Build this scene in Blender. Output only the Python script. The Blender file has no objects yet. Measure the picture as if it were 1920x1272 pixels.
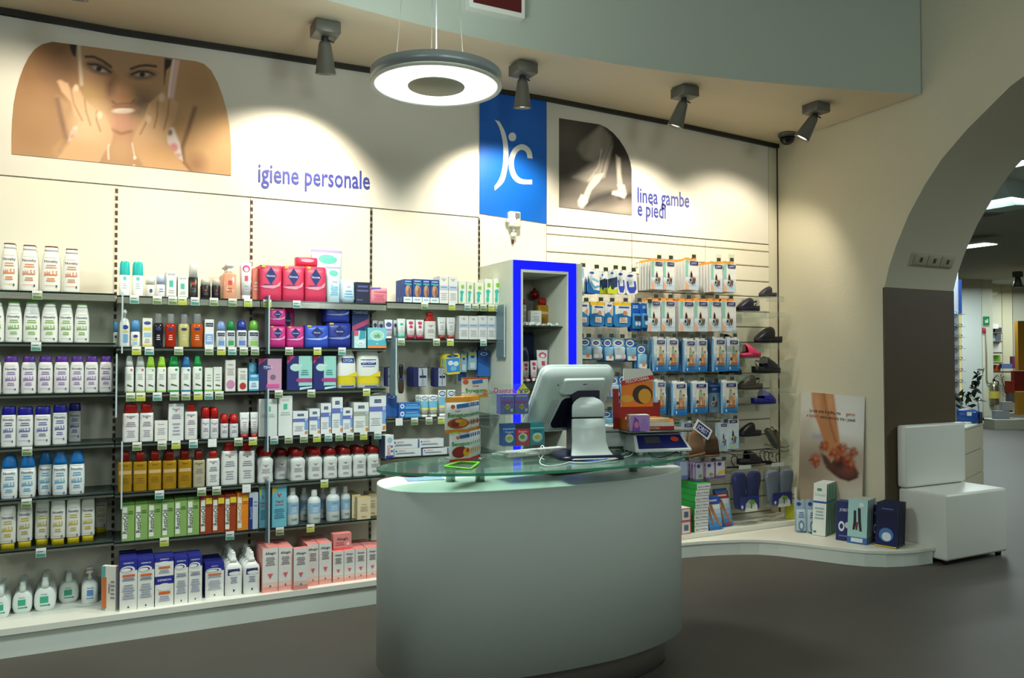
import bpy, bmesh, math, random
import numpy as np
from math import sin, cos, tan, pi, radians, atan2, sqrt
from mathutils import Vector, Matrix
random.seed(7)
SC = bpy.context.scene
COL = SC.collection
# ------------------------------------------------------------------ camera
FPX = 1500.0
YAW, PITCH = radians(27.356), radians(1.319)
CAM = Vector((0.0, -5.1706, 1.5))
cd = bpy.data.cameras.new('camera')
cam = bpy.data.objects.new('camera', cd)
COL.objects.link(cam)
cd.sensor_fit = 'HORIZONTAL'
cd.sensor_width = 36.0
cd.lens = FPX / 1920 * 36
cd.clip_start, cd.clip_end = 0.05, 200
cam.location = CAM
cam.rotation_euler = (pi / 2 + PITCH, 0, -YAW)
SC.camera = cam
# ------------------------------------------------------------------ view, world, lamps
SC.view_settings.view_transform = 'Standard'
SC.view_settings.look = 'None'
SC.view_settings.exposure = -0.12
SC.view_settings.gamma = 1.0
SC.view_settings.use_curve_mapping = False
w = bpy.data.worlds.new('world')
SC.world = w
w.use_nodes = True
w.node_tree.nodes['Background'].inputs[0].default_value = (0.80, 0.92, 0.90, 1)
w.node_tree.nodes['Background'].inputs[1].default_value = 0.05
SC.cycles.max_bounces = 7
SC.cycles.diffuse_bounces = 3
SC.cycles.glossy_bounces = 3
SC.cycles.transmission_bounces = 5
SC.cycles.transparent_max_bounces = 14
SC.cycles.caustics_reflective = False
SC.cycles.caustics_refractive = False
SC.cycles.sample_clamp_indirect = 4.0


def area_lamp(name, loc, size, energy, col, rot=(0, 0, 0), size_y=None):
    l = bpy.data.lights.new(name, 'AREA')
    l.energy = energy
    l.color = col
    l.size = size
    if size_y:
        l.shape = 'RECTANGLE'
        l.size_y = size_y
    o = bpy.data.objects.new(name, l)
    o.location = loc
    o.rotation_euler = rot
    COL.objects.link(o)
    return o


SPOT_W, SPOT_COL = 88, (1.0, 0.88, 0.68)
SPOTS = [(-0.12, -0.86), (1.139, -0.637), (2.447, -0.60), (3.682, -0.725), (4.796, -0.897)]
PENDANT = (1.369, -1.766, 2.753)
# added fill lights, unseen, around and behind the camera
COOL = (0.86, 1.0, 0.95)
for x, y, z, e in ((-1.5, -4.6, 2.75, 38), (0.9, -6.2, 2.75, 84), (-2.8, -6.8, 2.9, 20), (2.8, -7.2, 2.5, 95)):
    l = bpy.data.lights.new('shop_fill', 'POINT')
    l.energy = e
    l.color = COOL
    l.shadow_soft_size = 0.3
    o = bpy.data.objects.new('shop_fill', l)
    o.location = (x, y, z)
    COL.objects.link(o)
# overhead fill light added for the shelves, out of view to the left
area_lamp('left_fill', (-1.0, -1.85, 2.72), 0.52, 27, COOL)
# ceiling lamps of the far room, plus fill added for drawers and end panels
for x, y, e in ((9.0, 0.5, 75), (8.6, -3.2, 110), (13.5, 3.4, 100), (18.0, 6.0, 110), (21.0, 6.4, 70)):
    area_lamp('far_lamp_and_fill', (x, y, 3.25), 1.0, e, (0.85, 1.0, 0.97))


# ------------------------------------------------------------------ pixel rays onto real planes
FV = Vector((sin(YAW) * cos(PITCH), cos(YAW) * cos(PITCH), sin(PITCH)))
RV = Vector((cos(YAW), -sin(YAW), 0))
UV = RV.cross(FV)


def ray(x, y):
    return FV + RV * ((x - 960) / FPX) - UV * ((y - 636) / FPX)


def at(x, y, Y=0.0):
    d = ray(x, y)
    return CAM + d * ((Y - CAM.y) / d.y)


def atz(x, y, z):
    d = ray(x, y)
    return CAM + d * ((z - CAM.z) / d.z)


def atx(x, y, X):
    d = ray(x, y)
    return CAM + d * ((X - CAM.x) / d.x)


def atd(x, y, d):
    return CAM + ray(x, y) * d


def pix(P):
    v = np.asarray(P, float) - np.array(CAM)
    z = v @ np.array(FV)
    return 960 + FPX * (v @ np.array(RV)) / z, 636 - FPX * (v @ np.array(UV)) / z


# ------------------------------------------------------------------ materials
def lin(h):
    h = h.lstrip('#')
    c = [int(h[i:i + 2], 16) / 255 for i in (0, 2, 4)]
    return [x / 12.92 if x <= 0.04045 else ((x + 0.055) / 1.055) ** 2.4 for x in c]


_mats = {}


def mat(col, rough=0.5, metal=0.0, emit=0.0, noise=0.0, nscale=20.0, bump=0.0, glass=0.0, alpha=1.0, ior=1.45):
    key = (col, rough, metal, emit, noise, nscale, bump, glass, alpha)
    if key in _mats:
        return _mats[key]
    m = bpy.data.materials.new('surface_%d' % len(_mats))
    m.use_nodes = True
    nt = m.node_tree
    p = nt.nodes['Principled BSDF']
    c = lin(col) + [1]
    p.inputs['Base Color'].default_value = c
    p.inputs['Roughness'].default_value = rough
    p.inputs['Metallic'].default_value = metal
    p.inputs['IOR'].default_value = ior
    if glass:
        p.inputs['Transmission Weight'].default_value = glass
    if emit:
        p.inputs['Emission Color'].default_value = c
        p.inputs['Emission Strength'].default_value = emit
    if noise or bump:
        tc = nt.nodes.new('ShaderNodeTexCoord')
        nz = nt.nodes.new('ShaderNodeTexNoise')
        nz.inputs['Scale'].default_value = nscale
        nz.inputs['Detail'].default_value = 5
        nt.links.new(tc.outputs['Object'], nz.inputs['Vector'])
        if noise:
            mx = nt.nodes.new('ShaderNodeMix')
            mx.data_type = 'RGBA'
            mx.inputs['A'].default_value = [max(0, x * (1 - noise)) for x in c[:3]] + [1]
            mx.inputs['B'].default_value = [min(1, x * (1 + noise)) for x in c[:3]] + [1]
            nt.links.new(nz.outputs['Fac'], mx.inputs['Factor'])
            nt.links.new(mx.outputs['Result'], p.inputs['Base Color'])
        if bump:
            b = nt.nodes.new('ShaderNodeBump')
            b.inputs['Strength'].default_value = bump
            b.inputs['Distance'].default_value = 0.01
            nt.links.new(nz.outputs['Fac'], b.inputs['Height'])
            nt.links.new(b.outputs['Normal'], p.inputs['Normal'])
    if alpha < 1:
        p.inputs['Alpha'].default_value = alpha
    _mats[key] = m
    return m


def clear(name, tint, density, refl=0.12, rough=0.05, body='#cfe8e0', half=0.5):
    """clear acrylic or glass sheet: tinted see-through, a little body colour, mirror glints at grazing angles"""
    m = bpy.data.materials.new(name)
    m.use_nodes = True
    nt = m.node_tree
    nt.nodes.remove(nt.nodes['Principled BSDF'])
    out = nt.nodes['Material Output']
    tr = nt.nodes.new('ShaderNodeBsdfTransparent')
    tr.inputs[0].default_value = lin(tint) + [1]
    df = nt.nodes.new('ShaderNodeBsdfDiffuse')
    df.inputs[0].default_value = lin(body) + [1]
    m1 = nt.nodes.new('ShaderNodeMixShader')
    m1.inputs[0].default_value = density
    nt.links.new(tr.outputs[0], m1.inputs[1])
    nt.links.new(df.outputs[0], m1.inputs[2])
    gl = nt.nodes.new('ShaderNodeBsdfGlossy')
    gl.inputs['Roughness'].default_value = rough
    fr = nt.nodes.new('ShaderNodeFresnel')
    fr.inputs[0].default_value = 1.0 + refl * 4
    m2 = nt.nodes.new('ShaderNodeMixShader')
    hf = nt.nodes.new('ShaderNodeMath'); hf.operation = 'MULTIPLY'; hf.inputs[1].default_value = half
    nt.links.new(fr.outputs[0], hf.inputs[0])
    nt.links.new(hf.outputs[0], m2.inputs[0])
    nt.links.new(m1.outputs[0], m2.inputs[1])
    nt.links.new(gl.outputs[0], m2.inputs[2])
    nt.links.new(m2.outputs[0], out.inputs[0])
    return m


def striped(name, ca, cb, period, duty):
    """perforated shelf upright: dark slots along its height"""
    m = bpy.data.materials.new(name)
    m.use_nodes = True
    nt = m.node_tree
    p = nt.nodes['Principled BSDF']
    tc = nt.nodes.new('ShaderNodeTexCoord')
    sx = nt.nodes.new('ShaderNodeSeparateXYZ')
    nt.links.new(tc.outputs['Object'], sx.inputs[0])
    d = nt.nodes.new('ShaderNodeMath'); d.operation = 'DIVIDE'; d.inputs[1].default_value = period
    f = nt.nodes.new('ShaderNodeMath'); f.operation = 'FRACT'
    g = nt.nodes.new('ShaderNodeMath'); g.operation = 'LESS_THAN'; g.inputs[1].default_value = duty
    nt.links.new(sx.outputs['Z'], d.inputs[0]); nt.links.new(d.outputs[0], f.inputs[0]); nt.links.new(f.outputs[0], g.inputs[0])
    mx = nt.nodes.new('ShaderNodeMix'); mx.data_type = 'RGBA'
    mx.inputs['A'].default_value = lin(cb) + [1]; mx.inputs['B'].default_value = lin(ca) + [1]
    nt.links.new(g.outputs[0], mx.inputs['Factor']); nt.links.new(mx.outputs['Result'], p.inputs['Base Color'])
    return m


def printed(name, rough=0.5):
    """flat print whose ink colours are stored per point of the sheet"""
    m = bpy.data.materials.new(name)
    m.use_nodes = True
    nt = m.node_tree
    p = nt.nodes['Principled BSDF']
    a = nt.nodes.new('ShaderNodeVertexColor')
    a.layer_name = 'ink'
    nt.links.new(a.outputs['Color'], p.inputs['Base Color'])
    p.inputs['Roughness'].default_value = rough
    return m


# ------------------------------------------------------------------ mesh builder
class MB:
    def __init__(s):
        s.v = []; s.f = []; s.m = []; s.sm = []; s.mats = []

    def mi(s, m):
        if isinstance(m, str):
            m = mat(m)
        if m not in s.mats:
            s.mats.append(m)
        return s.mats.index(m)

    def face(s, pts, m, smooth=False):
        i = len(s.v)
        s.v += [tuple(p) for p in pts]
        s.f.append(tuple(range(i, i + len(pts))))
        s.m.append(s.mi(m)); s.sm.append(smooth)

    def box(s, x0, y0, z0, x1, y1, z1, m, front=None, top=None, side=None, R=None):
        P = [Vector(p) for p in ((x0, y0, z0), (x1, y0, z0), (x1, y1, z0), (x0, y1, z0), (x0, y0, z1), (x1, y0, z1), (x1, y1, z1), (x0, y1, z1))]
        if R is not None:
            P = [R @ p for p in P]
        i = len(s.v)
        s.v += [tuple(p) for p in P]
        for q, mm in (((0, 3, 2, 1), m), ((4, 5, 6, 7), top or m), ((0, 1, 5, 4), front or m), ((2, 3, 7, 6), m), ((1, 2, 6, 5), side or m), ((3, 0, 4, 7), side or m)):
            s.f.append(tuple(i + k for k in q)); s.m.append(s.mi(mm)); s.sm.append(False)
        return s

    def rbox(s, x0, y0, z0, x1, y1, z1, r, m, seg=3, R=None):
        bm = bmesh.new()
        bmesh.ops.create_cube(bm, size=1)
        for v in bm.verts:
            v.co = Vector(((x0 + x1) / 2 + v.co.x * (x1 - x0), (y0 + y1) / 2 + v.co.y * (y1 - y0), (z0 + z1) / 2 + v.co.z * (z1 - z0)))
        bmesh.ops.bevel(bm, geom=list(bm.edges), offset=r, segments=seg, profile=0.5, affect='EDGES', clamp_overlap=True)
        s.add_bm(bm, m, True, R)
        return s

    def add_bm(s, bm, m, smooth=True, R=None):
        bm.verts.ensure_lookup_table()
        i = len(s.v)
        for k, v in enumerate(bm.verts):
            v.index = k
            s.v.append(tuple(R @ v.co) if R is not None else tuple(v.co))
        mm = s.mi(m)
        for f in bm.faces:
            s.f.append(tuple(i + v.index for v in f.verts)); s.m.append(mm); s.sm.append(smooth)
        bm.free()

    def loft(s, rings, m, cap0=True, cap1=True, smooth=True, closed=True):
        n = len(rings[0]); i = len(s.v); mm = s.mi(m)
        for r in rings:
            s.v += [tuple(p) for p in r]
        for k in range(len(rings) - 1):
            for j in range(n if closed else n - 1):
                a, b = i + k * n + j, i + k * n + (j + 1) % n
                s.f.append((a, b, b + n, a + n)); s.m.append(mm); s.sm.append(smooth)
        if cap0:
            s.f.append(tuple(i + j for j in reversed(range(n)))); s.m.append(mm); s.sm.append(False)
        if cap1:
            k = i + (len(rings) - 1) * n
            s.f.append(tuple(k + j for j in range(n))); s.m.append(mm); s.sm.append(False)
        return s

    def lathe(s, prof, m, n=16, o=(0, 0, 0), cap0=True, cap1=True, smooth=True, R=None):
        rings = []
        for r, z in prof:
            ring = [Vector((r * cos(2 * pi * k / n), r * sin(2 * pi * k / n), z)) for k in range(n)]
            if R is not None:
                ring = [R @ p for p in ring]
            rings.append([p + Vector(o) for p in ring])
        return s.loft(rings, m, cap0, cap1, smooth)

    def tube(s, path, r, m, n=6):
        path = [Vector(p) for p in path]
        rings = []
        for k, p in enumerate(path):
            t = (path[min(k + 1, len(path) - 1)] - path[max(k - 1, 0)]).normalized()
            a = t.cross(Vector((0, 0, 1)))
            if a.length < 0.05:
                a = t.cross(Vector((1, 0, 0)))
            a.normalize(); b = t.cross(a).normalized()
            rings.append([p + (a * cos(2 * pi * j / n) + b * sin(2 * pi * j / n)) * r for j in range(n)])
        return s.loft(rings, m)

    def prism(s, poly, axis, a, b, m, top=None):
        """extrude a 2-D outline; axis 'y': poly in xz, 'z': poly in xy, 'x': poly in yz"""
        def P(p, t):
            return {'y': (p[0], t, p[1]), 'z': (p[0], p[1], t), 'x': (t, p[0], p[1])}[axis]
        n = len(poly)
        s.face([P(p, a) for p in reversed(poly)], m)
        s.face([P(p, b) for p in poly], top or m)
        for k in range(n):
            p, q = poly[k], poly[(k + 1) % n]
            s.face([P(p, a), P(q, a), P(q, b), P(p, b)], m)
        return s

    def mesh(s, name):
        me = bpy.data.meshes.new(name)
        me.from_pydata(s.v, [], s.f)
        for m in s.mats:
            me.materials.append(m)
        me.polygons.foreach_set('material_index', s.m)
        me.polygons.foreach_set('use_smooth', s.sm)
        me.update()
        return me

    def build(s, name, parent=None, loc=None, rot=None):
        return link(name, s.mesh(name), parent, loc, rot)


def link(name, data, parent=None, loc=None, rot=None):
    o = bpy.data.objects.new(name, data)
    COL.objects.link(o)
    if parent is not None:
        o.parent = parent
    if loc is not None:
        o.location = loc
    if rot is not None:
        o.rotation_euler = rot
    return o


def thing(name, label, cat, loc=(0, 0, 0), rot=(0, 0, 0), group=None):
    o = link(name, None, None, loc, rot)
    o.empty_display_size = 0.02
    return tag(o, label, cat, group)


def tag(o, label, cat, group=None):
    o['label'] = label
    o['category'] = cat
    if group:
        o['group'] = group
    return o


def struct(o):
    o['kind'] = 'structure'
    return o


# ------------------------------------------------------------------ lettering
_txt = {}


def text_geo(t):
    if t in _txt:
        return _txt[t]
    c = bpy.data.curves.new('lettering', 'FONT')
    c.body = t
    c.resolution_u = 2
    c.fill_mode = 'FRONT'
    c.offset = 0.012
    o = bpy.data.objects.new('lettering', c)
    COL.objects.link(o)
    dg = bpy.context.evaluated_depsgraph_get()
    me = o.evaluated_get(dg).to_mesh()
    V = np.array([v.co[:2] for v in me.vertices]) if len(me.vertices) else np.zeros((0, 2))
    Fc = [tuple(p.vertices) for p in me.polygons]
    o.evaluated_get(dg).to_mesh_clear()
    bpy.data.objects.remove(o)
    bpy.data.curves.remove(c)
    w_ = V[:, 0].max() - V[:, 0].min() if len(V) else 1
    V = V - np.array([(V[:, 0].max() + V[:, 0].min()) / 2, 0.345]) if len(V) else V
    _txt[t] = (V / 0.69, Fc, w_ / 0.69)
    return _txt[t]


def put_text(mb, t, m, place, height, maxw=None, rot=0, bold=0.0):
    """place(x, z) -> 3-D point; cap height in metres, centred"""
    V, Fc, w_ = text_geo(t)
    sx = height
    if maxw and w_ * height > maxw:
        sx = maxw / w_
    i = len(mb.v)
    for x, y in V:
        a, b = x * sx, y * height
        if rot:
            a, b = a * cos(rot) - b * sin(rot), a * sin(rot) + b * cos(rot)
        mb.v.append(tuple(place(a, b)))
    mm = mb.mi(m)
    for f in Fc:
        mb.f.append(tuple(i + k for k in f)); mb.m.append(mm); mb.sm.append(False)


def decal(mb, ops, w, h, yf=None, x0=0.0, z0=0.0, base=0):
    """flat print: ops in fractions of a w x h face centred on x0 with its foot at z0, facing -y"""
    for i, op in enumerate(ops):
        e = 0.0005 * (i + 1 + base)
        def P(u, v, e=e):
            x, z = (u - 0.5) * w, v * h
            return (x0 + x, (yf(x, v) if yf else 0.0) - e, z0 + z)
        k = op[0]
        if k == 'R':
            _, a, b, c, d, col = op
            n = (12 if c - a > .7 else 6) if yf else 1
            wide = yf and c - a > .7
            nv = 3 if (yf and d - b > 0.25) else 1
            for j in range(n):
                for q in range(nv):
                    f0, f1 = j / n, (j + 1) / n
                    if wide:
                        f0, f1 = (1 - cos(pi * f0)) / 2, (1 - cos(pi * f1)) / 2
                    u0, u1 = a + (c - a) * f0, a + (c - a) * f1
                    v0, v1 = b + (d - b) * q / nv, b + (d - b) * (q + 1) / nv
                    mb.face([P(u0, v0), P(u1, v0), P(u1, v1), P(u0, v1)], col)
        elif k == 'L':
            _, a, b, c, d, n, col = op
            for j in range(n):
                v = b + (d - b) * (j + 0.5) / n
                t = (d - b) / n * 0.22
                s_ = 0.12 * (c - a) * ((j * 7) % 3) / 2
                nn = 3 if yf else 1
                for q in range(nn):
                    u0 = a + s_ + (c - a - 2 * s_) * q / nn
                    u1 = a + s_ + (c - a - 2 * s_) * (q + 1) / nn
                    mb.face([P(u0, v - t), P(u1, v - t), P(u1, v + t), P(u0, v + t)], col)
        elif k == 'E':
            _, cx, cy, rx, ry, col = op
            R_ = (0.35, 0.7, 1.0) if yf else (1.0,)
            C_ = lambda q, j: P(cx + q * rx * cos(2 * pi * j / 16), cy + q * ry * sin(2 * pi * j / 16))
            mb.face([C_(R_[0], j) for j in range(16)], col)
            for q0, q1 in zip(R_, R_[1:]):
                for j in range(16):
                    mb.face([C_(q0, j), C_(q1, j), C_(q1, j + 1), C_(q0, j + 1)], col)
        elif k == 'P':
            pts = [P(u, v) for u, v in op[1]]
            if yf:
                cu, cv = sum(p[0] for p in op[1]) / len(op[1]), sum(p[1] for p in op[1]) / len(op[1])
                ymin = min([p[1] for p in pts] + [P(cu, cv)[1]] + [P((u + cu) / 2, (v + cv) / 2)[1] for u, v in op[1]])
                pts = [(p[0], ymin, p[2]) for p in pts]
            mb.face(pts, op[2])
        elif k == 'T':
            _, t, cx, cy, hh, col = op[:6]
            mw = op[6] * w if len(op) > 6 and op[6] else None
            rot = op[7] if len(op) > 7 else 0
            if rot and len(op) > 6 and op[6]:
                mw = op[6] * h
            hgt = hh * (w if rot else h)
            put_text(mb, t, col, lambda a, b: P(cx + a / w, cy + b / h), hgt, mw, rot)
# ================================================================== THE SETTING
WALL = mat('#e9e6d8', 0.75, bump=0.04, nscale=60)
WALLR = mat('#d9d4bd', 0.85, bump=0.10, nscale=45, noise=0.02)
CEIL = mat('#cfc6ae', 0.9, bump=0.05, nscale=30)
FASC = mat('#bfc8bd', 0.9, bump=0.05, nscale=30)
PANEL = mat('#ece8d6', 0.45)
HEAD = mat('#e4e1d6', 0.5)
FLOOR = mat('#4f4a44', 0.55, noise=0.10, nscale=3.0, bump=0.03)
BLACK = mat('#0d0d0c', 0.5)
WHITE = mat('#eef0ea', 0.4)
GLASS_SHELF = clear('shelf_glass', '#8d9b96', 0.12, 0.12, 0.03, '#9fb3ac')
ACRYL = clear('clear_acrylic', '#f6faf9', 0.04, 0.12, 0.05, '#eef6f6', 0.2)
ACRYL_BLUE = clear('blue_acrylic', '#c9dde6', 0.45, 0.12, 0.1, '#9fb6c2')
TOPGLASS = clear('counter_glass', '#e0f3ea', 0.10, 0.13, 0.04, '#c0e4d4', 0.7)

TRIM = [(-0.75, 3.40), (-0.5, 3.41), (0.08, 3.401), (0.73, 3.414), (1.6, 3.427), (2.94, 3.438), (4.09, 3.413), (5.31, 3.366)]


def trim_z(x):
    for (a, za), (b, zb) in zip(TRIM, TRIM[1:]):
        if x <= b:
            return za + (zb - za) * (x - a) / (b - a)
    return TRIM[-1][1]


m = MB(); m.face([(-6, -9, 0), (26, -9, 0), (26, 16, 0), (-6, 16, 0)], FLOOR)
struct(m.build('floor'))

# back wall: plaster core with panels hung on it (panel faces at y = 0)
m = MB(); m.box(-3, 0.03, 0, 5.31, 0.2, 4.3, WALL)
wall_back = struct(m.build('wall_back'))
XB = [-0.68, 0.086, 0.843, 1.613, 2.409, 2.966]
SZ = 2.503


def panel(x0, x1, z0, zf, mm=PANEL, name='panel'):
    """flat board between z0 and the (slightly sagging) upper edge"""
    m = MB()
    n = 6
    top = [(x0 + (x1 - x0) * k / n, zf(x0 + (x1 - x0) * k / n)) for k in range(n + 1)]
    m.prism([(x1, z0), (x0, z0)] + top, 'y', 0.0, 0.03, mm)
    return m.build(name, wall_back)


g = 0.004
for a, b in [(-2.2, -1.45), (-1.445, -0.685)] + list(zip(XB[:-2], XB[1:-1])):
    panel(a + g, b - g, 0.0, lambda x: SZ - 0.006)
panel(2.409 + g, 2.966 - g, 0.0, lambda x: SZ - 0.006)
panel(-2.2, 2.409 - 0.002, SZ + 0.002, lambda x: trim_z(x) - 0.018, HEAD)
panel(2.966 + 0.002, 5.205, SZ - 0.01, lambda x: trim_z(x) - 0.018, HEAD)
panel(2.409, 2.966, SZ - 0.006, lambda x: trim_z(x) - 0.018, HEAD)
panel(5.209, 5.306, 0.0, lambda x: trim_z(x) - 0.018, mat('#d8d3bd', 0.6))
# slatted display wall, three bays of horizontal boards with grooves between them
SLX = [2.966, 3.744, 4.493, 5.209]
zs = [SZ - 0.014, 2.423] + [2.423 - 0.1325 * k for k in range(1, 19)]
_sl = {}
for a, b in zip(SLX, SLX[1:]):
    for z1, z0 in zip(zs, zs[1:]):
        key = (round(b - a, 3), round(z1 - z0, 3))
        if key not in _sl:
            m = MB(); W_, H_ = b - a - 0.006, z1 - z0 - 0.005
            m.prism([(0, 0.006), (0, H_ - 0.006), (0.012, H_), (0.03, H_), (0.03, 0), (0.012, 0)][::-1], 'x', 0, W_, PANEL)
            # outline above is (y, z); y = 0 is the face
            _sl[key] = m.mesh('slat')
        link('slat', _sl[key], wall_back, (a + 0.003, 0, z0 + 0.0025))
m = MB(); m.box(2.966, 0.022, 0, 5.21, 0.03, SZ, mat('#6d5a4c', 0.8)); m.build('groove_backing', wall_back)

# dark shadow gap along the top of the panels
m = MB()
xs = [-2.2] + [t[0] for t in TRIM]
rings = [[(x, 0.0, trim_z(x) - 0.02), (x, -0.03, trim_z(x) - 0.02), (x, -0.03, trim_z(x) + 0.012), (x, 0.0, trim_z(x) + 0.012)] for x in xs]
m.loft(rings, mat('#2b2a24', 0.6), smooth=False)
struct(m.build('trim_1'))
m = MB(); m.box(5.306, -0.012, 0.1, 5.318, 0.03, 3.37, mat('#3a3226', 0.6)); struct(m.build('trim_2'))

# soffit under the dropped ceiling: front edge is a curve in plan
FRONT = [(-2.2, -1.45), (-0.6, -1.2), (0.4, -1.03), (1.084, -0.945), (1.6, -0.875), (2.09, -0.85), (2.7, -0.86), (3.2, -0.905), (3.73, -0.981), (4.133, -1.076), (4.727, -1.227), (5.3, -1.405)]
# smooth the front edge
fx = np.array([p[0] for p in FRONT]); fy = np.array([p[1] for p in FRONT])
XS = np.linspace(-2.2, 5.3, 60)
FY = np.interp(XS, fx, fy)
for _ in range(6):
    FY[1:-1] = (FY[:-2] + 2 * FY[1:-1] + FY[2:]) / 4
SOF = 3.415
m = MB()
for k in range(59):
    x0, x1 = XS[k], XS[k + 1]
    m.face([(x0, 0.03, trim_z(x0) + 0.012), (x1, 0.03, trim_z(x1) + 0.012), (x1, FY[k + 1], SOF), (x0, FY[k], SOF)], CEIL, True)
struct(m.build('ceiling_soffit'))
m = MB()
for k in range(59):
    m.face([(XS[k], FY[k], SOF), (XS[k + 1], FY[k + 1], SOF), (XS[k + 1], FY[k + 1], 4.27), (XS[k], FY[k], 4.27)], FASC, True)
struct(m.build('ceiling_fascia'))
m = MB(); m.face([(-6, -9, 4.26), (-6, 0.1, 4.26), (5.31, 0.1, 4.26), (5.31, -9, 4.26)], mat('#c9cdc2', 0.9))
struct(m.build('ceiling'))

# right wall, pierced by a deep round arch
AR = [(-1.06, 0.0), (-1.062, 1.0), (-1.075, 2.033), (-1.115, 2.18), (-1.177, 2.335), (-1.284, 2.55), (-1.422, 2.755), (-1.552, 2.91), (-1.741, 3.075), (-1.919, 3.2),
      (-2.04, 3.285), (-2.3, 3.40), (-2.65, 3.49), (-3.0, 3.52)]
AR = AR + [(-6.0 - y, z) for y, z in AR[-2::-1]]
XR, XR2 = 5.31, 6.135
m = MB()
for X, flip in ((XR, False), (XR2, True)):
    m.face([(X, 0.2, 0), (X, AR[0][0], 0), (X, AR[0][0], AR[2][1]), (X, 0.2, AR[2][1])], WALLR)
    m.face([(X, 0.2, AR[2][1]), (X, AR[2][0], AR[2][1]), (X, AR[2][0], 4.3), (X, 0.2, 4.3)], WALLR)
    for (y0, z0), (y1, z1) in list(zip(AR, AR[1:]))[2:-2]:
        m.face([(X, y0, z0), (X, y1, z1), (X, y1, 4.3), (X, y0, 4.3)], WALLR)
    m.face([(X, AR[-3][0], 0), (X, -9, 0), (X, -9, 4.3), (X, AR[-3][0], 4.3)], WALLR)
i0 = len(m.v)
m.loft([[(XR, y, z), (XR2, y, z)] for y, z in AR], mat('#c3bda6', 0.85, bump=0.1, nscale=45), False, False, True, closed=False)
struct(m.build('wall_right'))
# brown cladding on the arch pier
m = MB(); m.box(XR + 0.004, -1.078, 0.0, XR2 + 0.004, -1.058, 2.035, mat('#564735', 0.6, noise=0.05, nscale=40))
struct(m.build('pier_panel'))

# low white plinth along the back wall and the curved display platform
PLW = mat('#dfe5dc', 0.5)
m = MB()
m.box(-2.2, -0.44, 0, 3.02, -0.002, 0.118, PLW)
m.box(-2.2, -0.457, 0.118, 3.02, -0.002, 0.15, mat('#e9eae0', 0.45))
tag(m.build('base_plinth'), 'long low white plinth running under the shelf units', 'plinth')
m = MB()
m.box(3.026, -0.345, 0, 5.30, -0.002, 0.15, mat('#e9eae0', 0.45))
tag(m.build('base_plinth'), 'low white plinth step under the slatted hook wall', 'plinth')
PF = [(3.03, -0.36), (3.5, -0.375), (3.876, -0.41), (4.05, -0.437), (4.202, -0.48), (4.35, -0.53), (4.479, -0.60), (4.58, -0.70), (4.665, -0.834), (4.74, -0.97), (4.815, -1.10), (4.90, -1.205), (5.022, -1.29), (5.15, -1.335), (5.28, -1.36), (5.415, -1.372)]
back = [(5.415, -1.084), (5.30, -1.084), (5.30, -0.352), (3.03, -0.352)]
m = MB()
m.prism(PF + back, 'z', 0, 0.095, PLW)
m.prism([(x, y - 0.012) for x, y in PF[:-1]] + [(5.422, -1.386)] + back, 'z', 0.095, 0.115, mat('#e9eae0', 0.45))
tag(m.build('display_platform'), 'low white display platform with wavy front edge beside pouf', 'platform')

# ------------------------------------------------------------------ header graphics
def wallpts(pts, ox, oy, sc, dy):
    return [tuple(at(ox + x / sc, oy + y / sc, -dy)) for x, y in pts]


BLUE = mat('#0c62c8', 0.4)
sign = thing('logo_sign', 'blue upright sign with white letters and dot on back wall', 'sign', (2.687, 0, 2.95))
m = MB()
tl, br = trim_z(2.42) - 0.02, 2.5
m.prism([(2.412, 2.53), (2.412, trim_z(2.412) - 0.02), (2.963, trim_z(2.963) - 0.02), (2.963, 2.5)][::-1], 'y', -0.006, -0.0005, BLUE)
o = m.build('sign_board', sign); o.location = -Vector(sign.location)
LOGO = mat('#e6ebe6', 0.4)
m = MB()
def ribbon(outer, inner, y=-0.0085):
    a = [at(860 + x / 3.179, 80 + z / 3.179, y) for x, z in outer]
    b = [at(860 + x / 3.179, 80 + z / 3.179, y) for x, z in inner]
    for k in range(len(a) - 1):
        m.face([a[k], a[k + 1], b[k + 1], b[k]], LOGO)
def smooth(pts, n=40):
    P = np.array(pts, float); t = np.linspace(0, 1, len(P)); T = np.linspace(0, 1, n)
    # Catmull-Rom through the points
    out = []
    for u in T:
        f = u * (len(P) - 1); k = min(int(f), len(P) - 2); s = f - k
        p0, p1, p2, p3 = P[max(k - 1, 0)], P[k], P[k + 1], P[min(k + 2, len(P) - 1)]
        out.append(0.5 * (2 * p1 + (p2 - p0) * s + (2 * p0 - 5 * p1 + 4 * p2 - p3) * s * s + (3 * p1 - p0 - 3 * p2 + p3) * s ** 3))
    return out
ribbon(smooth([(243, 470), (275, 530), (292, 600), (297, 670), (290, 750), (268, 830), (216, 882)]), smooth([(215, 459), (243, 510), (262, 590), (266, 670), (260, 750), (240, 815), (212, 858)]))
ribbon(smooth([(441, 692), (432, 645), (405, 615), (370, 606), (330, 628), (306, 670), (298, 720), (306, 775), (330, 820), (370, 842), (438, 845)]),
       smooth([(410, 688), (405, 660), (390, 643), (368, 640), (347, 658), (333, 690), (329, 722), (336, 765), (355, 798), (385, 815), (438, 817)]))
m.face([at(860 + (320 + 23 * cos(2 * pi * k / 24)) / 3.179, 80 + (562 + 26 * sin(2 * pi * k / 24)) / 3.179, -0.0085) for k in range(24)], LOGO)
o = m.build('logo', sign); o.location = -Vector(sign.location)

LET = mat('#3c46a4', 0.5)


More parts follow.
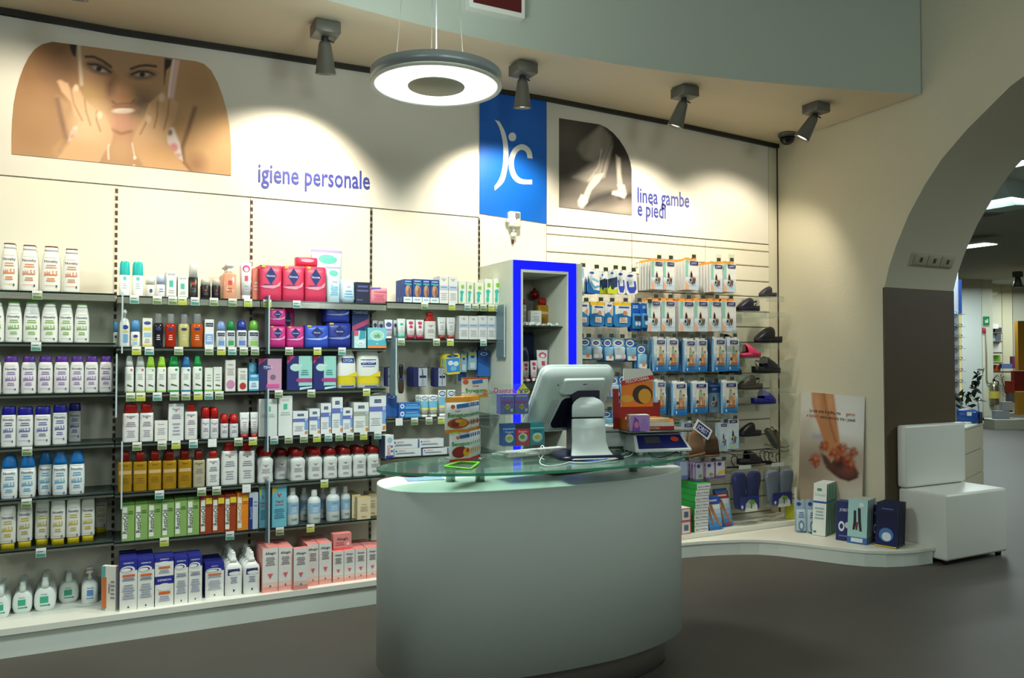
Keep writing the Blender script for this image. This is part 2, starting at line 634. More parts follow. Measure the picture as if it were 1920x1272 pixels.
def wall_text(t, x0, y0, x1, y1, cap, label):
    """lettering whose baseline runs between two pixels; cap = cap height in metres"""
    a, b = at(x0, y0), at(x1, y1)
    V, Fc, w_ = text_geo(t)
    xmin, xmax = V[:, 0].min(), V[:, 0].max()
    m = MB(); mm = m.mi(LET)
    vb = -0.5
    ext = 0.004
    n = len(V)
    for e in (-ext, -0.0005):
        for x, y in V:
            u = (x - xmin) / (xmax - xmin)
            p = a + (b - a) * u
            m.v.append((p.x - a.x, e, p.z - a.z + (y - vb) * cap))
    for f in Fc:
        m.f.append(f); m.m.append(mm); m.sm.append(False)
    o = m.build('wall_lettering', None, (a.x, 0, a.z))
    tag(o, label, 'lettering')


wall_text('igiene personale', 484, 341, 693, 355, 0.118, 'blue lettering igiene personale on the white header wall')
wall_text('linea gambe', 1195, 379, 1292, 389, 0.118, 'blue lettering linea gambe beside the dancer picture')
wall_text('e piedi', 1195, 404, 1248, 410, 0.118, 'blue lettering e piedi under the upper words')


# ------------------------------------------------------------------ painted prints
class Paint:
    def __init__(s, px, py, base):
        s.x, s.y = px, py
        s.c = np.zeros(px.shape + (3,)); s.c[:] = lin(base)

    def mix(s, a, col):
        c = np.array(lin(col))
        s.c = s.c * (1 - a[..., None]) + c * a[..., None]

    def ell(s, cx, cy, rx, ry, col, soft=0.15, rot=0, op=1.0):
        r = radians(rot); dx, dy = s.x - cx, s.y - cy
        u = (dx * cos(r) + dy * sin(r)) / rx; v = (-dx * sin(r) + dy * cos(r)) / ry
        d = np.sqrt(u * u + v * v)
        s.mix(op * np.clip((1 + soft - d) / (2 * soft), 0, 1), col)

    def dist(s, pts, closed):
        P = [np.array(p, float) for p in pts]
        D = np.full(s.x.shape, 1e9)
        for a, b in zip(P, P[1:] + ([P[0]] if closed else [])):
            if a is b:
                continue
            L = b - a; l2 = max((L ** 2).sum(), 1e-9)
            t = np.clip(((s.x - a[0]) * L[0] + (s.y - a[1]) * L[1]) / l2, 0, 1)
            D = np.minimum(D, np.hypot(s.x - a[0] - t * L[0], s.y - a[1] - t * L[1]))
        return D

    def inside(s, pts):
        r = np.zeros(s.x.shape, bool); n = len(pts)
        for k in range(n):
            (x0, y0), (x1, y1) = pts[k], pts[(k + 1) % n]
            if y0 == y1:
                continue
            c = ((y0 > s.y) != (y1 > s.y)) & (s.x < (x1 - x0) * (s.y - y0) / (y1 - y0) + x0)
            r ^= c
        return r

    def poly(s, pts, col, soft=4.0, op=1.0):
        d = s.dist(pts, True); d = np.where(s.inside(pts), d, -d)
        s.mix(op * np.clip(0.5 + d / (2 * soft), 0, 1), col)

    def line(s, pts, wd, col, soft=4.0, op=1.0):
        d = s.dist(pts, False)
        s.mix(op * np.clip((wd / 2 + soft - d) / (2 * soft), 0, 1), col)


PRINT = printed('printed_sheet', 0.6)


def sheet(name, V, F, colors, parent=None):
    me = bpy.data.meshes.new(name)
    me.from_pydata(V, [], F)
    me.materials.append(PRINT)
    a = me.color_attributes.new('ink', 'FLOAT_COLOR', 'POINT')
    a.data.foreach_set('color', np.concatenate([np.clip(colors, 0, 1), np.ones((len(colors), 1))], 1).astype('f4').ravel())
    me.update()
    return link(name, me, parent)


def mural(name, label, outline, ox, oy, sc, painter, step, thick=0.004):
    """print of any outline lying on the back wall; thin board behind it"""
    W = [at(ox + x / sc, oy + y / sc) for x, y in outline]
    poly = [(p.x, p.z) for p in W]
    cx = sum(p[0] for p in poly) / len(poly); cz = sum(p[1] for p in poly) / len(poly)
    xs = np.arange(min(p[0] for p in poly), max(p[0] for p in poly) + step, step)
    zs_ = np.arange(min(p[1] for p in poly), max(p[1] for p in poly) + step, step)
    GX, GZ = np.meshgrid(xs, zs_)
    px, py = pix(np.stack([GX, GX * 0, GZ], -1))
    P = painter((px - ox) * sc, (py - oy) * sc)
    test = Paint(GX, GZ, '#000000')
    ins = test.inside(poly)
    d = test.dist(poly, True)
    # pull the cells along the outline onto it
    V = np.stack([GX, np.full(GX.shape, -thick - 0.001), GZ], -1)
    nz, nx = GX.shape
    keep = ins | (d < step * 0.8)
    idx = -np.ones(GX.shape, int); idx[keep] = np.arange(keep.sum())
    Vk = V[keep].copy()
    out = keep & ~ins
    Q = np.array(poly)
    for k in np.nonzero(out[keep])[0]:
        x, z = Vk[k, 0], Vk[k, 2]
        best = None
        for a, b in zip(Q, np.roll(Q, -1, 0)):
            L = b - a; t = np.clip(((x - a[0]) * L[0] + (z - a[1]) * L[1]) / max((L ** 2).sum(), 1e-9), 0, 1)
            c = a + t * L; dd = (c[0] - x) ** 2 + (c[1] - z) ** 2
            if best is None or dd < best[0]:
                best = (dd, c)
        Vk[k, 0], Vk[k, 2] = best[1]
    F = []
    for j in range(nz - 1):
        for i in range(nx - 1):
            q = (idx[j, i], idx[j, i + 1], idx[j + 1, i + 1], idx[j + 1, i])
            if min(q) >= 0:
                F.append(q)
    Vk = Vk - np.array([cx, 0, cz])
    t = thing(name, label, 'picture', (cx, 0, cz))
    sheet('print', Vk.tolist(), F, P.c[keep], t)
    m = MB(); m.prism([(x - cx, z - cz) for x, z in poly][::-1], 'y', -thick, -0.0005, mat('#a98f6a', 0.6)); m.build('backing_board', t)
    return t


def paint_woman(x, y):
    p = Paint(x, y, '#b98d61')
    p.ell(300, 520, 260, 330, '#93693f', 0.5)
    p.ell(400, 400, 120, 150, '#7a5534', 0.6)
    p.ell(230, 820, 160, 190, '#a87e50', 0.6)
    p.ell(1400, 900, 190, 300, '#d3a878', 0.6)
    p.ell(1330, 560, 130, 140, '#a98259', 0.6)
    p.poly([(640, 830), (1000, 830), (960, 1110), (660, 1080)], '#b88a62', 30)
    p.ell(800, 990, 90, 90, '#c79a70', 0.6)
    # upper arms against the chest
    p.poly([(375, 640), (520, 700), (560, 900), (450, 930), (410, 800)], '#b58c62', 20)
    p.line([(380, 660), (410, 800), (445, 930), (400, 1000)], 22, '#6d4a30', 18)
    p.line([(1290, 720), (1250, 850), (1205, 980), (1215, 1080), (1260, 1140)], 20, '#6d4a30', 16)
    p.ell(1300, 1090, 60, 60, '#8a5a3c', 0.7, op=0.6)
    # strap and top
    p.poly([(1140, 395), (1190, 400), (1165, 560), (1150, 660), (1115, 650), (1130, 500)], '#d9b3ad', 8)
    p.line([(1150, 400), (1125, 560), (1118, 640)], 14, '#e9d8cf', 5)
    p.poly([(470, 870), (530, 810), (520, 880), (470, 940), (450, 940)], '#e3b7b4', 8)
    p.ell(500, 850, 16, 12, '#f2e6e0', 0.4); p.ell(480, 905, 14, 14, '#cf7d80', 0.4)
    p.poly([(1100, 830), (1150, 850), (1190, 950), (1210, 1070), (1160, 1030), (1105, 940)], '#eee0dc', 8)
    p.ell(1150, 980, 30, 30, '#d98f92', 0.4); p.ell(1125, 880, 16, 20, '#4e3a34', 0.5); p.ell(1180, 1030, 20, 14, '#c9a9b0', 0.4)
    # face
    p.poly([(515, 285), (1095, 380), (1090, 560), (1040, 680), (940, 800), (870, 875), (810, 888), (740, 850), (650, 740), (560, 620), (525, 480)], '#b38a63', 8)
    p.ell(780, 370, 240, 90, '#b08a66', 0.6)
    p.ell(680, 600, 130, 90, '#a67a52', 0.6)
    p.ell(600, 660, 90, 90, '#b59058', 0.6)
    p.line([(522, 300), (530, 430), (540, 560)], 22, '#d3bda2', 8)
    p.poly([(458, 285), (512, 288), (500, 380), (485, 370), (470, 340)], '#241a16', 6)
    p.poly([(1090, 385), (1142, 395), (1130, 440), (1100, 470), (1090, 560), (1084, 560)], '#241a16', 6)
    p.ell(900, 660, 110, 70, '#8c6a4c', 0.6)
    p.ell(945, 730, 70, 70, '#5f4d40', 0.6)
    # nose
    p.ell(745, 580, 42, 70, '#7b5238', 0.6); p.ell(815, 600, 60, 70, '#b8875e', 0.5); p.ell(815, 655, 70, 32, '#b07c54', 0.5)
    p.line([(745, 675), (770, 695), (820, 690), (870, 690), (890, 665)], 10, '#6b4229', 8)
    # eyes and brows
    p.line([(568, 378), (620, 378), (680, 405), (735, 445)], 16, '#33211a', 6)
    p.line([(868, 458), (920, 440), (970, 434), (1032, 442)], 16, '#33211a', 6)
    p.ell(655, 455, 82, 34, '#5b3f33', 0.5, 18); p.ell(945, 495, 80, 30, '#5b3f33', 0.5, -2)
    p.ell(660, 460, 46, 15, '#b8a595', 0.4, 18); p.ell(945, 497, 46, 14, '#b8a595', 0.4, -2)
    p.ell(655, 458, 20, 17, '#17121a', 0.3); p.ell(942, 496, 20, 16, '#17121a', 0.3)
    p.line([(580, 425), (640, 430), (700, 460), (735, 482)], 11, '#20140f', 5)
    p.line([(870, 495), (920, 475), (980, 478), (1020, 495)], 11, '#20140f', 5)
    # mouth and chin
    p.ell(818, 725, 88, 30, '#b07c58', 0.4, -4); p.ell(815, 736, 70, 19, '#efe3cf', 0.25, -2)
    p.line([(745, 705), (790, 712), (850, 712), (895, 700)], 10, '#9a5a42', 5)
    p.ell(808, 815, 95, 62, '#c68f72', 0.5); p.line([(740, 860), (800, 888), (870, 872)], 14, '#8c5d42', 10)
    # hands
    hl = [(378, 540), (400, 530), (450, 555), (470, 600), (500, 565), (530, 600), (560, 660), (640, 735), (680, 745), (715, 800), (748, 890), (735, 960), (690, 1010), (655, 1085), (380, 1055), (440, 980), (520, 880), (535, 820), (490, 760), (470, 680), (410, 610)]
    p.poly(hl, '#d6ab80', 8)
    p.ell(600, 840, 110, 130, '#e0b98f', 0.6, 20); p.ell(520, 1000, 120, 60, '#d8ab7b', 0.6)
    hr = [(1040, 640), (1080, 605), (1105, 640), (1120, 660), (1150, 655), (1180, 690), (1160, 800), (1105, 880), (1098, 950), (1180, 1050), (1260, 1140), (950, 1105), (905, 1020), (875, 930), (900, 870), (950, 790), (985, 690), (1010, 665)]
    p.poly(hr, '#d0a277', 8)
    p.ell(1010, 860, 90, 120, '#dcb185', 0.6, -15); p.ell(1040, 1030, 120, 60, '#d3a572', 0.6, 15)
    for q in ([(470, 600), (490, 690), (545, 800)], [(560, 660), (570, 740), (600, 830)], [(640, 740), (640, 800), (665, 870)], [(1045, 680), (1040, 770), (1020, 850)], [(990, 760), (960, 830), (930, 890)], [(1120, 670), (1110, 770), (1085, 860)]):
        p.line(q, 8, '#a4714c', 7)
    p.ell(505, 585, 16, 22, '#efcfae', 0.4); p.ell(660, 765, 18, 24, '#efd3b2', 0.4); p.ell(1070, 650, 18, 26, '#e6c6a8', 0.4); p.ell(985, 790, 18, 28, '#eccbab', 0.4)
    p.line([(720, 960), (716, 1000), (720, 1055)], 9, '#f0e2cc', 4); p.line([(875, 950), (885, 1000), (892, 1045)], 7, '#f0e2cc', 4); p.ell(893, 1046, 10, 12, '#f5ead8', 0.3); p.ell(886, 1100, 10, 6, '#f5ead8', 0.3)
    return p


def arcpts(c, rx, ry, a0, a1, n):
    return [(c[0] + rx * cos(radians(a0 + (a1 - a0) * k / n)), c[1] - ry * sin(radians(a0 + (a1 - a0) * k / n))) for k in range(n + 1)]


WOM = [(78, 1022), (78, 900), (82, 800), (92, 690), (108, 600), (130, 520), (160, 440), (190, 380), (230, 328), (280, 295), (345, 278), (700, 325), (1000, 367), (1300, 408), (1350, 424), (1400, 470), (1440, 545), (1475, 640), (1502, 740), (1520, 840), (1530, 960), (1531, 1163)]
mural('wall_picture', 'colour photo print of a smiling woman washing her face with her hands', WOM, 0, 0, 3.5333, paint_woman, 0.006)


def paint_dancer(x, y):
    p = Paint(x, y, '#3b3733')
    p.ell(680, 640, 120, 170, '#4b4640', 0.7); p.ell(640, 560, 60, 60, '#5a544d', 0.8)
    p.ell(930, 560, 110, 150, '#1f1c1a', 0.7)
    p.poly([(597, 830), (700, 800), (1030, 830), (1030, 1040), (597, 1000)], '#6a635b', 40)
    p.ell(700, 980, 120, 40, '#8a8177', 0.7); p.ell(980, 1000, 100, 40, '#a89e92', 0.8); p.ell(850, 930, 90, 40, '#4a443f', 0.7)
    p.line([(760, 965), (830, 925), (900, 905)], 34, '#211e1c', 16)
    p.line([(960, 925), (1020, 910)], 22, '#2a2724', 12)
    # gauze skirt
    p.poly([(815, 520), (850, 492), (905, 560), (915, 620), (880, 700), (865, 800), (800, 835), (740, 830), (678, 803), (740, 750), (790, 715), (740, 690), (705, 640), (720, 600)], '#8b8378', 14, 0.85)
    p.poly([(815, 740), (905, 620), (900, 680), (865, 800), (770, 832), (680, 803)], '#b6aea2', 12, 0.7)
    p.poly([(790, 560), (840, 500), (850, 640), (800, 700), (760, 690)], '#9c9388', 16, 0.6)
    p.line([(850, 640), (830, 740), (770, 825)], 5, '#d6cfc4', 4); p.line([(905, 610), (870, 700), (850, 790)], 6, '#5c554e', 6)
    # legs and shoes
    p.poly([(800, 790), (862, 780), (835, 830), (790, 880), (770, 930), (735, 925), (760, 870)], '#cfc8bd', 6)
    p.poly([(728, 905), (770, 925), (765, 955), (735, 988), (712, 975), (708, 945)], '#e3ddd2', 6)
    p.poly([(935, 670), (962, 690), (965, 780), (975, 850), (945, 855), (940, 760)], '#a79f94', 6)
    p.poly([(945, 848), (985, 850), (998, 905), (985, 930), (950, 915), (912, 905), (915, 888), (950, 882)], '#d8d1c6', 6)
    p.line([(945, 860), (985, 875)], 5, '#7a736a', 3); p.line([(950, 885), (990, 890)], 5, '#7a736a', 3)
    return p


DAN = [(597, 980), (597, 451)] + [(840, 489), (880, 508), (920, 540), (955, 580), (985, 625), (1008, 672), (1022, 715), (1029, 760), (1031, 1029)]
mural('wall_picture', 'black and white photo print of a dancer\'s legs and skirt', DAN, 860, 80, 3.179, paint_dancer, 0.006)
# ================================================================== LAMPS AND CEILING FITTINGS
GREY = mat('#6f7069', 0.45, 0.3)
LENS = mat('#fff2d8', 0.4, emit=6.0)
NTH = ['first', 'second', 'third', 'fourth', 'fifth', 'sixth', 'seventh', 'eighth', 'ninth', 'tenth', 'eleventh', 'twelfth', 'thirteenth', 'fourteenth', 'fifteenth', 'sixteenth']
SPOT_LABEL = ['grey ceiling spotlight cut by the top edge above the woman picture', 'grey ceiling spotlight between the woman picture and the round pendant lamp',
              'grey ceiling spotlight above the blue logo sign beside the pendant lamp', 'grey ceiling spotlight above the dancer picture and its blue lettering', 'grey ceiling spotlight nearest the black dome camera']
q_ = atz(138, -10, 3.14)
SPOTS[0] = (q_.x, q_.y)
for k, (x, y) in enumerate(SPOTS):
    zc = SOF
    t = thing('ceiling_spotlight', SPOT_LABEL[k], 'spotlight', (x, y, zc), group='spotlights under the soffit')
    m = MB(); m.rbox(-0.072, -0.072, -0.072, 0.072, 0.072, -0.002, 0.004, GREY, 1); m.build('mount_box', t)
    m = MB(); m.box(-0.062, -0.062, -0.006, 0.062, 0.062, 0.0, BLACK); m.build('base_plate', t)
    tilt = radians([14, 12, 8, 16, 22][k])
    swing = radians([0, 5, 4, -12, -22][k])
    R = Matrix.Rotation(swing, 3, 'Y') @ Matrix.Rotation(tilt, 3, 'X')
    # axis points down and leans to the wall (+y)
    R = Matrix.Rotation(-swing, 3, 'Y') @ Matrix.Rotation(tilt, 3, 'X')
    piv = Vector((0, 0.01, -0.088))
    m = MB(); m.lathe([(0.018, 0.03), (0.022, 0.0), (0.018, -0.02)], mat('#2c2c2a', 0.5), 12, piv); m.tube([piv + Vector((0.02, 0, 0)), piv + Vector((0.05, -0.01, -0.012))], 0.005, mat('#3a3a38'), 6); m.build('swivel', t)
    m = MB(); m.lathe([(0.030, -0.01), (0.036, -0.03), (0.058, -0.185), (0.060, -0.19), (0.052, -0.19), (0.045, -0.175)], GREY, 20, piv, True, False, R=R)
    cone = m.build('lamp_cone', t)
    m = MB(); m.lathe([(0.046, -0.1765), (0.001, -0.1775)], LENS, 20, piv, False, False, R=R); m.build('lens', cone)
    l = bpy.data.lights.new('spot_beam', 'SPOT')
    l.energy = SPOT_W * [0.9, 1.0, 1.0, 1.0, 0.75][k]; l.color = SPOT_COL
    l.spot_size = radians(104); l.spot_blend = 0.55; l.shadow_soft_size = 0.05
    lo = bpy.data.objects.new('spot_beam', l); COL.objects.link(lo)
    tip = Vector((x, y, zc)) + piv + R @ Vector((0, 0, -0.2))
    lo.location = tip
    aim = Vector((x + [-0.35, -0.12, 0.12, 0.08, -0.1][k], 0.0, tip.z - [0.98, 0.82, 0.95, 0.95, 1.15][k])) - tip
    lo.rotation_euler = aim.to_track_quat('-Z', 'Y').to_euler()

# pendant ring lamp
px_, py_, pz_ = PENDANT
t = thing('pendant_lamp', 'round metal ring pendant lamp with glowing disc above the counter', 'pendant lamp', (px_, py_, pz_))
BAND = mat('#a5adb0', 0.35, 0.35)
m = MB(); m.lathe([(0.292, 0.002), (0.300, 0.0), (0.300, 0.052), (0.292, 0.055)], BAND, 64, cap0=False, cap1=False); m.build('metal_band', t)
m = MB(); m.lathe([(0.299, -0.001), (0.303, -0.006), (0.299, -0.011), (0.283, -0.011), (0.280, -0.003)], mat('#e8e8da', 0.35), 64, cap0=False, cap1=False); m.build('glass_rim', t)
m = MB(); m.lathe([(0.281, -0.004), (0.21, -0.002), (0.128, -0.006)], mat('#f2fff8', 0.4, emit=2.2), 64, cap0=False, cap1=False); m.build('glowing_ring', t)
m = MB(); m.lathe([(0.131, -0.007), (0.130, -0.010), (0.001, -0.010)], mat('#b9b79c', 0.6), 48, cap0=False, cap1=False); m.build('centre_disc', t)
m = MB(); m.lathe([(0.262, 0.056), (0.24, 0.075), (0.18, 0.088), (0.001, 0.094)], mat('#e9ecd2', 0.4, emit=0.7), 48, cap0=False, cap1=False); m.build('top_glass', t)
m = MB(); m.lathe([(0.292, 0.054), (0.262, 0.056)], mat('#6b6f70', 0.4, 0.5), 48, cap0=False, cap1=False); m.build('top_plate', t)
top = 4.26 - pz_
for dx, dy, r in ((-0.17, 0.08, 0.0016), (0.03, 0.14, 0.0016), (0.12, -0.04, 0.0016)):
    m = MB(); m.tube([(dx, dy, 0.07), (dx * 0.35, dy * 0.35, top)], r * .6, mat('#3c3c38', 0.5)); m.build('suspension_wire', t)
m = MB(); m.tube([(0.0, 0.0, 0.08), (0.0, 0.0, top)], 0.0028, mat('#5a5f62', 0.5)); m.build('power_cable', t)
m = MB(); m.lathe([(0.07, top - 0.03), (0.07, top)], BAND, 24); m.build('ceiling_rose', t)
l = bpy.data.lights.new('pendant_light', 'AREA'); l.shape = 'DISK'; l.size = 0.52; l.energy = 50; l.color = (0.86, 1.0, 0.94)
lo = bpy.data.objects.new('pendant_light', l); COL.objects.link(lo); lo.location = (px_, py_, pz_ - 0.02)
l = bpy.data.lights.new('pendant_uplight', 'AREA'); l.shape = 'DISK'; l.size = 0.4; l.energy = 13; l.color = (0.9, 1.0, 0.94)
lo = bpy.data.objects.new('pendant_uplight', l); COL.objects.link(lo); lo.location = (px_, py_, pz_ + 0.11); lo.rotation_euler = (pi, 0, 0)

# red and white box sign on the ceiling fascia
a, b = at(880, 12, -0.92), at(984, 35, -0.92)
t = thing('box_sign', 'dark red sign in a white frame hung high on the ceiling fascia', 'sign', ((a.x + b.x) / 2, -0.92, b.z + 0.12))
wd, hh = (b.x - a.x) / 2, 0.12
m = MB(); m.box(-wd, 0, -hh, wd, 0.08, hh, WHITE); m.build('frame', t)
m = MB(); m.box(-wd + 0.025, -0.004, -hh + 0.03, wd - 0.025, 0.0, hh - 0.02, mat('#5a0e10', 0.5)); m.build('sign_face', t)

# round ceiling diffuser
c = atz(1640, -2, 4.25)
t = thing('ceiling_diffuser', 'round white air diffuser on the high ceiling at the top edge', 'air vent', (c.x, c.y, 4.26))
for r0, r1, z in ((0.28, 0.22, -0.02), (0.20, 0.15, -0.03), (0.13, 0.08, -0.04)):
    m = MB(); m.lathe([(r0, 0.0), (r0, z), (r1, z - 0.005), (r1, 0.0)], mat('#b9bcb0', 0.6), 32); m.build('ring', t)

# dome camera
c = at(1476, 249, -0.27)
t = thing('dome_camera', 'black dome security camera on the soffit in the corner', 'camera', (c.x, c.y, 3.392))
m = MB(); m.lathe([(0.074, 0.02), (0.076, -0.018), (0.07, -0.03), (0.066, -0.034)], mat('#4b4a44', 0.4), 28); m.build('housing', t)
m = MB(); m.lathe([(0.062, -0.034), (0.06, -0.055), (0.047, -0.078), (0.025, -0.092), (0.001, -0.096)], mat('#0a0a0a', 0.08), 28, cap1=False); m.build('dome', t)
m = MB(); m.lathe([(0.077, -0.008), (0.078, -0.012), (0.077, -0.016)], mat('#8d8c84', 0.4), 28, cap0=False, cap1=False); m.build('trim_ring', t)

# wall sensor under the logo sign
c = at(963, 412, -0.02)
t = thing('wall_sensor', 'small white sensor box with grey display under the blue sign', 'sensor', (c.x, 0, c.z))
m = MB(); m.rbox(-0.045, -0.05, -0.055, 0.045, -0.001, 0.055, 0.008, mat('#dedfd6', 0.4), 2); m.build('housing', t)
m = MB(); m.box(-0.002, -0.053, 0.008, 0.035, -0.05, 0.045, mat('#6f7770', 0.3)); m.build('display', t)
m = MB(); m.box(0.005, -0.0545, 0.0, 0.012, -0.053, 0.004, BLACK); m.build('button', t)
m = MB(); m.box(-0.065, -0.04, -0.025, -0.045, -0.015, 0.0, mat('#d8d9d0')); m.build('cable_entry', t)
m = MB(); m.lathe([(0.006, -0.1), (0.016, -0.055)], mat('#d8d9d0'), 12, (0, -0.02, 0)); m.build('probe', t)
m = MB(); m.rbox(-0.02, -0.03, -0.125, 0.02, -0.001, -0.095, 0.004, mat('#d8d9d0', 0.4), 2); m.build('gland', t)
m = MB(); m.box(-0.01, -0.012, -0.175, 0.008, -0.001, -0.145, mat('#4a2c26')); m.build('plug', t)

# socket plates on the arch reveal
pA, pB = Vector((0, -1.115, 2.18)), Vector((0, -1.177, 2.335))
dirv = (pB - pA).normalized(); nrm = Vector((0, -dirv.z, dirv.y))
t = thing('socket_plate', 'row of three pale socket plates inside the arch', 'socket', (5.78, -1.145, 2.258), (-atan2(abs(dirv.y), dirv.z) * -1, 0, 0))
m = MB(); m.box(-0.25, -0.012, -0.05, 0.25, 0.0, 0.05, mat('#b8b29c', 0.5)); m.build('back_plate', t)
for k in range(3):
    m = MB(); m.rbox(-0.235 + 0.16 * k, -0.02, -0.042, -0.085 + 0.16 * k, -0.011, 0.042, 0.004, mat('#a9a38d', 0.5), 2); m.box(-0.175 + 0.16 * k, -0.0215, -0.018, -0.145 + 0.16 * k, -0.019, 0.018, mat('#4c463a')); m.build('socket_module', t)

# ================================================================== SHELF UNITS
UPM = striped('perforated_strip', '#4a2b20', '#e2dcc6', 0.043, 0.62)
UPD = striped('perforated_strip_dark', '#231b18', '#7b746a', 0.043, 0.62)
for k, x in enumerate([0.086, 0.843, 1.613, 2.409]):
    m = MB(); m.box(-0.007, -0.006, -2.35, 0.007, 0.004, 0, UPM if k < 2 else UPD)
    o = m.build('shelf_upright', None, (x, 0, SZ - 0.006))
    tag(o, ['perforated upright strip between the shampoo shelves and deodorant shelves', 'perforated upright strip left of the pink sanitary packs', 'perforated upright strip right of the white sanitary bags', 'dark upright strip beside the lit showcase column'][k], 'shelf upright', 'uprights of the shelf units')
YS = -0.33
BAYX = [(-0.68, 0.083), (0.089, 0.840), (0.846, 1.610), (1.616, 2.406)]
BAYN = ['left bay', 'second bay', 'third bay', 'fourth bay']
SHZ = {0: [1.846, 1.578, 1.310, 1.036, 0.768, 0.507], 1: [1.838, 1.5575, 1.3045, 1.0345, 0.7625, 0.500], 2: [1.838, 1.5585, 1.3045, 1.0345, 0.758, 0.497], 3: [1.853, 1.620, 1.113, 0.868]}
SHN = {0: ['top', 'second', 'third', 'fourth', 'fifth', 'lowest'], 3: ['top', 'second', 'third', 'lowest']}
SHN[1] = SHN[2] = SHN[0]
EDGE = mat('#14211d', 0.15)
RAIL2 = clear('price_rail_thin', '#f4f6f2', 0.06, 0.12, 0.1, '#e6eadf', 0.2)
RAIL = clear('price_rail', '#f4f6f0', 0.18, 0.12, 0.1, '#e6eadf')
for b, zl in SHZ.items():
    x0, x1 = BAYX[b]
    for k, z in enumerate(zl):
        t = thing('glass_shelf', 'dark edged glass shelf, %s of the %s' % (SHN[b][k], BAYN[b]), 'shelf', ((x0 + x1) / 2, 0, z), group='glass shelves of the wall units')
        hw = (x1 - x0) / 2
        m = MB(); m.box(-hw, YS + 0.002, -0.008, hw, -0.004, 0.0, GLASS_SHELF); m.build('glass_panel', t)
        m = MB(); m.box(-hw, YS - 0.001, -0.009, hw, YS + 0.002, 0.0, EDGE); m.build('front_edge', t)
        m = MB(); m.box(-hw, YS - 0.004, -0.042 if k < 1 else -0.020, hw, YS - 0.0015, -0.009, RAIL if k == 0 else RAIL2); m.build('price_rail', t)
        for s in (-1, 1):
            m = MB(); m.prism([(-0.004, -0.008), (-0.30, -0.008), (-0.30, -0.02), (-0.004, -0.05)], 'x', s * hw - 0.004 - (0.004 if s > 0 else -0.004), s * hw + 0.004 - (0.004 if s > 0 else -0.004), mat('#8d8d86', 0.4, 0.5)); m.build('bracket', t)
# acrylic divider plates that stick out between the bays
for px1, y0, y1, Y, lab in ((230, 548, 663, -0.36, 'upper clear divider plate between left and second bay'), (219, 664, 783, -0.38, 'blue tinted divider plate beside the purple capped bottles'), (229, 828, 955, -0.36, 'clear divider plate beside the amber bath oil bottles'),
                        (505, 554, 664, -0.40, 'grey divider plate beside the magenta sanitary packs'), (503, 730, 848, -0.40, 'grey divider plate in front of the tall white cream cartons'), (505, 903, 1020, -0.42, 'grey divider plate between the two light blue cartons'), (743, 634, 742, -0.42, 'grey divider plate beside the hanging nail tools'), (946, 571, 670, -0.44, 'blue divider plate against the lit showcase')):
    p, q = at(px1, y0, Y), at(px1, y1, Y)
    m = MB(); m.box(-0.003, 0, q.z, 0.003, 0.12, p.z, ACRYL if 'clear' in lab else ACRYL_BLUE); m.box(-0.004, -0.002, q.z, 0.004, 0.001, p.z, mat('#b9cdd2', 0.2))
    tag(m.build('shelf_divider', None, (p.x, Y, 0)), lab, 'divider', 'acrylic dividers of the shelf units')

# shelf edge price tickets
TAGS = {(0, 0): [70], (0, 1): [68], (0, 3): [51], (0, 4): [50], (0, 5): [77],
        (1, 0): [252, 295, 324, 342, 366, 401, 436, 465], (1, 1): [256, 280, 335, 392, 415, 435.5, 457, 478], (1, 2): [245, 264, 295, 327, 348.5, 371.5, 391.5, 411],
        (1, 3): [257, 304, 330, 362.5, 398, 447, 474], (1, 4): [299, 378, 406, 462], (1, 5): [308, 431],
        (2, 0): [501, 556], (2, 1): [542, 595, 641], (2, 2): [522.5, 583.5, 687], (2, 3): [514, 541, 569.5, 594, 615.5, 635.5, 656, 681.5, 708], (2, 4): [608], (2, 5): [524.5, 582],
        (3, 0): [796, 847, 876.5, 891, 906, 921, 934], (3, 1): [752, 818, 844, 906], (3, 2): [748, 777, 804, 827]}
_tg = {}
def ticket(kind):
    if kind not in _tg:
        m = MB()
        m.box(-0.023, -0.007, -0.008, 0.023, 0.0, 0.004, WHITE)
        m.box(-0.023, -0.007, -0.042, 0.023, -0.004, -0.008, mat({'g': '#b6bfa6', 'y': '#c9cf7e', 'b': '#bfd0d2', 'w': '#f2f4f2'}[kind], 0.3))
        cc = {'g': '#5f7d4a', 'y': '#a9bb3a', 'b': '#4f8f7a', 'w': '#e8ecec'}[kind]
        m.face([(-0.02, -0.0076, -0.039), (0.02, -0.0076, -0.039), (0.02, -0.0076, -0.026), (-0.02, -0.0076, -0.022)], mat(cc, 0.4))
        m.face([(-0.018, -0.0076, -0.015), (0.010, -0.0076, -0.015), (0.010, -0.0076, -0.011), (-0.018, -0.0076, -0.011)], mat('#556055', 0.4) if kind != 'w' else mat('#dfe3e3'))
        _tg[kind] = m.mesh('price_ticket')
    return _tg[kind]
for (b, k), xs_ in TAGS.items():
    z = SHZ[b][k]
    for i, xx in enumerate(xs_):
        y_ = 670
        for _ in range(3):
            y_ = pix((at(xx, y_, YS - 0.005).x, YS - 0.005, z))[1]
        p = at(xx, y_, YS - 0.005)
        kind = 'w' if (b, k, xx) in ((1, 3, 398), (1, 4, 462), (3, 2, 748)) else 'gbyg'[(i * 3 + k + b) % 4]
        o = link('price_ticket', ticket(kind), None, (p.x, YS - 0.004, z - 0.002))
        pl = 'on the %s, %s shelf' % (BAYN[b], SHN[b][k])
        tag(o, ('clip-on price ticket %s' % pl) if len(xs_) == 1 else '%s clip-on price ticket from the left %s' % (NTH[i], pl), 'price tag', 'price tickets on the shelf edges')
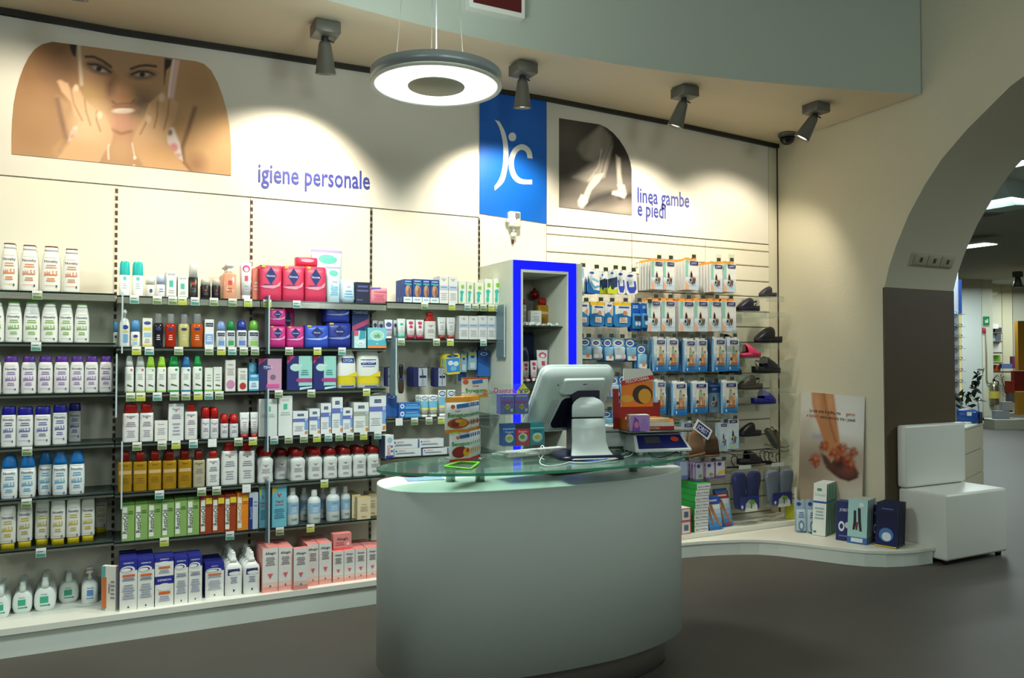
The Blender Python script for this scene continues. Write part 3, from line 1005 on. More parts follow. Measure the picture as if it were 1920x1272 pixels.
# ================================================================== GOODS: PROTOTYPES
def superring(a, b, n, z, seg=20, cx=0.0, cy=0.0):
    out = []
    for k in range(seg):
        c, s_ = cos(2 * pi * (k + 0.5) / seg), sin(2 * pi * (k + 0.5) / seg)
        out.append((cx + a * (abs(c) ** (2 / n)) * (1 if c > 0 else -1), cy + b * (abs(s_) ** (2 / n)) * (1 if s_ > 0 else -1), z))
    return out


def prof_at(prof, v):
    P = [(p[0], p[1], p[2] if len(p) > 2 else p[1]) for p in prof]
    if v <= P[0][0]:
        return P[0][1], P[0][2]
    for (z0, s0, d0), (z1, s1, d1) in zip(P, P[1:]):
        if v <= z1:
            f = (v - z0) / max(z1 - z0, 1e-6)
            return s0 + (s1 - s0) * f, d0 + (d1 - d0) * f
    return P[-1][1], P[-1][2]


def shell(m, w, h, d, prof, col, n, cap0=True, cap1=True, seg=20):
    m.loft([superring(w / 2 * p[1], d / 2 * (p[2] if len(p) > 2 else p[1]), n, h * p[0], seg) for p in prof], col, cap0, cap1)


def P_bottle(w, h, d, k):
    parts = []
    n = k.get('n', 2.6)
    rough = k.get('rough', 0.35)
    m = MB(); shell(m, w, h, d, k['prof'], mat(k['body'], rough), n)
    parts.append((k.get('bodyname', 'body'), m.mesh('body')))
    for nm, col, prof in k.get('caps', []):
        m = MB(); shell(m, w, h, d, prof, mat(col, k.get('caprough', 0.3)), k.get('cn', n))
        parts.append((nm, m.mesh(nm)))
    if k.get('ops'):
        def yf(x, v):
            s_, q = prof_at(k['prof'], v)
            a, b = w / 2 * s_, d / 2 * q
            t = min(abs(x) / a, 0.985)
            return -b * (1 - t ** n) ** (1 / n)
        m = MB(); decal(m, k['ops'], w, h, yf)
        parts.append(('label', m.mesh('label')))
    return parts


def P_carton(w, h, d, k):
    m = MB()
    m.box(-w / 2, -d / 2, 0, w / 2, d / 2, h, mat(k['body'], 0.5), mat(k.get('front', k['body']), 0.5), mat(k.get('top', k['body']), 0.5), mat(k.get('side', k['body']), 0.5))
    # lid seam: the tuck flap stands a little proud of the top
    m.box(-w / 2 + 0.001, -d / 2 + 0.002, h, w / 2 - 0.001, d / 2 - 0.002, h + 0.0006, mat(k.get('top', k['body']), 0.5))
    parts = [('carton', m.mesh('carton'))]
    if k.get('ops'):
        m = MB(); decal(m, k['ops'], w, h, lambda x, v: -d / 2)
        parts.append(('front_print', m.mesh('front_print')))
    if k.get('flap'):
        m = MB(); fh = k.get('flaph', 0.12) * h
        W2 = w * 0.46
        m.prism([(-W2, h), (-W2, h + fh * 0.8), (-W2 + 0.006, h + fh), (-0.008, h + fh), (-0.008, h + fh * 0.55), (0.008, h + fh * 0.55), (0.008, h + fh), (W2 - 0.006, h + fh), (W2, h + fh * 0.8), (W2, h)][::-1], 'y', d / 2 - 0.0015, d / 2, mat(k['flap'], 0.5))
        parts.append(('hang_tab', m.mesh('hang_tab')))
    return parts


def P_card(w, h, d, k):
    """hanging pack: printed card with a slotted head and a raised blister or pouch"""
    m = MB()
    r = 0.12 * w
    out = [(-w / 2, r), (-w / 2 + r, 0), (w / 2 - r, 0), (w / 2, r), (w / 2, h - r), (w / 2 - r, h), (0.1 * w, h), (0.1 * w, h - 0.035 * h), (-0.1 * w, h - 0.035 * h), (-0.1 * w, h), (-w / 2 + r, h), (-w / 2, h - r)]
    m.prism(out, 'y', d / 2 - 0.0025, d / 2, mat(k['body'], 0.45))
    parts = [('card', m.mesh('card'))]
    if k.get('ops'):
        m = MB(); decal(m, k['ops'], w, h, lambda x, v: d / 2 - 0.0025)
        parts.append(('card_print', m.mesh('card_print')))
    if k.get('blister'):
        a, b, c, e, col = k['blister']
        m = MB(); m.rbox((a - 0.5) * w, -d / 2, b * h, (c - 0.5) * w, d / 2 - 0.004, e * h, min(0.3 * (d - 0.004), 0.008), mat(col, 0.25), 2)
        parts.append(('blister', m.mesh('blister')))
        if k.get('bops'):
            m = MB(); decal(m, k['bops'], (c - a) * w, (e - b) * h, lambda x, v: -d / 2 - 0.0004, (a + c - 1) / 2 * w, b * h)
            parts.append(('blister_print', m.mesh('blister_print')))
    return parts


_proto = {}
ITEMS = []
T = {}


def proto(tp, w, h, d):
    k = T[tp]
    q = lambda v, s_: max(s_, round(v / s_) * s_)
    key = (tp, round(q(w, 0.003), 4), round(q(h, 0.004), 4), round(q(d, 0.004), 4))
    if key not in _proto:
        _proto[key] = k['fn'](key[1], key[2], key[3], k)
    return _proto[key], key


def spawn(tp, loc, w, h, d=None, rz=0.0, rx=0.0, ry=0.0, place='', front=True, label=None, single=False, order=None, group=None):
    k = T[tp]
    d = d or k.get('d', 0.05)
    parts, key = proto(tp, w, h, d)
    o = link(k['name'], None, None, loc, (rx, ry, rz))
    o.empty_display_size = 0.02
    o['category'] = k['cat']
    main = blis = None
    for nm, me in parts:
        q = link(nm, me, (blis or o) if nm == 'blister_print' else (main if nm == 'label' and len(parts) > 2 else o))
        main = main or q
        blis = q if nm == 'blister' else blis
    ITEMS.append((o, tp, place, front, label, loc[0] if order is None else order, group))
    return o


def words(t):
    return len(t.replace(',', ' ').split())


def finish_labels():
    bins = {}
    ordinal = {}
    for it in ITEMS:
        o, tp, place, front, label, order, group = it
        if label:
            o['label'] = label
            if group:
                o['group'] = group
            continue
        if front is True:
            bins.setdefault((T[tp]['desc'], place), []).append(it)
    for (desc, place), L in bins.items():
        L.sort(key=lambda i: i[5])
        for n, it in enumerate(L):
            o = it[0]
            if len(L) == 1:
                o['label'] = '%s, %s' % (desc, place)
            else:
                od = 'leftmost' if n == 0 else ('rightmost' if n == len(L) - 1 else NTH[n] + ' from left')
                ordinal[o.name] = od
                o['label'] = '%s, %s, %s' % (desc, od, place)
                o['group'] = '%ss %s' % (desc, place)
    for it in ITEMS:
        o, tp, place, front, label, order, group = it
        if label or front is True:
            continue
        f, q = front
        depth = 'just' if q == 1 else NTH[q - 1]
        pl = place[3:] if place.startswith('on ') else place
        desc = T[tp]['desc']
        od = ordinal.get(f.name)
        if od is None:
            own = f.get('label') or ''
            w0 = own.split()[0] if own else ''
            tail = 'behind the %s one' % (w0 if w0 in ('upper', 'lower', 'single') else 'front')
        else:
            tail = 'behind %s one' % od if 'from' not in od else 'behind the %s' % od
        lab = '%s %s %s, %s' % (desc, depth, tail, pl)
        while words(lab) > 16:
            desc = ' '.join(desc.split()[:-1]).rstrip(',')
            if desc.split()[-1] in ('with', 'and', 'on', 'in', 'of', 'a', 'the'):
                desc = ' '.join(desc.split()[:-1])
            lab = '%s %s %s, %s' % (desc, depth, tail, pl)
        o['label'] = lab
        o['group'] = '%ss behind, %s' % (T[tp]['desc'], pl)


def row(bay, sh, items, Y=-0.305, z=None, place=None):
    zz = SHZ[bay][sh] if z is None else z
    pl = place or 'on %s %s shelf' % (BAYN[bay], SHN[bay][sh])
    for it in items:
        tp, x0, x1, yt = it[:4]
        op = it[4] if len(it) > 4 else {}
        k = T[tp]
        y_ = op.get('Y', Y)
        z0 = zz + op.get('dz', 0.0)
        xm = (x0 + x1) / 2
        if 'yb' in op:
            y_ = atz(xm, op['yb'], z0).y
        top = at(xm, yt, y_)
        yb = pix((top.x, y_, z0))[1]
        ym = (yt + yb) / 2
        A, B = at(x0, ym, y_), at(x1, ym, y_)
        w_, h_ = B.x - A.x - 0.0012, top.z - z0
        d_ = op.get('d', k.get('dr', 0) * w_ or k.get('d', 0.05))
        d_ = proto(tp, w_, h_, d_)[1][3]
        xc = (A.x + B.x) / 2
        nb = op.get('nb', 0)
        for q in range(nb + 1):
            yy = y_ + d_ / 2 + q * (d_ + 0.004)
            if yy + d_ / 2 > -0.008:
                break
            o = spawn(tp, (xc + (op.get('jit', 0.0) * random.uniform(-1, 1) if q else 0), yy, z0), w_, h_, d_, rz=op.get('rz', 0.0), place=op.get('pl', pl), front=True if q == 0 else (first, q), label=op.get('label') if q == 0 else None)
            if q == 0:
                first = o


# ------------------------------------------------------------------ the kinds of goods
NAVY = '#1f2461'
GR = '#8b8f95'


def nov(c, v0=0.0):
    return [('R', 0.2, 0.735 + v0, 0.8, 0.742 + v0, '#b9a79a'), ('T', 'Novelty', 0.5, 0.665 + v0, 0.055, NAVY, 0.72), ('L', 0.24, 0.50 + v0, 0.78, 0.60 + v0, 2, c),
            ('T', 'pH 5.5', 0.5, 0.41 + v0, 0.095, c, 0.66), ('R', 0.2, 0.36 + v0, 0.8, 0.385 + v0, c), ('L', 0.28, 0.22 + v0, 0.72, 0.31 + v0, 2, c), ('R', 0.18, 0.135 + v0, 0.72, 0.142 + v0, c), ('R', 0.74, 0.10 + v0, 0.82, 0.15 + v0, '#4a4a7c')]


def bottle(key, name, desc, cat='bottle', **k):
    T[key] = dict(fn=P_bottle, name=name, desc=desc, cat=cat, **k)


def carton(key, name, desc, cat='box', **k):
    T[key] = dict(fn=P_carton, name=name, desc=desc, cat=cat, **k)


def card(key, name, desc, cat='pack', **k):
    T[key] = dict(fn=P_card, name=name, desc=desc, cat=cat, **k)


PA = [(0, .90), (.02, .98), (.05, 1), (.42, 1), (.60, .96), (.74, .88), (.84, .77), (.88, .71)]
bottle('nov_o', 'shampoo_bottle', 'white bottle with brown rim, orange print', body='#f1efe4', prof=PA, dr=.55, n=2.6, ops=nov('#e0895c'),
       caps=[('cap', '#f4f2ea', [(.88, .70), (.97, .655)]), ('cap_rim', '#7b3d28', [(.97, .665), (.99, .665), (1, .62)])])
bottle('nov_g', 'shampoo_bottle', 'white bottle with green print', body='#eef0ea', prof=PA, dr=.55, n=2.6, ops=nov('#7fae4f', -0.03),
       caps=[('cap', '#eef0ea', [(.88, .70), (.965, .665)]), ('cap_rim', '#63a53c', [(.965, .68), (.985, .68), (1, .62)])])
bottle('nov_p', 'shampoo_bottle', 'white bottle with purple cap', body='#eceae8', prof=[(0, .92), (.03, 1), (.55, 1), (.72, .96), (.80, .88), (.85, .80)], dr=.5, n=2.8, ops=nov('#8b66b5', 0.0),
       caps=[('cap', '#5a2b94', [(.845, .84), (.87, .86), (.95, .80), (.99, .74), (1, .66)])])
bottle('nov_n', 'lotion_bottle', 'white bottle with navy cap', body='#e9e9e6', prof=[(0, .94), (.03, 1), (.6, 1), (.76, .97), (.80, .93)], dr=.5, n=3.2, ops=nov('#5a5aa8', 0.02),
       caps=[('cap', '#1c1a8c', [(.80, .92), (.83, .93), (.95, .88), (.99, .82), (1, .74)])])
bottle('nov_b', 'lotion_bottle', 'white bottle with blue domed cap', body='#e9ecea', prof=[(0, .88), (.03, .95), (.3, 1), (.55, .98), (.70, .92)], dr=.55, n=2.6, ops=nov('#5aa6cf', -0.07),
       caps=[('cap', '#2278c4', [(.70, .92), (.78, .89), (.88, .80), (.95, .66), (.99, .48), (1, .36)])])
bottle('nov_y', 'bath_bottle', 'inverted white bottle on yellow cap', body='#e6e5dc', prof=[(.15, .95), (.17, 1), (.55, 1), (.85, .98), (.96, .93), (1, .84)], dr=.5, n=3.0, ops=nov('#c9b03e', 0.08),
       caps=[('cap', '#cdb61f', [(0, .84), (.10, .84), (.15, .88)])])
bottle('soap_g', 'soap_bottle', 'flat round white soap bottle, green print', body='#eef3ee', prof=[(0, .62), (.02, .74), (.08, .88), (.18, .98), (.32, 1), (.46, .97), (.58, .84), (.65, .62), (.69, .40)], dr=.42, n=2.6,
       ops=[('T', 'Novelty', .47, .50, .035, NAVY, .42), ('R', .28, .25, .66, .44, '#3fae8e'), ('L', .28, .14, .74, .22, 1, '#3fae8e'), ('R', .66, .16, .74, .20, '#41618c')],
       caps=[('cap', '#e2ece6', [(.68, .34, .8), (.84, .34, .8), (.86, .29, .7), (1, .27, .66)])])
bottle('soap_b', 'soap_bottle', 'white pump soap bottle, blue print', body='#eef3ee', prof=[(0, .90), (.03, 1), (.50, 1), (.60, .92), (.67, .66), (.70, .44)], dr=.5, n=3.0,
       ops=[('T', 'Novelty', .55, .48, .04, NAVY, .5), ('R', .33, .24, .72, .42, '#5b8fd0'), ('L', .3, .14, .74, .2, 1, '#5b8fd0')],
       caps=[('pump', '#f2efe4', [(.70, .28), (.80, .26), (.82, .16), (.90, .16), (.905, .46), (.96, .48), (1, .30)])])
carton('box_or', 'flat_carton', 'slanted white box with orange strip', body='#efece2', side='#d7cfb8', ops=[('R', 0, 0, .28, 1, '#6fb3b6'), ('P', [(.05, .05), (.36, .05), (.36, .75), (.05, .75)], '#e0763a'), ('T', 'DERMON', .55, .5, .1, '#3a3a3a', .5, pi / 2), ('L', .65, .25, .95, .7, 5, GR)])


def swoosh(c):
    return [('E', .45, .80, .42, .07, '#f3f3ee'), ('E', .40, .80, .34, .045, c), ('E', .36, .795, .29, .035, '#f3f3ee')]


def dermon(c, rows=True):
    return [('R', 0, .78, 1, 1, '#2b3096'), ('T', 'DERMON', .5, .925, .03, '#e6e8f4', .75)] + swoosh('#2b3096') + [('R', .16, .665, .86, .705, c), ('L', .14, .58, .86, .65, 2, '#6c7090'), ('L', .15, .22, .85, .52, 6, '#a2abc4'), ('E', .5, .07, .05, .02, '#44465c')]


carton('derm_o', 'cream_carton', 'white and navy carton with orange bar', body='#efeee8', side='#2b3096', top='#252a86', ops=dermon('#ea6a2c'), d=.055)
carton('derm_w', 'cream_carton', 'slim white and navy carton', body='#efeee8', side='#2b3096', top='#252a86', ops=dermon('#f0efea'), d=.05)
carton('derm_s', 'cream_carton', 'half height navy and orange carton', body='#efeee8', side='#2b3096', top='#252a86', ops=[('R', 0, .74, 1, 1, '#2b3096'), ('T', 'DERMON', .5, .88, .07, '#e6e8f4', .75), ('E', .5, .64, .40, .13, '#f3f3ee'), ('R', .2, .40, .82, .49, '#ea6a2c'), ('L', .2, .15, .8, .36, 3, '#a2abc4')], d=.055)
bottle('derm_b', 'lotion_bottle', 'white bottle with tall nozzle, navy label', body='#eff0ee', prof=[(0, .96), (.02, 1), (.60, 1), (.66, .93), (.71, .7), (.75, .45)], dr=.55, n=4, ops=[('R', .14, .48, .86, .62, '#2a2f66'), ('E', .56, .52, .36, .045, '#eff0ee'), ('L', .3, .28, .7, .44, 4, '#7d86a8'), ('E', .5, .12, .05, .03, '#3a3d52')],
       caps=[('nozzle', '#eef0ee', [(.75, .40), (.84, .40), (.85, .30), (.97, .24), (1, .2)])])


def alk(c):
    return [('R', 0, 0, 1, .12, '#f2a79c'), ('R', 0, .12, 1, .22, '#f5cfc4'), ('T', 'Alkagin', .5, .885, .055, '#3c3040', .86), ('L', .2, .60, .8, .80, 5, '#8d8488'), ('P', [(.33, .42), (.67, .42), (.5, .30)], c), ('E', .5, .14, .06, .025, '#8d6a66')]


carton('alk', 'wash_carton', 'tall white and pink carton', body='#f0a39a', side='#e99a90', top='#ee8f8a', front='#efece8', ops=alk('#e86a72'), d=.055)
carton('alk_s', 'wash_carton', 'shorter white and pink carton', body='#f0a39a', side='#e99a90', top='#ee8f8a', front='#efece8', ops=alk('#e86a72'), d=.05)
carton('alk_p', 'wash_carton', 'pink box laid on the shorter cartons', body='#f29a97', top='#ee8f8a', ops=[('T', 'Alkagin', .5, .68, .17, '#3c3040', .8), ('R', 0, 0, 1, .12, '#e66e70'), ('L', .12, .25, .6, .5, 2, '#c9686a'), ('E', .8, .34, .08, .11, '#f5e4e0')], d=.06)
# second bay
bottle('deo_t', 'deodorant_bottle', 'white deodorant with turquoise cap', body='#eef2ee', prof=[(0, .96), (.02, 1), (.60, 1)], dr=.7, n=2.6, ops=[('E', .5, .5, .18, .06, '#6fd0c8'), ('L', .25, .2, .75, .38, 3, '#b8d6d4')], caps=[('cap', '#27bdb8', [(.60, 1.0), (.62, 1.02), (.92, .94), (.98, .84), (1, .7)])])
bottle('roll_w', 'roll_on', 'cream white roll-on jar', 'jar', body='#efece0', prof=[(0, .92), (.04, 1), (.52, 1), (.58, .9)], dr=.9, n=2.2, ops=[('E', .55, .28, .16, .1, '#3c4a80')], caps=[('cap', '#f3efe2', [(.58, .96), (.85, .94), (.97, .82), (1, .6)])])
bottle('roll_l', 'roll_on', 'white roll-on with pale blue cap', 'jar', body='#eff0f2', prof=[(0, .92), (.04, 1), (.52, 1), (.58, .9)], dr=.9, n=2.2, ops=[('L', .3, .2, .75, .4, 2, '#6674b0')], caps=[('cap', '#c3cdea', [(.58, .98), (.86, .96), (.97, .86), (1, .6)])])
carton('vic_s', 'small_carton', 'small white carton with teal square', body='#eff0ea', ops=[('T', 'VICHY', .5, .87, .07, '#6f7472', .8), ('R', .28, .40, .68, .64, '#4fc0ae'), ('R', .1, .02, .9, .06, '#9aa29e'), ('L', .2, .14, .8, .3, 2, '#b8bcba')], d=.045)
bottle('men_b', 'deodorant_bottle', 'black deodorant with frosted cap', body='#17181a', prof=[(0, .96), (.02, 1), (.60, 1)], dr=.7, n=2.6, ops=[('R', .36, .38, .66, .46, '#b5402e'), ('L', .3, .15, .75, .3, 2, '#55585c')], caps=[('cap', '#dddcd2', [(.60, .92), (.9, .86), (1, .7)])])
bottle('roll_k', 'roll_on', 'black roll-on with frosted cap', 'jar', body='#1b1c1e', prof=[(0, .94), (.04, 1), (.60, 1), (.66, .9)], dr=.9, n=2.2, ops=[('R', .4, .36, .6, .44, '#b5402e'), ('L', .3, .16, .7, .3, 2, '#63666c')], caps=[('cap', '#c9c6ba', [(.66, .92), (.9, .88), (1, .6)])])
bottle('oil_p', 'body_oil_bottle', 'translucent salmon pump bottle', body='#e3a080', prof=[(0, .94), (.03, 1), (.68, 1), (.72, .8), (.75, .5)], dr=.6, n=4, rough=.12, ops=[('R', .38, .40, .66, .52, '#d64a55'), ('L', .3, .18, .7, .34, 2, '#b96a52')], caps=[('pump', '#efeae0', [(.75, .42), (.82, .42), (.83, .3), (.90, .3), (.905, .62), (1, .6)])])
TUBE = [(.12, .80, 1.0), (.5, .90, .7), (.9, 1.0, .22), (.93, 1.0, .07), (1, 1.0, .06)]
TCAP = [(0, .74, .92), (.02, .76, .95), (.12, .78, .98)]
bottle('tube_h', 'cream_tube', 'standing white tube with pink heart', 'tube', body='#f1eff0', prof=TUBE, dr=.5, n=2.2, ops=[('E', .5, .83, .34, .10, '#e04a78'), ('E', .5, .81, .2, .06, '#f1eff0'), ('R', .36, .50, .66, .64, '#de4a66'), ('L', .3, .2, .7, .4, 3, '#c2b2ba')], caps=[('cap', '#ece8ea', TCAP)])
carton('salm', 'small_carton', 'salmon red carton', body='#e8836c', top='#d9705c', ops=[('L', .2, .3, .8, .6, 3, '#f2c9bc')], d=.05)
bottle('pump_w', 'lotion_bottle', 'white pump bottle, blue oval', body='#eceeea', prof=[(0, .94), (.03, 1), (.60, 1), (.72, .7), (.76, .35)], dr=.7, n=2.4, ops=[('E', .55, .52, .30, .06, '#34489c'), ('R', .2, .38, .85, .44, '#e8cf5a'), ('R', .25, .12, .82, .34, '#7fb3e0')], caps=[('pump', '#f0f0ec', [(.76, .22), (.88, .20), (.885, .38), (.94, .40), (1, .16)])])
bottle('roll_y', 'roll_on', 'white roll-on with sky blue cap', 'jar', body='#eceeea', prof=[(0, .94), (.04, 1), (.50, 1), (.58, .85)], dr=.9, n=2.2, ops=[('E', .5, .40, .26, .06, '#34489c'), ('R', .3, .24, .72, .33, '#e8cf5a'), ('R', .3, .1, .72, .2, '#8fc0e6')], caps=[('cap', '#5b9ad2', [(.58, .92), (.85, .92), (.97, .8), (1, .55)])])
carton('cart_y', 'cream_carton', 'white carton with blue oval and yellow band', body='#eceada', ops=[('E', .5, .83, .38, .06, '#3c509e'), ('R', .1, .58, .9, .68, '#e3cf52'), ('R', .15, .36, .9, .5, '#9cc4e4'), ('R', 0, .03, 1, .1, '#d9c95c'), ('L', .2, .14, .8, .3, 3, '#a9b2bc')], d=.05)
LIQ = [(0, .88), (.03, .96), (.25, .9), (.45, .98), (.60, 1), (.68, .9), (.71, .7)]
for key, col, ds in (('liq_k', '#20202a', 'dark bath bottle with grey cap'), ('liq_r', '#a82a18', 'red bath bottle with grey cap'), ('liq_y', '#c2bd7c', 'pale yellow bath bottle with grey cap'), ('liq_o', '#c2551a', 'orange bath bottle with grey cap')):
    bottle(key, 'bath_bottle', ds, body=col, prof=LIQ, dr=.75, n=2.3, rough=.1, ops=[('E', .5, .54, .26, .045, '#2c3474'), ('L', .32, .2, .68, .38, 3, '#d9cfc4')], caps=[('cap', '#8b8d8c', [(.71, .64), (.73, .68), (.94, .66), (1, .54)])])
carton('lyc_c', 'deodorant_carton', 'white carton with black and blue blocks', body='#eceeee', ops=[('R', .08, .74, .92, .88, '#23263c'), ('T', 'LYCIA', .5, .81, .07, '#c9cede', .7), ('R', .08, .12, .92, .48, '#82a6dc'), ('L', .2, .2, .8, .42, 3, '#e9eef8')], d=.045)
for key, c1, c2, ds in (('lr_b', '#8aa2d8', '#6e93d2', 'roll-on with pale blue cap'), ('lr_g', '#1d8c46', '#3e9e56', 'roll-on with green cap'), ('lr_n', '#2f3fa0', '#6e80c8', 'roll-on with dark blue cap'), ('lr_l', '#6cb33a', '#8ec44e', 'roll-on with lime cap')):
    bottle(key, 'roll_on', 'white ' + ds, 'jar', body='#e9ebee', prof=[(0, .95), (.03, 1), (.58, 1), (.63, .9)], dr=.8, n=3, ops=[('R', .12, .42, .88, .56, '#23263c'), ('T', 'LYCIA', .5, .49, .06, '#c9cede', .7), ('R', .2, .08, .84, .26, c2), ('L', .2, .28, .8, .4, 2, '#a0a8b8')], caps=[('cap', c1, [(.63, .9), (.8, .88), (.92, .76), (.98, .55), (1, .35)])])
for key, c1, ds in (('sp_c', '#d8dad4', 'white spray bottle with clear cap'), ('sp_l', '#a4d83a', 'white spray bottle with lime cap'), ('sp_g', '#149a48', 'white spray bottle with green cap'), ('sp_b', '#2f78b4', 'white spray bottle with blue cap')):
    bottle(key, 'spray_bottle', ds, body='#e9ece6', prof=[(0, .96), (.02, 1), (.66, 1), (.70, .9)], dr=.75, n=3, ops=[('E', .72, .62, .12, .035, c1 if key != 'sp_c' else '#d66a70'), ('L', .2, .35, .75, .52, 4, '#a9b4b0'), ('P', [(.25, .20), (.8, .16), (.8, .19), (.3, .24)], '#3c4a40'), ('R', .05, .02, .95, .06, c1 if key != 'sp_c' else '#9bbd4a')], caps=[('cap', c1, [(.70, .86), (.80, .80), (.96, .60), (1, .44)])])
carton('gre_s', 'small_carton', 'short white carton with green foot', body='#e9ebe2', ops=[('L', .2, .4, .8, .75, 3, '#a8b4a4'), ('P', [(.2, .24), (.8, .2), (.8, .26), (.3, .3)], '#4c5c4a'), ('R', 0, .02, 1, .08, '#8cc04a')], d=.045)
carton('gr_pk', 'cream_carton', 'white carton with lilac disc', body='#e7e2da', ops=[('T', 'Chilly', .5, .85, .05, '#4c4648', .8), ('L', .15, .5, .85, .74, 4, '#a09a98'), ('E', .5, .22, .42, .14, '#cf8ab8')], d=.05)
carton('gr_rd', 'cream_carton', 'white carton with red disc', body='#ece8e0', ops=[('T', 'Chilly', .5, .85, .06, '#4c4648', .8), ('L', .15, .5, .85, .74, 4, '#a09a98'), ('E', .5, .22, .36, .15, '#b8352f')], d=.05)
carton('bl_sm', 'small_carton', 'small blue and white carton', body='#3c9fd0', ops=[('R', 0, .1, 1, .6, '#e6edf0'), ('E', .5, .9, .4, .08, '#bfe0ee'), ('L', .2, .2, .8, .5, 3, '#4d8fc0')], d=.045)
carton('bl_ov', 'small_carton', 'blue carton with pale oval', body='#3fa0cc', ops=[('E', .5, .8, .44, .14, '#8ccbe2'), ('R', .1, .1, .9, .4, '#dce8ec')], d=.045)


def euc(v=.8, c='#b9312f'):
    return [('T', 'Eucerin', .5, v, .045, '#4a4652', .72), ('P', [(.38, v - .035), (.62, v - .035), (.5, v - .065)], c), ('L', .2, v - .28, .82, v - .14, 3, '#8f7f92'), ('L', .26, .12, .76, v - .36, 4, '#a9a4b2')]


RED = '#bb2019'
bottle('eu_a', 'lotion_bottle', 'white bottle with broad red cap', body='#ebe9e6', prof=[(0, .97), (.02, 1), (.70, 1), (.76, .95)], dr=.55, n=4, ops=euc(.68), caps=[('cap', RED, [(.76, .80), (.95, .77), (1, .68)])])
bottle('eu_b', 'lotion_bottle', 'white bottle with narrow red cap', body='#e9e8e4', prof=[(0, .97), (.02, 1), (.72, 1), (.79, .92)], dr=.55, n=4, ops=euc(.7), caps=[('cap', RED, [(.79, .62), (.95, .58), (1, .48)])])
carton('eu_s', 'small_carton', 'small white carton with grey lettering', body='#e9e8e2', ops=[('T', 'Eucerin', .5, .83, .06, '#6a6470', .6), ('L', .2, .3, .8, .66, 4, '#a9a4ac'), ('R', .2, .06, .8, .08, '#9a94a0')], d=.05)
carton('eu_t', 'cream_carton', 'tall white carton with red mark', body='#e6e7e6', ops=euc(.86), d=.06)
bottle('eu_d', 'roll_on', 'slim white spray with red cap', body='#e4e5e8', prof=[(0, .95), (.02, 1), (.60, 1), (.64, .95)], dr=.9, n=2.2, ops=euc(.5), caps=[('cap', '#c9201c', [(.64, .94), (.92, .92), (.98, .8), (1, .55)])])
bottle('eu_e', 'roll_on', 'squat white roll-on with red dome', 'jar', body='#dfe0e2', prof=[(0, .95), (.03, 1), (.56, 1), (.60, .95)], dr=.9, n=2.2, ops=euc(.48), caps=[('cap', '#c9201c', [(.60, .97), (.80, .95), (.92, .78), (.98, .5), (1, .3)])])
bottle('eu_f', 'cream_tube', 'white tube on red cap', 'tube', body='#eae8e8', prof=TUBE, dr=.5, n=2.2, ops=[('T', 'Eucerin', .5, .76, .05, '#54505a', .6), ('L', .28, .3, .72, .64, 4, '#b09aa0')], caps=[('cap', RED, TCAP)])
bottle('oil_a', 'bath_oil_bottle', 'amber bottle with red cap', body='#a97f1c', prof=[(0, .96), (.02, 1), (.70, 1), (.75, .95)], dr=.6, n=5, rough=.12, ops=[('R', .06, .44, .94, .53, '#cfae7c'), ('T', 'Eucerin', .5, .66, .03, '#5c3f16', .6), ('L', .2, .2, .8, .36, 3, '#8c6a22')], caps=[('cap', '#9c1d16', [(.75, .56), (.92, .62), (1, .54)])])
bottle('oil_c', 'lotion_bottle', 'pale clear bottle with dark red cap', body='#b9b08c', prof=[(0, .96), (.02, 1), (.70, 1), (.75, .95)], dr=.6, n=5, rough=.12, ops=euc(.66), caps=[('cap', '#8c1a16', [(.75, .6), (.95, .62), (1, .5)])])


def restiv(c, dark, tx='#1c2a1c', yl=None):
    o = [('R', 0, .94, 1, 1, dark), ('R', .06, .06, .42, .90, '#e9ebe2'), ('T', 'RestivOil', .25, .47, .34, tx, .80, pi / 2), ('L', .5, .70, .9, .80, 2, dark)]
    if yl:
        o.append(('R', .48, .78, 1, .94, yl))
    return o


carton('re_g', 'shampoo_carton', 'green carton with white strip', body='#8bb062', side='#7fa457', top='#6f9a48', ops=restiv('#8bb062', '#4c6a34'), d=.05)
carton('re_r', 'shampoo_carton', 'rust red carton with white strip', body='#a2421c', side='#93381a', top='#b34a20', ops=restiv('#a2421c', '#7a2c12', '#2c1a14', '#e8d33a'), d=.05)
carton('re_o', 'shampoo_carton', 'orange carton with white strip', body='#ee8a1c', side='#d9701a', top='#f08a20', ops=restiv('#ee8a1c', '#c9601a', '#c9761a', '#f0b32c'), d=.05)
carton('re_b', 'shampoo_carton', 'white carton with navy strip', body='#c9d6e0', side='#2b3f8c', top='#d9e0e4', ops=[('R', 0, 0, .4, .88, '#28388c'), ('T', 'RestivOil', .22, .45, .26, '#aebbe0', .78, pi / 2), ('L', .5, .6, .9, .8, 2, '#8a9ab0')], d=.05)
carton('vag', 'wash_carton', 'light blue carton with yellow corner', body='#7cc8dc', side='#6ab8ce', top='#6ab8ce', ops=[('P', [(.02, .98), (.50, .98), (.02, .78)], '#e9c73a'), ('P', [(.36, .80), (.5, .70), (.64, .80), (.6, .82), (.5, .755), (.4, .82)], '#c92c3c'), ('T', 'Vagisil', .5, .62, .05, '#c03048', .88), ('T', 'Cosmetic', .5, .54, .035, '#c03048', .7), ('L', .15, .2, .85, .45, 5, '#4a94b0')], d=.05)
# third bay
PACK = [(0, .97, .72), (.03, 1, .86), (.2, 1, 1), (.8, 1, 1), (.97, 1, .86), (1, .97, .7)]


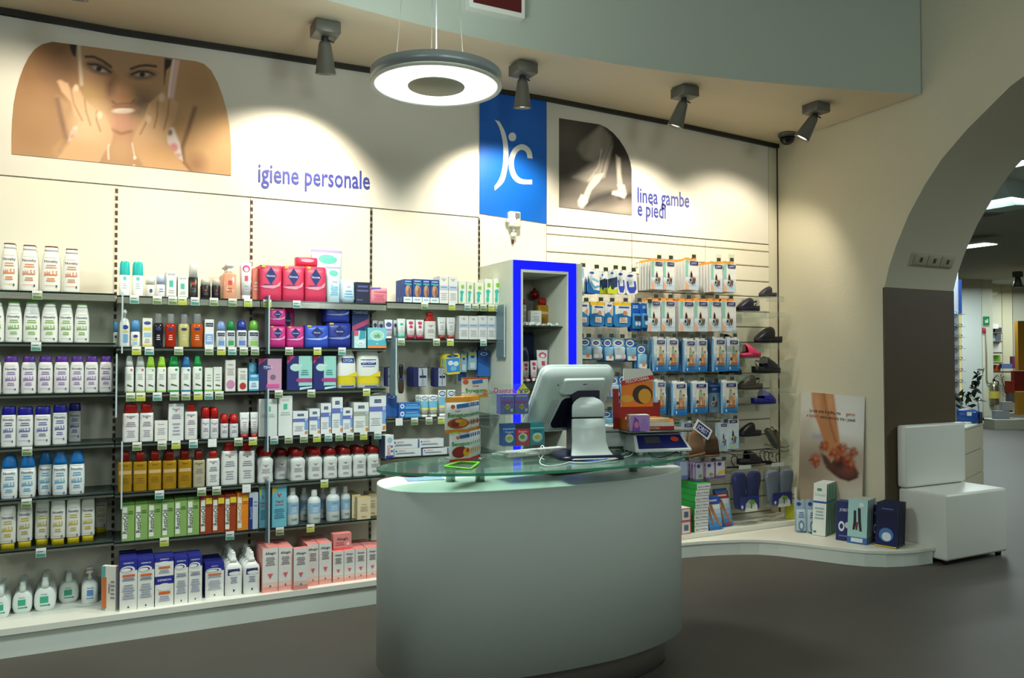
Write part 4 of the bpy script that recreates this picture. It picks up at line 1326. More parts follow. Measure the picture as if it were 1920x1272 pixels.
def nuv(c, l, v=.70):
    return [('P', [(.5, v + .25), (.76, v), (.5, v - .25), (.24, v)], '#1d2a74'), ('T', 'Nuvenia', .5, v, .06, '#dfe2f2', .40), ('P', [(.0, .40), (.35, .42), (.75, .44), (.95, .56), (.9, .42), (.6, .34), (.2, .36)], l), ('L', .18, .42, .6, .48, 1, '#4a3a80'), ('P', [(.08, .93), (.26, .93), (.26, 1), (.1, 1)], '#f0c23a')]


bottle('nu_r', 'sanitary_pack', 'rose red pack with navy diamond', 'pack', body='#dc3a60', bodyname='pack', prof=PACK, n=6, dr=.45, ops=nuv('#dc3a60', '#f0a0b4'))
bottle('nu_t', 'sanitary_pack', 'rose red pack lying on the front packs', 'pack', body='#dc3a60', bodyname='pack', prof=PACK, n=5, d=.09, ops=[('E', .5, .6, .3, .2, '#f3b6c6')])
bottle('nu_m', 'sanitary_pack', 'magenta pack with navy diamond', 'pack', body='#d6398c', bodyname='pack', prof=PACK, n=6, d=.09, ops=nuv('#d6398c', '#f0a8cc', .68))
bottle('nu_b', 'sanitary_pack', 'bright blue tilted pack with navy diamond', 'pack', body='#3556c4', bodyname='pack', prof=PACK, n=6, d=.09, ops=nuv('#3556c4', '#a9bcee', .68))
bottle('nu_n', 'sanitary_pack', 'dark blue pack with navy diamond', 'pack', body='#2c3c9c', bodyname='pack', prof=PACK, n=6, d=.10, ops=nuv('#2c3c9c', '#8ea2dc', .66))
bottle('bag_c', 'cotton_bag', 'tall clear bag of aqua printed cotton', 'bag', body='#cfe8ee', bodyname='bag', prof=[(0, .9, .8), (.03, .92, .95), (.3, .94, 1), (.7, .95, .9), (.86, .98, .5), (.93, 1, .12), (1, 1, .06)], n=3, d=.12, rough=.25, ops=[('R', 0, .95, 1, 1, '#b8a9d6'), ('E', .5, .82, .30, .09, '#5cb8ac'), ('T', 'Demak', .55, .58, .035, '#c04a5c', .5), ('T', 'up', .35, .50, .035, '#3c86b4', .3), ('L', .25, .2, .8, .46, 5, '#5aa8d0')])
bottle('bag_d', 'cotton_bag', 'small clear bag of pale blue cotton', 'bag', body='#c6dcea', bodyname='bag', prof=[(0, .95, .8), (.2, 1, 1), (.8, .97, .8), (.94, .98, .2), (1, 1, .08)], n=3, d=.08, rough=.25, ops=[('T', 'up', .5, .7, .1, '#c04a5c', .4), ('L', .2, .2, .8, .55, 3, '#5a9ec8')])
carton('blk', 'tampon_box', 'dark navy box', body='#20243c', top='#2a2f4c', ops=[('L', .1, .5, .9, .9, 2, '#56609c'), ('R', .05, .12, .5, .2, '#4a5280')], d=.1)
bottle('wipes', 'wipes_pack', 'pink wipes packet', 'pack', body='#ee8fa0', bodyname='pack', prof=PACK, n=4, d=.08, ops=[('T', 'Salviettine', .55, .74, .14, '#b53c54', .7), ('L', .2, .2, .8, .6, 4, '#d0506a'), ('P', [(.05, .86), (.6, .93), (.6, 1), (.05, .98)], '#5a62b4')])
carton('tampax', 'tampon_box', 'dark teal box with pink wave', body='#243a72', side='#1d2d5c', ops=[('T', 'TAMPAX', .5, .86, .07, '#cfd8e8', .9), ('P', [(0, .40), (1, .60), (1, .72), (0, .52)], '#c24a74'), ('P', [(0, .1), (1, .22), (1, .45), (0, .3)], '#1f7f98')], d=.08)
carton('ob_a', 'tampon_box', 'small white and teal box with red corner', body='#bfe2e6', ops=[('P', [(0, .7), (.35, .7), (.35, 1), (0, 1)], '#d65a70'), ('P', [(.4, .5), (.95, .55), (.95, 1), (.5, 1)], '#3c9cb0'), ('E', .55, .3, .3, .12, '#e8f2f2'), ('T', 'o.b.', .55, .3, .1, '#2a5a7c', .4)], d=.06)
carton('ob_b', 'tampon_box', 'wide aqua box with white oval', body='#86cfd8', side='#5cb0c0', top='#a8dcd8', ops=[('R', 0, 0, 1, .14, '#e88f4a'), ('R', 0, .14, 1, .40, '#4fb0c8'), ('E', .5, .62, .38, .26, '#cdeaea'), ('E', .5, .62, .30, .19, '#a8dcb8'), ('T', 'ob', .5, .62, .2, '#1f4a74', .4), ('T', '16', .5, .22, .08, '#e6f2f4', .2)], d=.07)
carton('ten_p', 'pad_pack', 'navy and pink pack', 'pack', body='#2a2a66', side='#23235a', ops=[('R', .38, 0, 1, 1, '#cf9ab8'), ('P', [(0, 1), (.34, 1), (0, .78)], '#c83c6c'), ('E', .36, .72, .2, .08, '#4a4a84'), ('T', 'TENA', .40, .73, .075, '#e6e6f0', .5), ('E', .62, .42, .12, .08, '#7c6a80'), ('R', .34, .08, .9, .20, '#d05aa0')], d=.13)
carton('ten_b', 'pad_pack', 'navy and mint pack', 'pack', body='#232a72', side='#1c2260', ops=[('R', .46, .12, 1, 1, '#9fd8cc'), ('P', [(0, 1), (.32, 1), (0, .76)], '#c83c6c'), ('E', .34, .66, .22, .11, '#bfe2da'), ('T', 'TENA', .42, .73, .075, '#e6ecf2', .5), ('L', .55, .42, .85, .6, 3, '#3c8c94'), ('P', [(.34, .28), (.40, .34), (1, .34), (1, .23), (.40, .23)], '#b03a86'), ('P', [(.5, .0), (1, .06), (1, .1), (.5, .07)], '#bfe6e0')], d=.13)
LY = [(0, .94, .75), (.04, 1, .95), (.3, 1, 1), (.7, .97, .95), (.9, .93, .6), (1, .88, .25)]
bottle('lyc_a', 'cotton_bag', 'white and yellow cotton bag, narrower', 'bag', body='#eeede6', bodyname='bag', prof=[(0, .94, .75), (.04, 1, .95), (.3, 1, 1), (.6, .96, .95), (.8, .86, .7), (.93, .66, .4), (1, .42, .2)], n=4, d=.11, ops=[('R', .02, .03, .98, .32, '#ead22c'), ('P', [(.02, .30), (.5, .33), (.98, .42), (.98, .3)], '#ead22c'), ('R', .22, .63, .88, .75, '#23408c'), ('T', 'LYCIA', .55, .69, .06, '#c6d4ec', .5), ('R', .2, .05, .85, .08, '#2c50a0')])
bottle('lyc_b', 'cotton_bag', 'white and yellow cotton bag, wider', 'bag', body='#e9e8e0', bodyname='bag', prof=LY, n=4, d=.11, ops=[('R', .02, .03, .98, .32, '#ead22c'), ('P', [(.02, .30), (.5, .32), (.98, .44), (.98, .3)], '#ead22c'), ('R', .14, .60, .80, .74, '#23408c'), ('T', 'LYCIA', .47, .67, .075, '#c6d4ec', .55), ('L', .2, .54, .75, .58, 1, '#8a94a8'), ('R', .3, .05, .85, .075, '#2c50a0')])
carton('vic_t', 'cream_carton', 'tall white carton with mint square', body='#eceee9', side='#dfe2dc', ops=[('T', 'VICHY', .5, .89, .045, '#8e9694', .6), ('R', .36, .66, .64, .80, '#52c09a'), ('L', .15, .5, .85, .6, 2, '#b6beba')], d=.06)


def lyc(c, c2):
    return [('P', [(.28, .80), (.72, .80), (.70, .90), (.30, .90)], '#23305c'), ('T', 'LYCIA', .5, .85, .05, '#bcc6dc', .35), ('R', 0, .56, 1, .70, c), ('E', .87, .64, .10, .06, '#b8c6ea'), ('R', .76, .22, 1, .56, c2), ('L', .1, .16, .66, .4, 4, '#c2c6cc'), ('E', .88, .10, .10, .06, '#d98a4a')]


carton('ly_v', 'cream_carton', 'white carton with violet band', body='#edeef0', side='#e2e4e8', ops=lyc('#6a78c0', '#7fa6dc'), d=.05)
carton('ly_g', 'cream_carton', 'white carton with grey band', body='#edeee8', side='#e2e4de', ops=lyc('#a9b0a4', '#b9c2b0'), d=.055)
bottle('milk', 'milk_bottle', 'waisted white bottle with dark red cap', body='#e6e7e3', prof=[(0, .93), (.03, .98), (.15, .97), (.35, .93), (.50, .96), (.60, 1), (.68, .93), (.72, .72), (.74, .52)], dr=.6, n=3, ops=[('T', 'Eucerin', .5, .52, .035, '#6a6066', .46), ('P', [(.4, .49), (.6, .49), (.5, .465)], '#a0302c'), ('L', .22, .28, .78, .42, 4, '#a8a0aa'), ('L', .3, .12, .7, .2, 2, '#b8a4a8')],
       caps=[('collar', '#b9a6a2', [(.73, .56), (.78, .58)]), ('cap', '#8e1512', [(.78, .66), (.82, .76), (.93, .72), (.98, .6), (1, .45)])])
bottle('bw', 'body_wash_bottle', 'round white bottle with blue label', body='#e6eaea', prof=[(0, .94), (.02, 1), (.66, 1), (.72, .93), (.77, .7), (.80, .46)], dr=.9, n=2.1, ops=[('R', .04, .30, .96, .62, '#9cc6e2'), ('T', 'AVEENO', .55, .54, .035, '#5a84a8', .6), ('L', .3, .34, .75, .48, 3, '#d8eaf2'), ('T', 'baby', .6, .17, .07, '#5aa878', .5)], caps=[('cap', '#e9ebe8', [(.80, .44), (.83, .47), (.97, .45), (1, .4)])])
carton('yel', 'cream_carton', 'cream yellow carton with orange print', body='#ead9b4', side='#dcc79c', top='#e2c27c', ops=[('T', 'AVEENO', .5, .66, .045, '#8c7a54', .7), ('L', .2, .34, .8, .58, 4, '#b3a27c'), ('T', 'baby', .5, .13, .09, '#e0903c', .6)], d=.055)
# fourth bay
carton('foot', 'foot_carton', 'blue carton with tan foot picture', body='#274f9c', side='#21458e', top='#2c57a6', ops=[('R', 0, 0, 1, .24, '#e6ecee'), ('L', .2, .08, .8, .17, 1, '#5ab0b8'), ('E', .52, .5, .34, .27, '#b9876a'), ('E', .42, .62, .16, .12, '#cfa084'), ('E', .66, .44, .12, .2, '#8c5c48'), ('P', [(.1, .78), (.9, .74), (.9, .82), (.1, .84)], '#4fb0a4'), ('L', .15, .86, .85, .96, 1, '#c2cfe6')], d=.05)
carton('eu_w', 'cream_carton', 'white carton with pale blue band', body='#eeece8', ops=[('T', 'Eucerin', .5, .90, .04, '#7a6a78', .6), ('P', [(.38, .86), (.62, .86), (.5, .82)], '#c0504c'), ('R', 0, .52, 1, .66, '#c6d2e8'), ('L', .15, .56, .85, .63, 1, '#7a8ab4'), ('L', .15, .12, .85, .4, 4, '#bab6c0')], d=.055)
carton('gft', 'foot_carton', 'white carton with lime square and teal footprint', body='#eef0e4', side='#e2e6d4', ops=[('R', .34, .68, .72, .84, '#8cc63c'), ('E', .42, .52, .26, .08, '#3cc0b0'), ('E', .40, .40, .16, .14, '#3cc0b0'), ('E', .36, .22, .18, .12, '#3cc0b0'), ('R', .05, .03, .95, .06, '#b8d68c')], d=.05)
bottle('tb_d', 'cream_tube', 'white tube with dark blue blot', 'tube', body='#dfe0e4', prof=TUBE, dr=.5, n=2.2, ops=[('E', .5, .72, .36, .12, '#3a3f74'), ('L', .3, .3, .7, .55, 3, '#8c90b0')], caps=[('cap', '#5a5f8c', TCAP)])
bottle('tb_p', 'cream_tube', 'white tube with violet oval', 'tube', body='#e6e4ec', prof=TUBE, dr=.5, n=2.2, ops=[('E', .5, .74, .36, .13, '#5058a4'), ('R', .2, .4, .8, .52, '#a88cc4'), ('L', .3, .2, .7, .36, 2, '#9c94b8')], caps=[('cap', '#e4e2ea', TCAP)])
bottle('tb_t', 'cream_tube', 'white tube on teal cap', 'tube', body='#e9eee8', prof=TUBE, dr=.5, n=2.2, ops=[('E', .5, .72, .2, .07, '#5abfae'), ('L', .3, .3, .7, .58, 3, '#a9c8bc')], caps=[('cap', '#4fb8a6', [(0, .82, .95), (.22, .84, .98)])])
bottle('tb_r', 'cream_tube', 'white tube with pink hearts on crimson cap', 'tube', body='#efeaea', prof=TUBE, dr=.5, n=2.2, ops=[('E', .5, .82, .26, .09, '#d63c64'), ('E', .5, .62, .2, .08, '#d63c64'), ('L', .3, .3, .7, .45, 2, '#d0a0ac')], caps=[('cap', '#c42a50', [(0, .84, .95), (.2, .84, .98)])])
bottle('pm_r', 'lotion_bottle', 'white bottle with big red pump', body='#e6e2dc', prof=[(0, .95), (.02, 1), (.62, 1), (.66, .95)], dr=.6, n=4, ops=euc(.5), caps=[('pump', '#b3261e', [(.66, .92), (.74, .86), (.80, .5), (.86, .42), (.875, .60), (.96, .58), (1, .3)])])
bottle('tb_e', 'cream_tube', 'white tube on dark red cap', 'tube', body='#e4e2e0', prof=TUBE, dr=.5, n=2.2, ops=[('T', 'Eucerin', .5, .76, .05, '#54505a', .6), ('L', .28, .4, .72, .64, 3, '#a8a0a8')], caps=[('cap', '#a02a22', [(0, .82, .95), (.18, .84, .98)])])
bottle('tb_s', 'cream_tube', 'blue and white foot tube with yellow band', 'tube', body='#e9ecd8', prof=[(.10, .80, 1.0), (.5, .90, .7), (.9, 1.0, .22), (.94, 1.0, .07), (1, 1.0, .06)], dr=.5, n=2.2, ops=[('E', .5, .86, .40, .10, '#27489c'), ('E', .5, .86, .33, .06, '#dfe6f0'), ('T', 'Scholl', .5, .86, .04, '#27489c', .5), ('R', .06, .42, .94, .74, '#6cb4d8'), ('R', .1, .32, .9, .42, '#e2d67c')], caps=[('cap', '#eef0ee', TCAP)])
carton('bl_fl', 'flat_carton', 'flat blue carton with white ring', body='#2f6cc0', top='#3f80cc', ops=[('E', .16, .5, .10, .34, '#e2eaf2'), ('E', .16, .5, .05, .16, '#2f6cc0'), ('R', .3, .1, 1, .5, '#56a6dc'), ('L', .35, .6, .9, .8, 1, '#9cc6ec')], d=.06)
carton('geh', 'cream_carton', 'long white carton with red word and blue corner', body='#ecefee', side='#dfe4e4', ops=[('P', [(.04, .62), (.11, .62), (.08, .82), (.05, .82)], '#2a4aa0'), ('T', 'GEHWOL', .28, .72, .16, '#d2402c', .3), ('L', .05, .28, .75, .5, 2, '#4a62a8'), ('R', .97, 0, 1, 1, '#2a4aa0')], d=.09)
carton('geh_v', 'cream_carton', 'upright white carton with sideways red word', body='#e9eeee', side='#23304a', ops=[('T', 'GEHWOL', .42, .35, .36, '#d2402c', .5, pi / 2), ('E', .55, .78, .3, .12, '#9cc8e2'), ('R', .05, 0, .95, .12, '#2a4aa0'), ('L', .65, .2, .9, .6, 2, '#4a62a8')], d=.05)
# ================================================================== GOODS ON THE SHELVES
N1, N2, N3 = dict(nb=1), dict(nb=2), dict(nb=3)
row(0, 0, [('nov_o', 0, 34, 455.5, N1), ('nov_o', 36, 73, 459, N1), ('nov_o', 76, 115, 461.5, N1), ('nov_o', 117, 151, 466, N1), ('nov_o', -42, -4, 452)])
row(0, 1, [('nov_g', -26, 8, 564), ('nov_g', 9.5, 41.5, 565), ('nov_g', 43, 75.5, 566), ('nov_g', 76, 109, 567), ('nov_g', 109.5, 138, 568), ('nov_g', 139, 168, 569)])
row(0, 2, [('nov_p', -28, 2, 667), ('nov_p', 4.5, 36, 668), ('nov_p', 38.5, 68.5, 668), ('nov_p', 70, 99.5, 668), ('nov_p', 100.5, 130.5, 668), ('nov_p', 131, 157.5, 668), ('nov_p', 158, 185, 668), ('nov_p', 186, 211, 668, dict(nb=1, jit=0.0)), ])
row(0, 3, [('nov_n', 1, 30, 764, N1), ('nov_n', 30.5, 62, 764, N1), ('nov_n', 64, 95, 763, N1), ('nov_n', 98, 126, 760, dict(Y=-.28)), ('nov_n', 127.5, 152.5, 757, dict(Y=-.16)), ('nov_n', -31, -1, 766)])
row(0, 4, [('nov_b', 1, 33, 855, N1), ('nov_b', 35, 67, 853, N1), ('nov_b', 71, 98, 847, dict(Y=-.25)), ('nov_b', 97.5, 127, 848, dict(Y=-.29)), ('nov_b', 129, 159, 846, N1), ('nov_b', -34, -1, 857)], Y=-.30)
row(0, 5, [('nov_y', -2, 30, 951), ('nov_y', 31, 61, 943, dict(Y=-.29)), ('nov_y', 65, 93, 939, dict(Y=-.27)), ('nov_y', 94, 123, 940, N1), ('nov_y', 124, 151, 938, N1), ('nov_y', 151.5, 178, 937, dict(nb=1, Y=-.28)), ('nov_y', 178.5, 201, 931, dict(Y=-.06)), ('nov_y', -36, -4, 955)], Y=-.30)
BP = 'on left bay bottom plinth'
row(0, 0, [('soap_g', -18, 19, 1101, dict(yb=1161, nb=4)), ('soap_g', 22.5, 61, 1092, dict(yb=1151, nb=3)), ('soap_g', 63, 105, 1083, dict(yb=1147, nb=4)), ('soap_g', 109.5, 148, 1075, dict(yb=1131, nb=3)), ('soap_b', 152.5, 184, 1071, dict(yb=1133, nb=3, d=.068))], z=.15, place=BP)
p = at(207, 1100, -.40)
h_ = at(207, 1065, -.40).z - .15
spawn('box_or', (p.x, -.36, .15), .085, h_, .028, rz=radians(-38), place=BP, label='narrow white carton with orange strip standing askew beside pump soap bottles')

row(1, 0, [('deo_t', 224, 244, 489.5, N1), ('deo_t', 248.5, 269, 490.5, N1), ('roll_w', 272.5, 292, 517), ('roll_l', 293, 311, 516), ('vic_s', 312, 331, 509, N2), ('vic_s', 333.5, 352, 517, N1), ('men_b', 353.5, 372, 494), ('roll_k', 376, 396, 522), ('roll_k', 397.5, 414.5, 523),
           ('oil_p', 418, 444, 494, N3), ('tube_h', 451.5, 473, 492, N1), ('salm', 474, 486, 504, dict(Y=-.25))])
row(1, 1, [('roll_y', 212.5, 221.5, 603, dict(Y=-.2)), ('pump_w', 224, 244, 580), ('roll_y', 245, 263.5, 600.5, N1), ('cart_y', 267, 285.5, 597, N1), ('liq_k', 287, 307, 588), ('liq_r', 309, 331.5, 588), ('liq_y', 334.5, 356, 589), ('liq_o', 358, 382, 589), ('lyc_c', 384, 401, 599, N2),
           ('lr_b', 406, 424, 602), ('lr_g', 425, 441.5, 602), ('lr_n', 444, 464, 600), ('lr_l', 466, 486.5, 601)])
row(1, 2, [('sp_c', 234, 251, 668), ('sp_c', 254, 272.5, 668, N1), ('sp_l', 273.5, 291.5, 669, N1), ('sp_l', 294, 312.5, 669, N1), ('sp_g', 314.5, 337, 668, N1), ('sp_b', 340, 358.5, 669, N1), ('sp_g', 362, 380, 668), ('gre_s', 384, 399.5, 690), ('gre_s', 400.5, 416, 688.5),
           ('gr_pk', 423, 441.5, 675, N1), ('gr_rd', 446.5, 464, 690.5), ('bl_sm', 467, 485, 702), ('bl_ov', 466, 481, 681, dict(Y=-.24))])
row(1, 3, [('eu_a', 229.5, 261, 758, N1), ('eu_a', 262, 288.5, 758.5, N1), ('eu_s', 290, 314.5, 790), ('eu_t', 316, 344.5, 757.5), ('eu_b', 347, 370.5, 758), ('eu_d', 378, 394, 765, N1), ('eu_d', 394.8, 410.5, 765, N2), ('eu_e', 414, 429, 777, N1), ('eu_e', 431, 448, 777, N1), ('eu_f', 450, 468, 774), ('eu_f', 469.5, 485, 774)])
row(1, 4, [('oil_a', 221, 248, 848, N1), ('oil_a', 249.5, 276, 847.5, N1), ('oil_a', 277.5, 303.5, 847, N1), ('oil_a', 305, 331.5, 846, N1), ('oil_a', 334, 360, 845, N1), ('oil_c', 362, 385, 846, N1), ('eu_b', 387, 412.5, 846), ('eu_b', 415, 446.5, 829, dict(label='tallest white red-capped lotion bottle on second bay fifth shelf')), ('eu_b', 448.5, 478.5, 830, dict(Y=-.29, label='tall pale grey red-capped bottle rightmost on second bay fifth shelf'))], Y=-.30)
row(1, 5, [('re_g', 228, 252.5, 944, N2), ('re_g', 253, 277.5, 942, N2), ('re_g', 278, 302.5, 940, N2), ('re_g', 303, 327, 938, N2), ('re_g', 327.5, 350.5, 936, N2), ('re_g', 351, 374, 934, N2), ('re_r', 375, 397.5, 931, N2), ('re_r', 398, 420.5, 930, N2), ('re_r', 421, 443, 928, N2), ('re_o', 444, 466, 926, N2), ('re_b', 467, 484, 925), ('vag', 486, 499, 915, dict(Y=-.31))], Y=-.315)
BP = 'on second bay bottom plinth'
row(1, 0, [('derm_o', 224, 257.5, 1050, N3), ('derm_o', 258, 289, 1049, N3), ('derm_s', 290.5, 325.5, 1081, dict(nb=1, label='lower half height navy and orange carton of the stack of two')), ('derm_w', 327, 352.5, 1046, N2), ('derm_w', 353.5, 379, 1043, N2), ('derm_o', 384.5, 420, 1057, dict(Y=-.37, nb=3)), ('derm_b', 422, 455, 1037, dict(Y=-.39, nb=4)), ('derm_b', 457, 488.5, 1036, dict(Y=-.405, nb=4))], Y=-.415, z=.15, place=BP)
a = at(308, 1081, -.415)
row(1, 0, [('derm_s', 290.5, 325.5, 1044, dict(nb=1, label='upper half height navy and orange carton of the stack of two'))], Y=-.415, z=a.z + .001, place=BP)
row(2, 0, [('alk', 492, 521.5, 1029, dict(Y=-.42, nb=3)), ('alk', 522, 548.5, 1027, dict(Y=-.42, nb=3)), ('alk', 576, 597.5, 1022, dict(Y=-.405, nb=3)), ('alk', 598, 622, 1018, dict(Y=-.40, nb=3)), ('alk', 551, 577.5, 1028, dict(Y=-.452, d=.045, label='tall white and pink carton pulled forward to the plinth edge')),
           ('alk_s', 624, 644.5, 1035, dict(nb=4)), ('alk_s', 645, 665.5, 1032, dict(nb=4)), ('alk_s', 666, 687, 1030, dict(nb=4)), ('alk_s', 688, 708.5, 1028, dict(nb=4)), ('alk_s', 709, 728, 1026, dict(nb=3))], Y=-.40, z=.15, place='on third bay bottom plinth')
a = at(642, 1034, -.385)
row(2, 0, [('alk_p', 625, 659, 1001, dict(label='pink box laid across the tops of the shorter cartons'))], Y=-.37, z=a.z + .006, place=BP)

row(2, 0, [('nu_r', 487, 529, 497, dict(nb=3, Y=-.29)), ('nu_r', 530, 571, 499, dict(nb=3, Y=-.29)), ('nu_r', 572, 612, 500, dict(nb=3, Y=-.29)), ('bag_c', 586, 646, 467, dict(Y=-.16)), ('bag_c', 613, 640, 500, dict(Y=-.26, d=.06, label='narrow clear cotton packet between rose packs and small bag')), ('bag_d', 641, 667, 524), ('blk', 667, 693.5, 530, dict(nb=1)), ('wipes', 694, 728, 539)])
a = at(560, 498, -.17)
row(2, 0, [('nu_t', 556, 597, 483, dict(label='rose red pack lying on top of the standing packs'))], Y=-.17, z=a.z + .002)
row(2, 1, [('nu_m', 505, 536.5, 612, dict(nb=1)), ('nu_m', 537.5, 571, 612, dict(label='single magenta pack standing at the front by blue pack')), ('nu_m', 528, 553, 577, dict(Y=-.14, label='darker magenta pack standing at the back of the shelf')), ('nu_b', 572, 617, 610, dict(Y=-.312)), ('nu_n', 614, 659, 606, dict(Y=-.27, nb=1)), ('tampax', 660, 691.5, 575, dict(Y=-.22)), ('ob_a', 664, 686.5, 620), ('ob_b', 689, 725, 615, dict(Y=-.30))])
for x0, x1, yt, yr, Y, nb, lab in ((505, 536.5, 579.5, 612, -.305, 1, 'upper magenta pack of the two stacked at shelf left end'), (611, 657, 567, 606, -.27, 1, 'upper dark blue pack of the two stacked beside teal box')):
    a = at((x0 + x1) / 2, yr, Y)
    row(2, 1, [('nu_m' if x0 < 600 else 'nu_n', x0, x1, yt, dict(nb=nb, label=lab))], Y=Y, z=a.z + .004)
row(2, 2, [('ten_p', 485, 528, 673), ('ten_b', 538, 585.5, 668), ('ten_b', 587, 630.5, 668), ('lyc_a', 633, 670, 652), ('lyc_b', 671, 714, 655)], Y=-.30)
row(2, 3, [('vic_t', 485, 520, 749), ('vic_t', 522, 548, 743, N2), ('ly_v', 549, 578, 772, N2), ('ly_v', 580, 600, 768, N2), ('ly_v', 601.5, 621, 757, N2), ('ly_v', 622.5, 642.5, 745, N2), ('ly_v', 643, 661, 766, N2), ('ly_g', 663, 691.5, 755, N2), ('ly_v', 692.5, 724, 743, N2)])
row(2, 4, [('milk', 484, 513.5, 842, N2), ('milk', 515.5, 543, 843, dict(Y=-.20, nb=1)), ('milk', 544.5, 574, 843, N2), ('milk', 578, 606.5, 842, N2), ('milk', 607.5, 634.5, 841, N2), ('milk', 635, 662, 840, N2), ('milk', 662.8, 688.5, 839, N2), ('milk', 690, 716, 838, N2)], Y=-.30)
row(2, 5, [('vag', 510, 537.5, 911), ('bw', 538.6, 562.5, 916), ('bw', 562.5, 580.5, 915, dict(Y=-.20)), ('bw', 579, 603.5, 920, dict(Y=-.32)), ('bw', 599, 614, 914, dict(Y=-.18)), ('bw', 614, 640, 916), ('bw', 622, 641, 912, dict(Y=-.14)), ('bw', 640, 659.5, 913, dict(Y=-.27)), ('yel', 660, 676, 928, dict(nb=2, Y=-.26)), ('yel', 670, 695, 933, dict(Y=-.322)), ('yel', 691, 707, 926, dict(Y=-.24, nb=1))], Y=-.31)

row(3, 0, [('foot', 756.5, 773, 524, N2), ('foot', 774, 791.2, 524, N2), ('foot', 791.8, 806, 524.5, N2), ('foot', 806.6, 823, 525, N2), ('eu_w', 824, 840.5, 518, N1), ('eu_w', 841, 858, 518.5, N1), ('gft', 860, 874, 528, N1), ('gft', 875, 888, 528, N1), ('gft', 891, 907, 530, N1), ('gft', 908.5, 924, 523.5, N1), ('gft', 925, 940, 523.5, N1)], Y=-.315)
row(3, 1, [('tb_d', 699, 709, 600, dict(Y=-.2)), ('tb_d', 710, 720, 602, dict(Y=-.2)), ('tb_p', 722, 737.5, 600), ('tb_d', 738, 745, 601, dict(Y=-.25)), ('tb_t', 745.5, 762, 598), ('tb_r', 763, 780, 600), ('tb_r', 780.5, 796, 600), ('pm_r', 797, 818.5, 585), ('tb_e', 821.5, 838, 595), ('tb_e', 838.5, 855, 595), ('eu_w', 861, 878.5, 593, N1), ('eu_w', 879, 896.5, 593, N1), ('eu_w', 897, 913, 593, N1), ('eu_w', 914, 928.5, 593, N1), ('eu_w', 929, 942, 593, N1)])
row(3, 2, [('bl_fl', 748, 787, 769, dict(label='lower flat blue carton of the pair stacked by tubes')), ('tb_s', 790, 805, 742, dict(nb=3)), ('tb_s', 806, 822, 742, dict(nb=2)), ('tb_s', 823, 838, 732, dict(Y=-.28)), ('tb_s', 840, 855, 732, dict(Y=-.28))], Y=-.29)
a = at(767, 769, -.29)
row(3, 2, [('bl_fl', 748, 787, 756, dict(label='upper flat blue carton of the pair stacked by tubes'))], Y=-.29, z=a.z + .002)
row(3, 3, [('geh', 739, 791, 842, dict(label='long white carton lower left in the stack of four')), ('geh', 793, 840, 841, dict(label='long white carton lower right in the stack of four')), ('geh', 842, 885, 840, dict(label='long white carton right of the stack of four'))], Y=-.30)
a = at(765, 842, -.30)
row(3, 3, [('geh', 737, 785, 825, dict(label='long white carton upper left in the stack of four')), ('geh', 787, 833, 824, dict(label='long white carton upper right in the stack of four'))], Y=-.30, z=a.z + .003)
p = at(727, 860, -.36)
t_ = at(727, 817, -.36)
spawn('geh_v', (p.x, -.33, p.z), .07, t_.z - p.z, .06, rz=radians(22), place='', label='upright dark sided white carton at the third bay shelf end')
# ================================================================== HOOK GOODS
T['hook_t'] = dict(name='display_hook', desc='chrome hook with dark ticket', cat='display hook')
T['hook_p'] = dict(name='display_hook', desc='plain chrome hook', cat='display hook')
_hk = {}


def put_hook(x, z, Y, place, ticket):
    key = (round(Y, 2), ticket)
    if key not in _hk:
        m = MB(); m.tube([(0, 0.0, 0.004), (0, Y * 0.5, 0.0), (0, Y + 0.012, 0.004), (0, Y, 0.018)], 0.0028, mat('#b9bcbc', 0.25, 0.6)); L = [('hook_arm', m.mesh('hook_arm'))]
        m = MB(); m.box(-0.02, -0.004, -0.03, 0.02, -0.0005, 0.035, mat('#d9dcd8', 0.4)); L.append(('back_clip', m.mesh('back_clip')))
        if ticket:
            m = MB(); m.box(-0.03, Y - 0.006, 0.002, 0.03, Y - 0.003, 0.062, ACRYL); m.box(-0.018, Y - 0.0085, 0.006, 0.02, Y - 0.0065, 0.034, mat('#3c4238', 0.4)); L.append(('ticket', m.mesh('ticket')))
        _hk[key] = L
    o = link('display_hook', None, None, (x, 0, z))
    o.empty_display_size = 0.02
    o['category'] = 'display hook'
    for nm, me in _hk[key]:
        link(nm, me, o)
    ITEMS.append((o, 'hook_t' if ticket else 'hook_p', place, True, None, x, None))


def hang(tp, x0, x1, yt, yb, Y, place, nb=0, gap=0.012, d=None, tilt=0.0, hook=1, front=None):
    """a pack hanging with its face at depth Y; px box of its face"""
    k = T[tp]
    xm, ym = (x0 + x1) / 2, (yt + yb) / 2
    A, B = at(x0, ym, Y), at(x1, ym, Y)
    zt, zb = at(xm, yt, Y).z, at(xm, yb, Y).z
    d = d or k.get('d', 0.02)
    first, q0 = front or (None, 0)
    for q in range(nb + 1):
        y = Y + d / 2 + q * (d + gap)
        if y > -0.03:
            break
        o = spawn(tp, ((A.x + B.x) / 2, y, zb), B.x - A.x - 0.001, zt - zb, d, ry=tilt + (random.uniform(-.012, .012) if q else 0), place=place, front=True if first is None else (first, q + q0), order=(A.x + B.x) / 2)
        if first is None:
            first = o
    if hook:
        hz = zt + k.get('flaph', .1) * (zt - zb) * .5 if k.get('flap') else zt - .018 * (zt - zb)
        put_hook((A.x + B.x) / 2 + tilt * (zt - zb), hz, min(Y - .015, -.2), place, hook == 1)
    return first


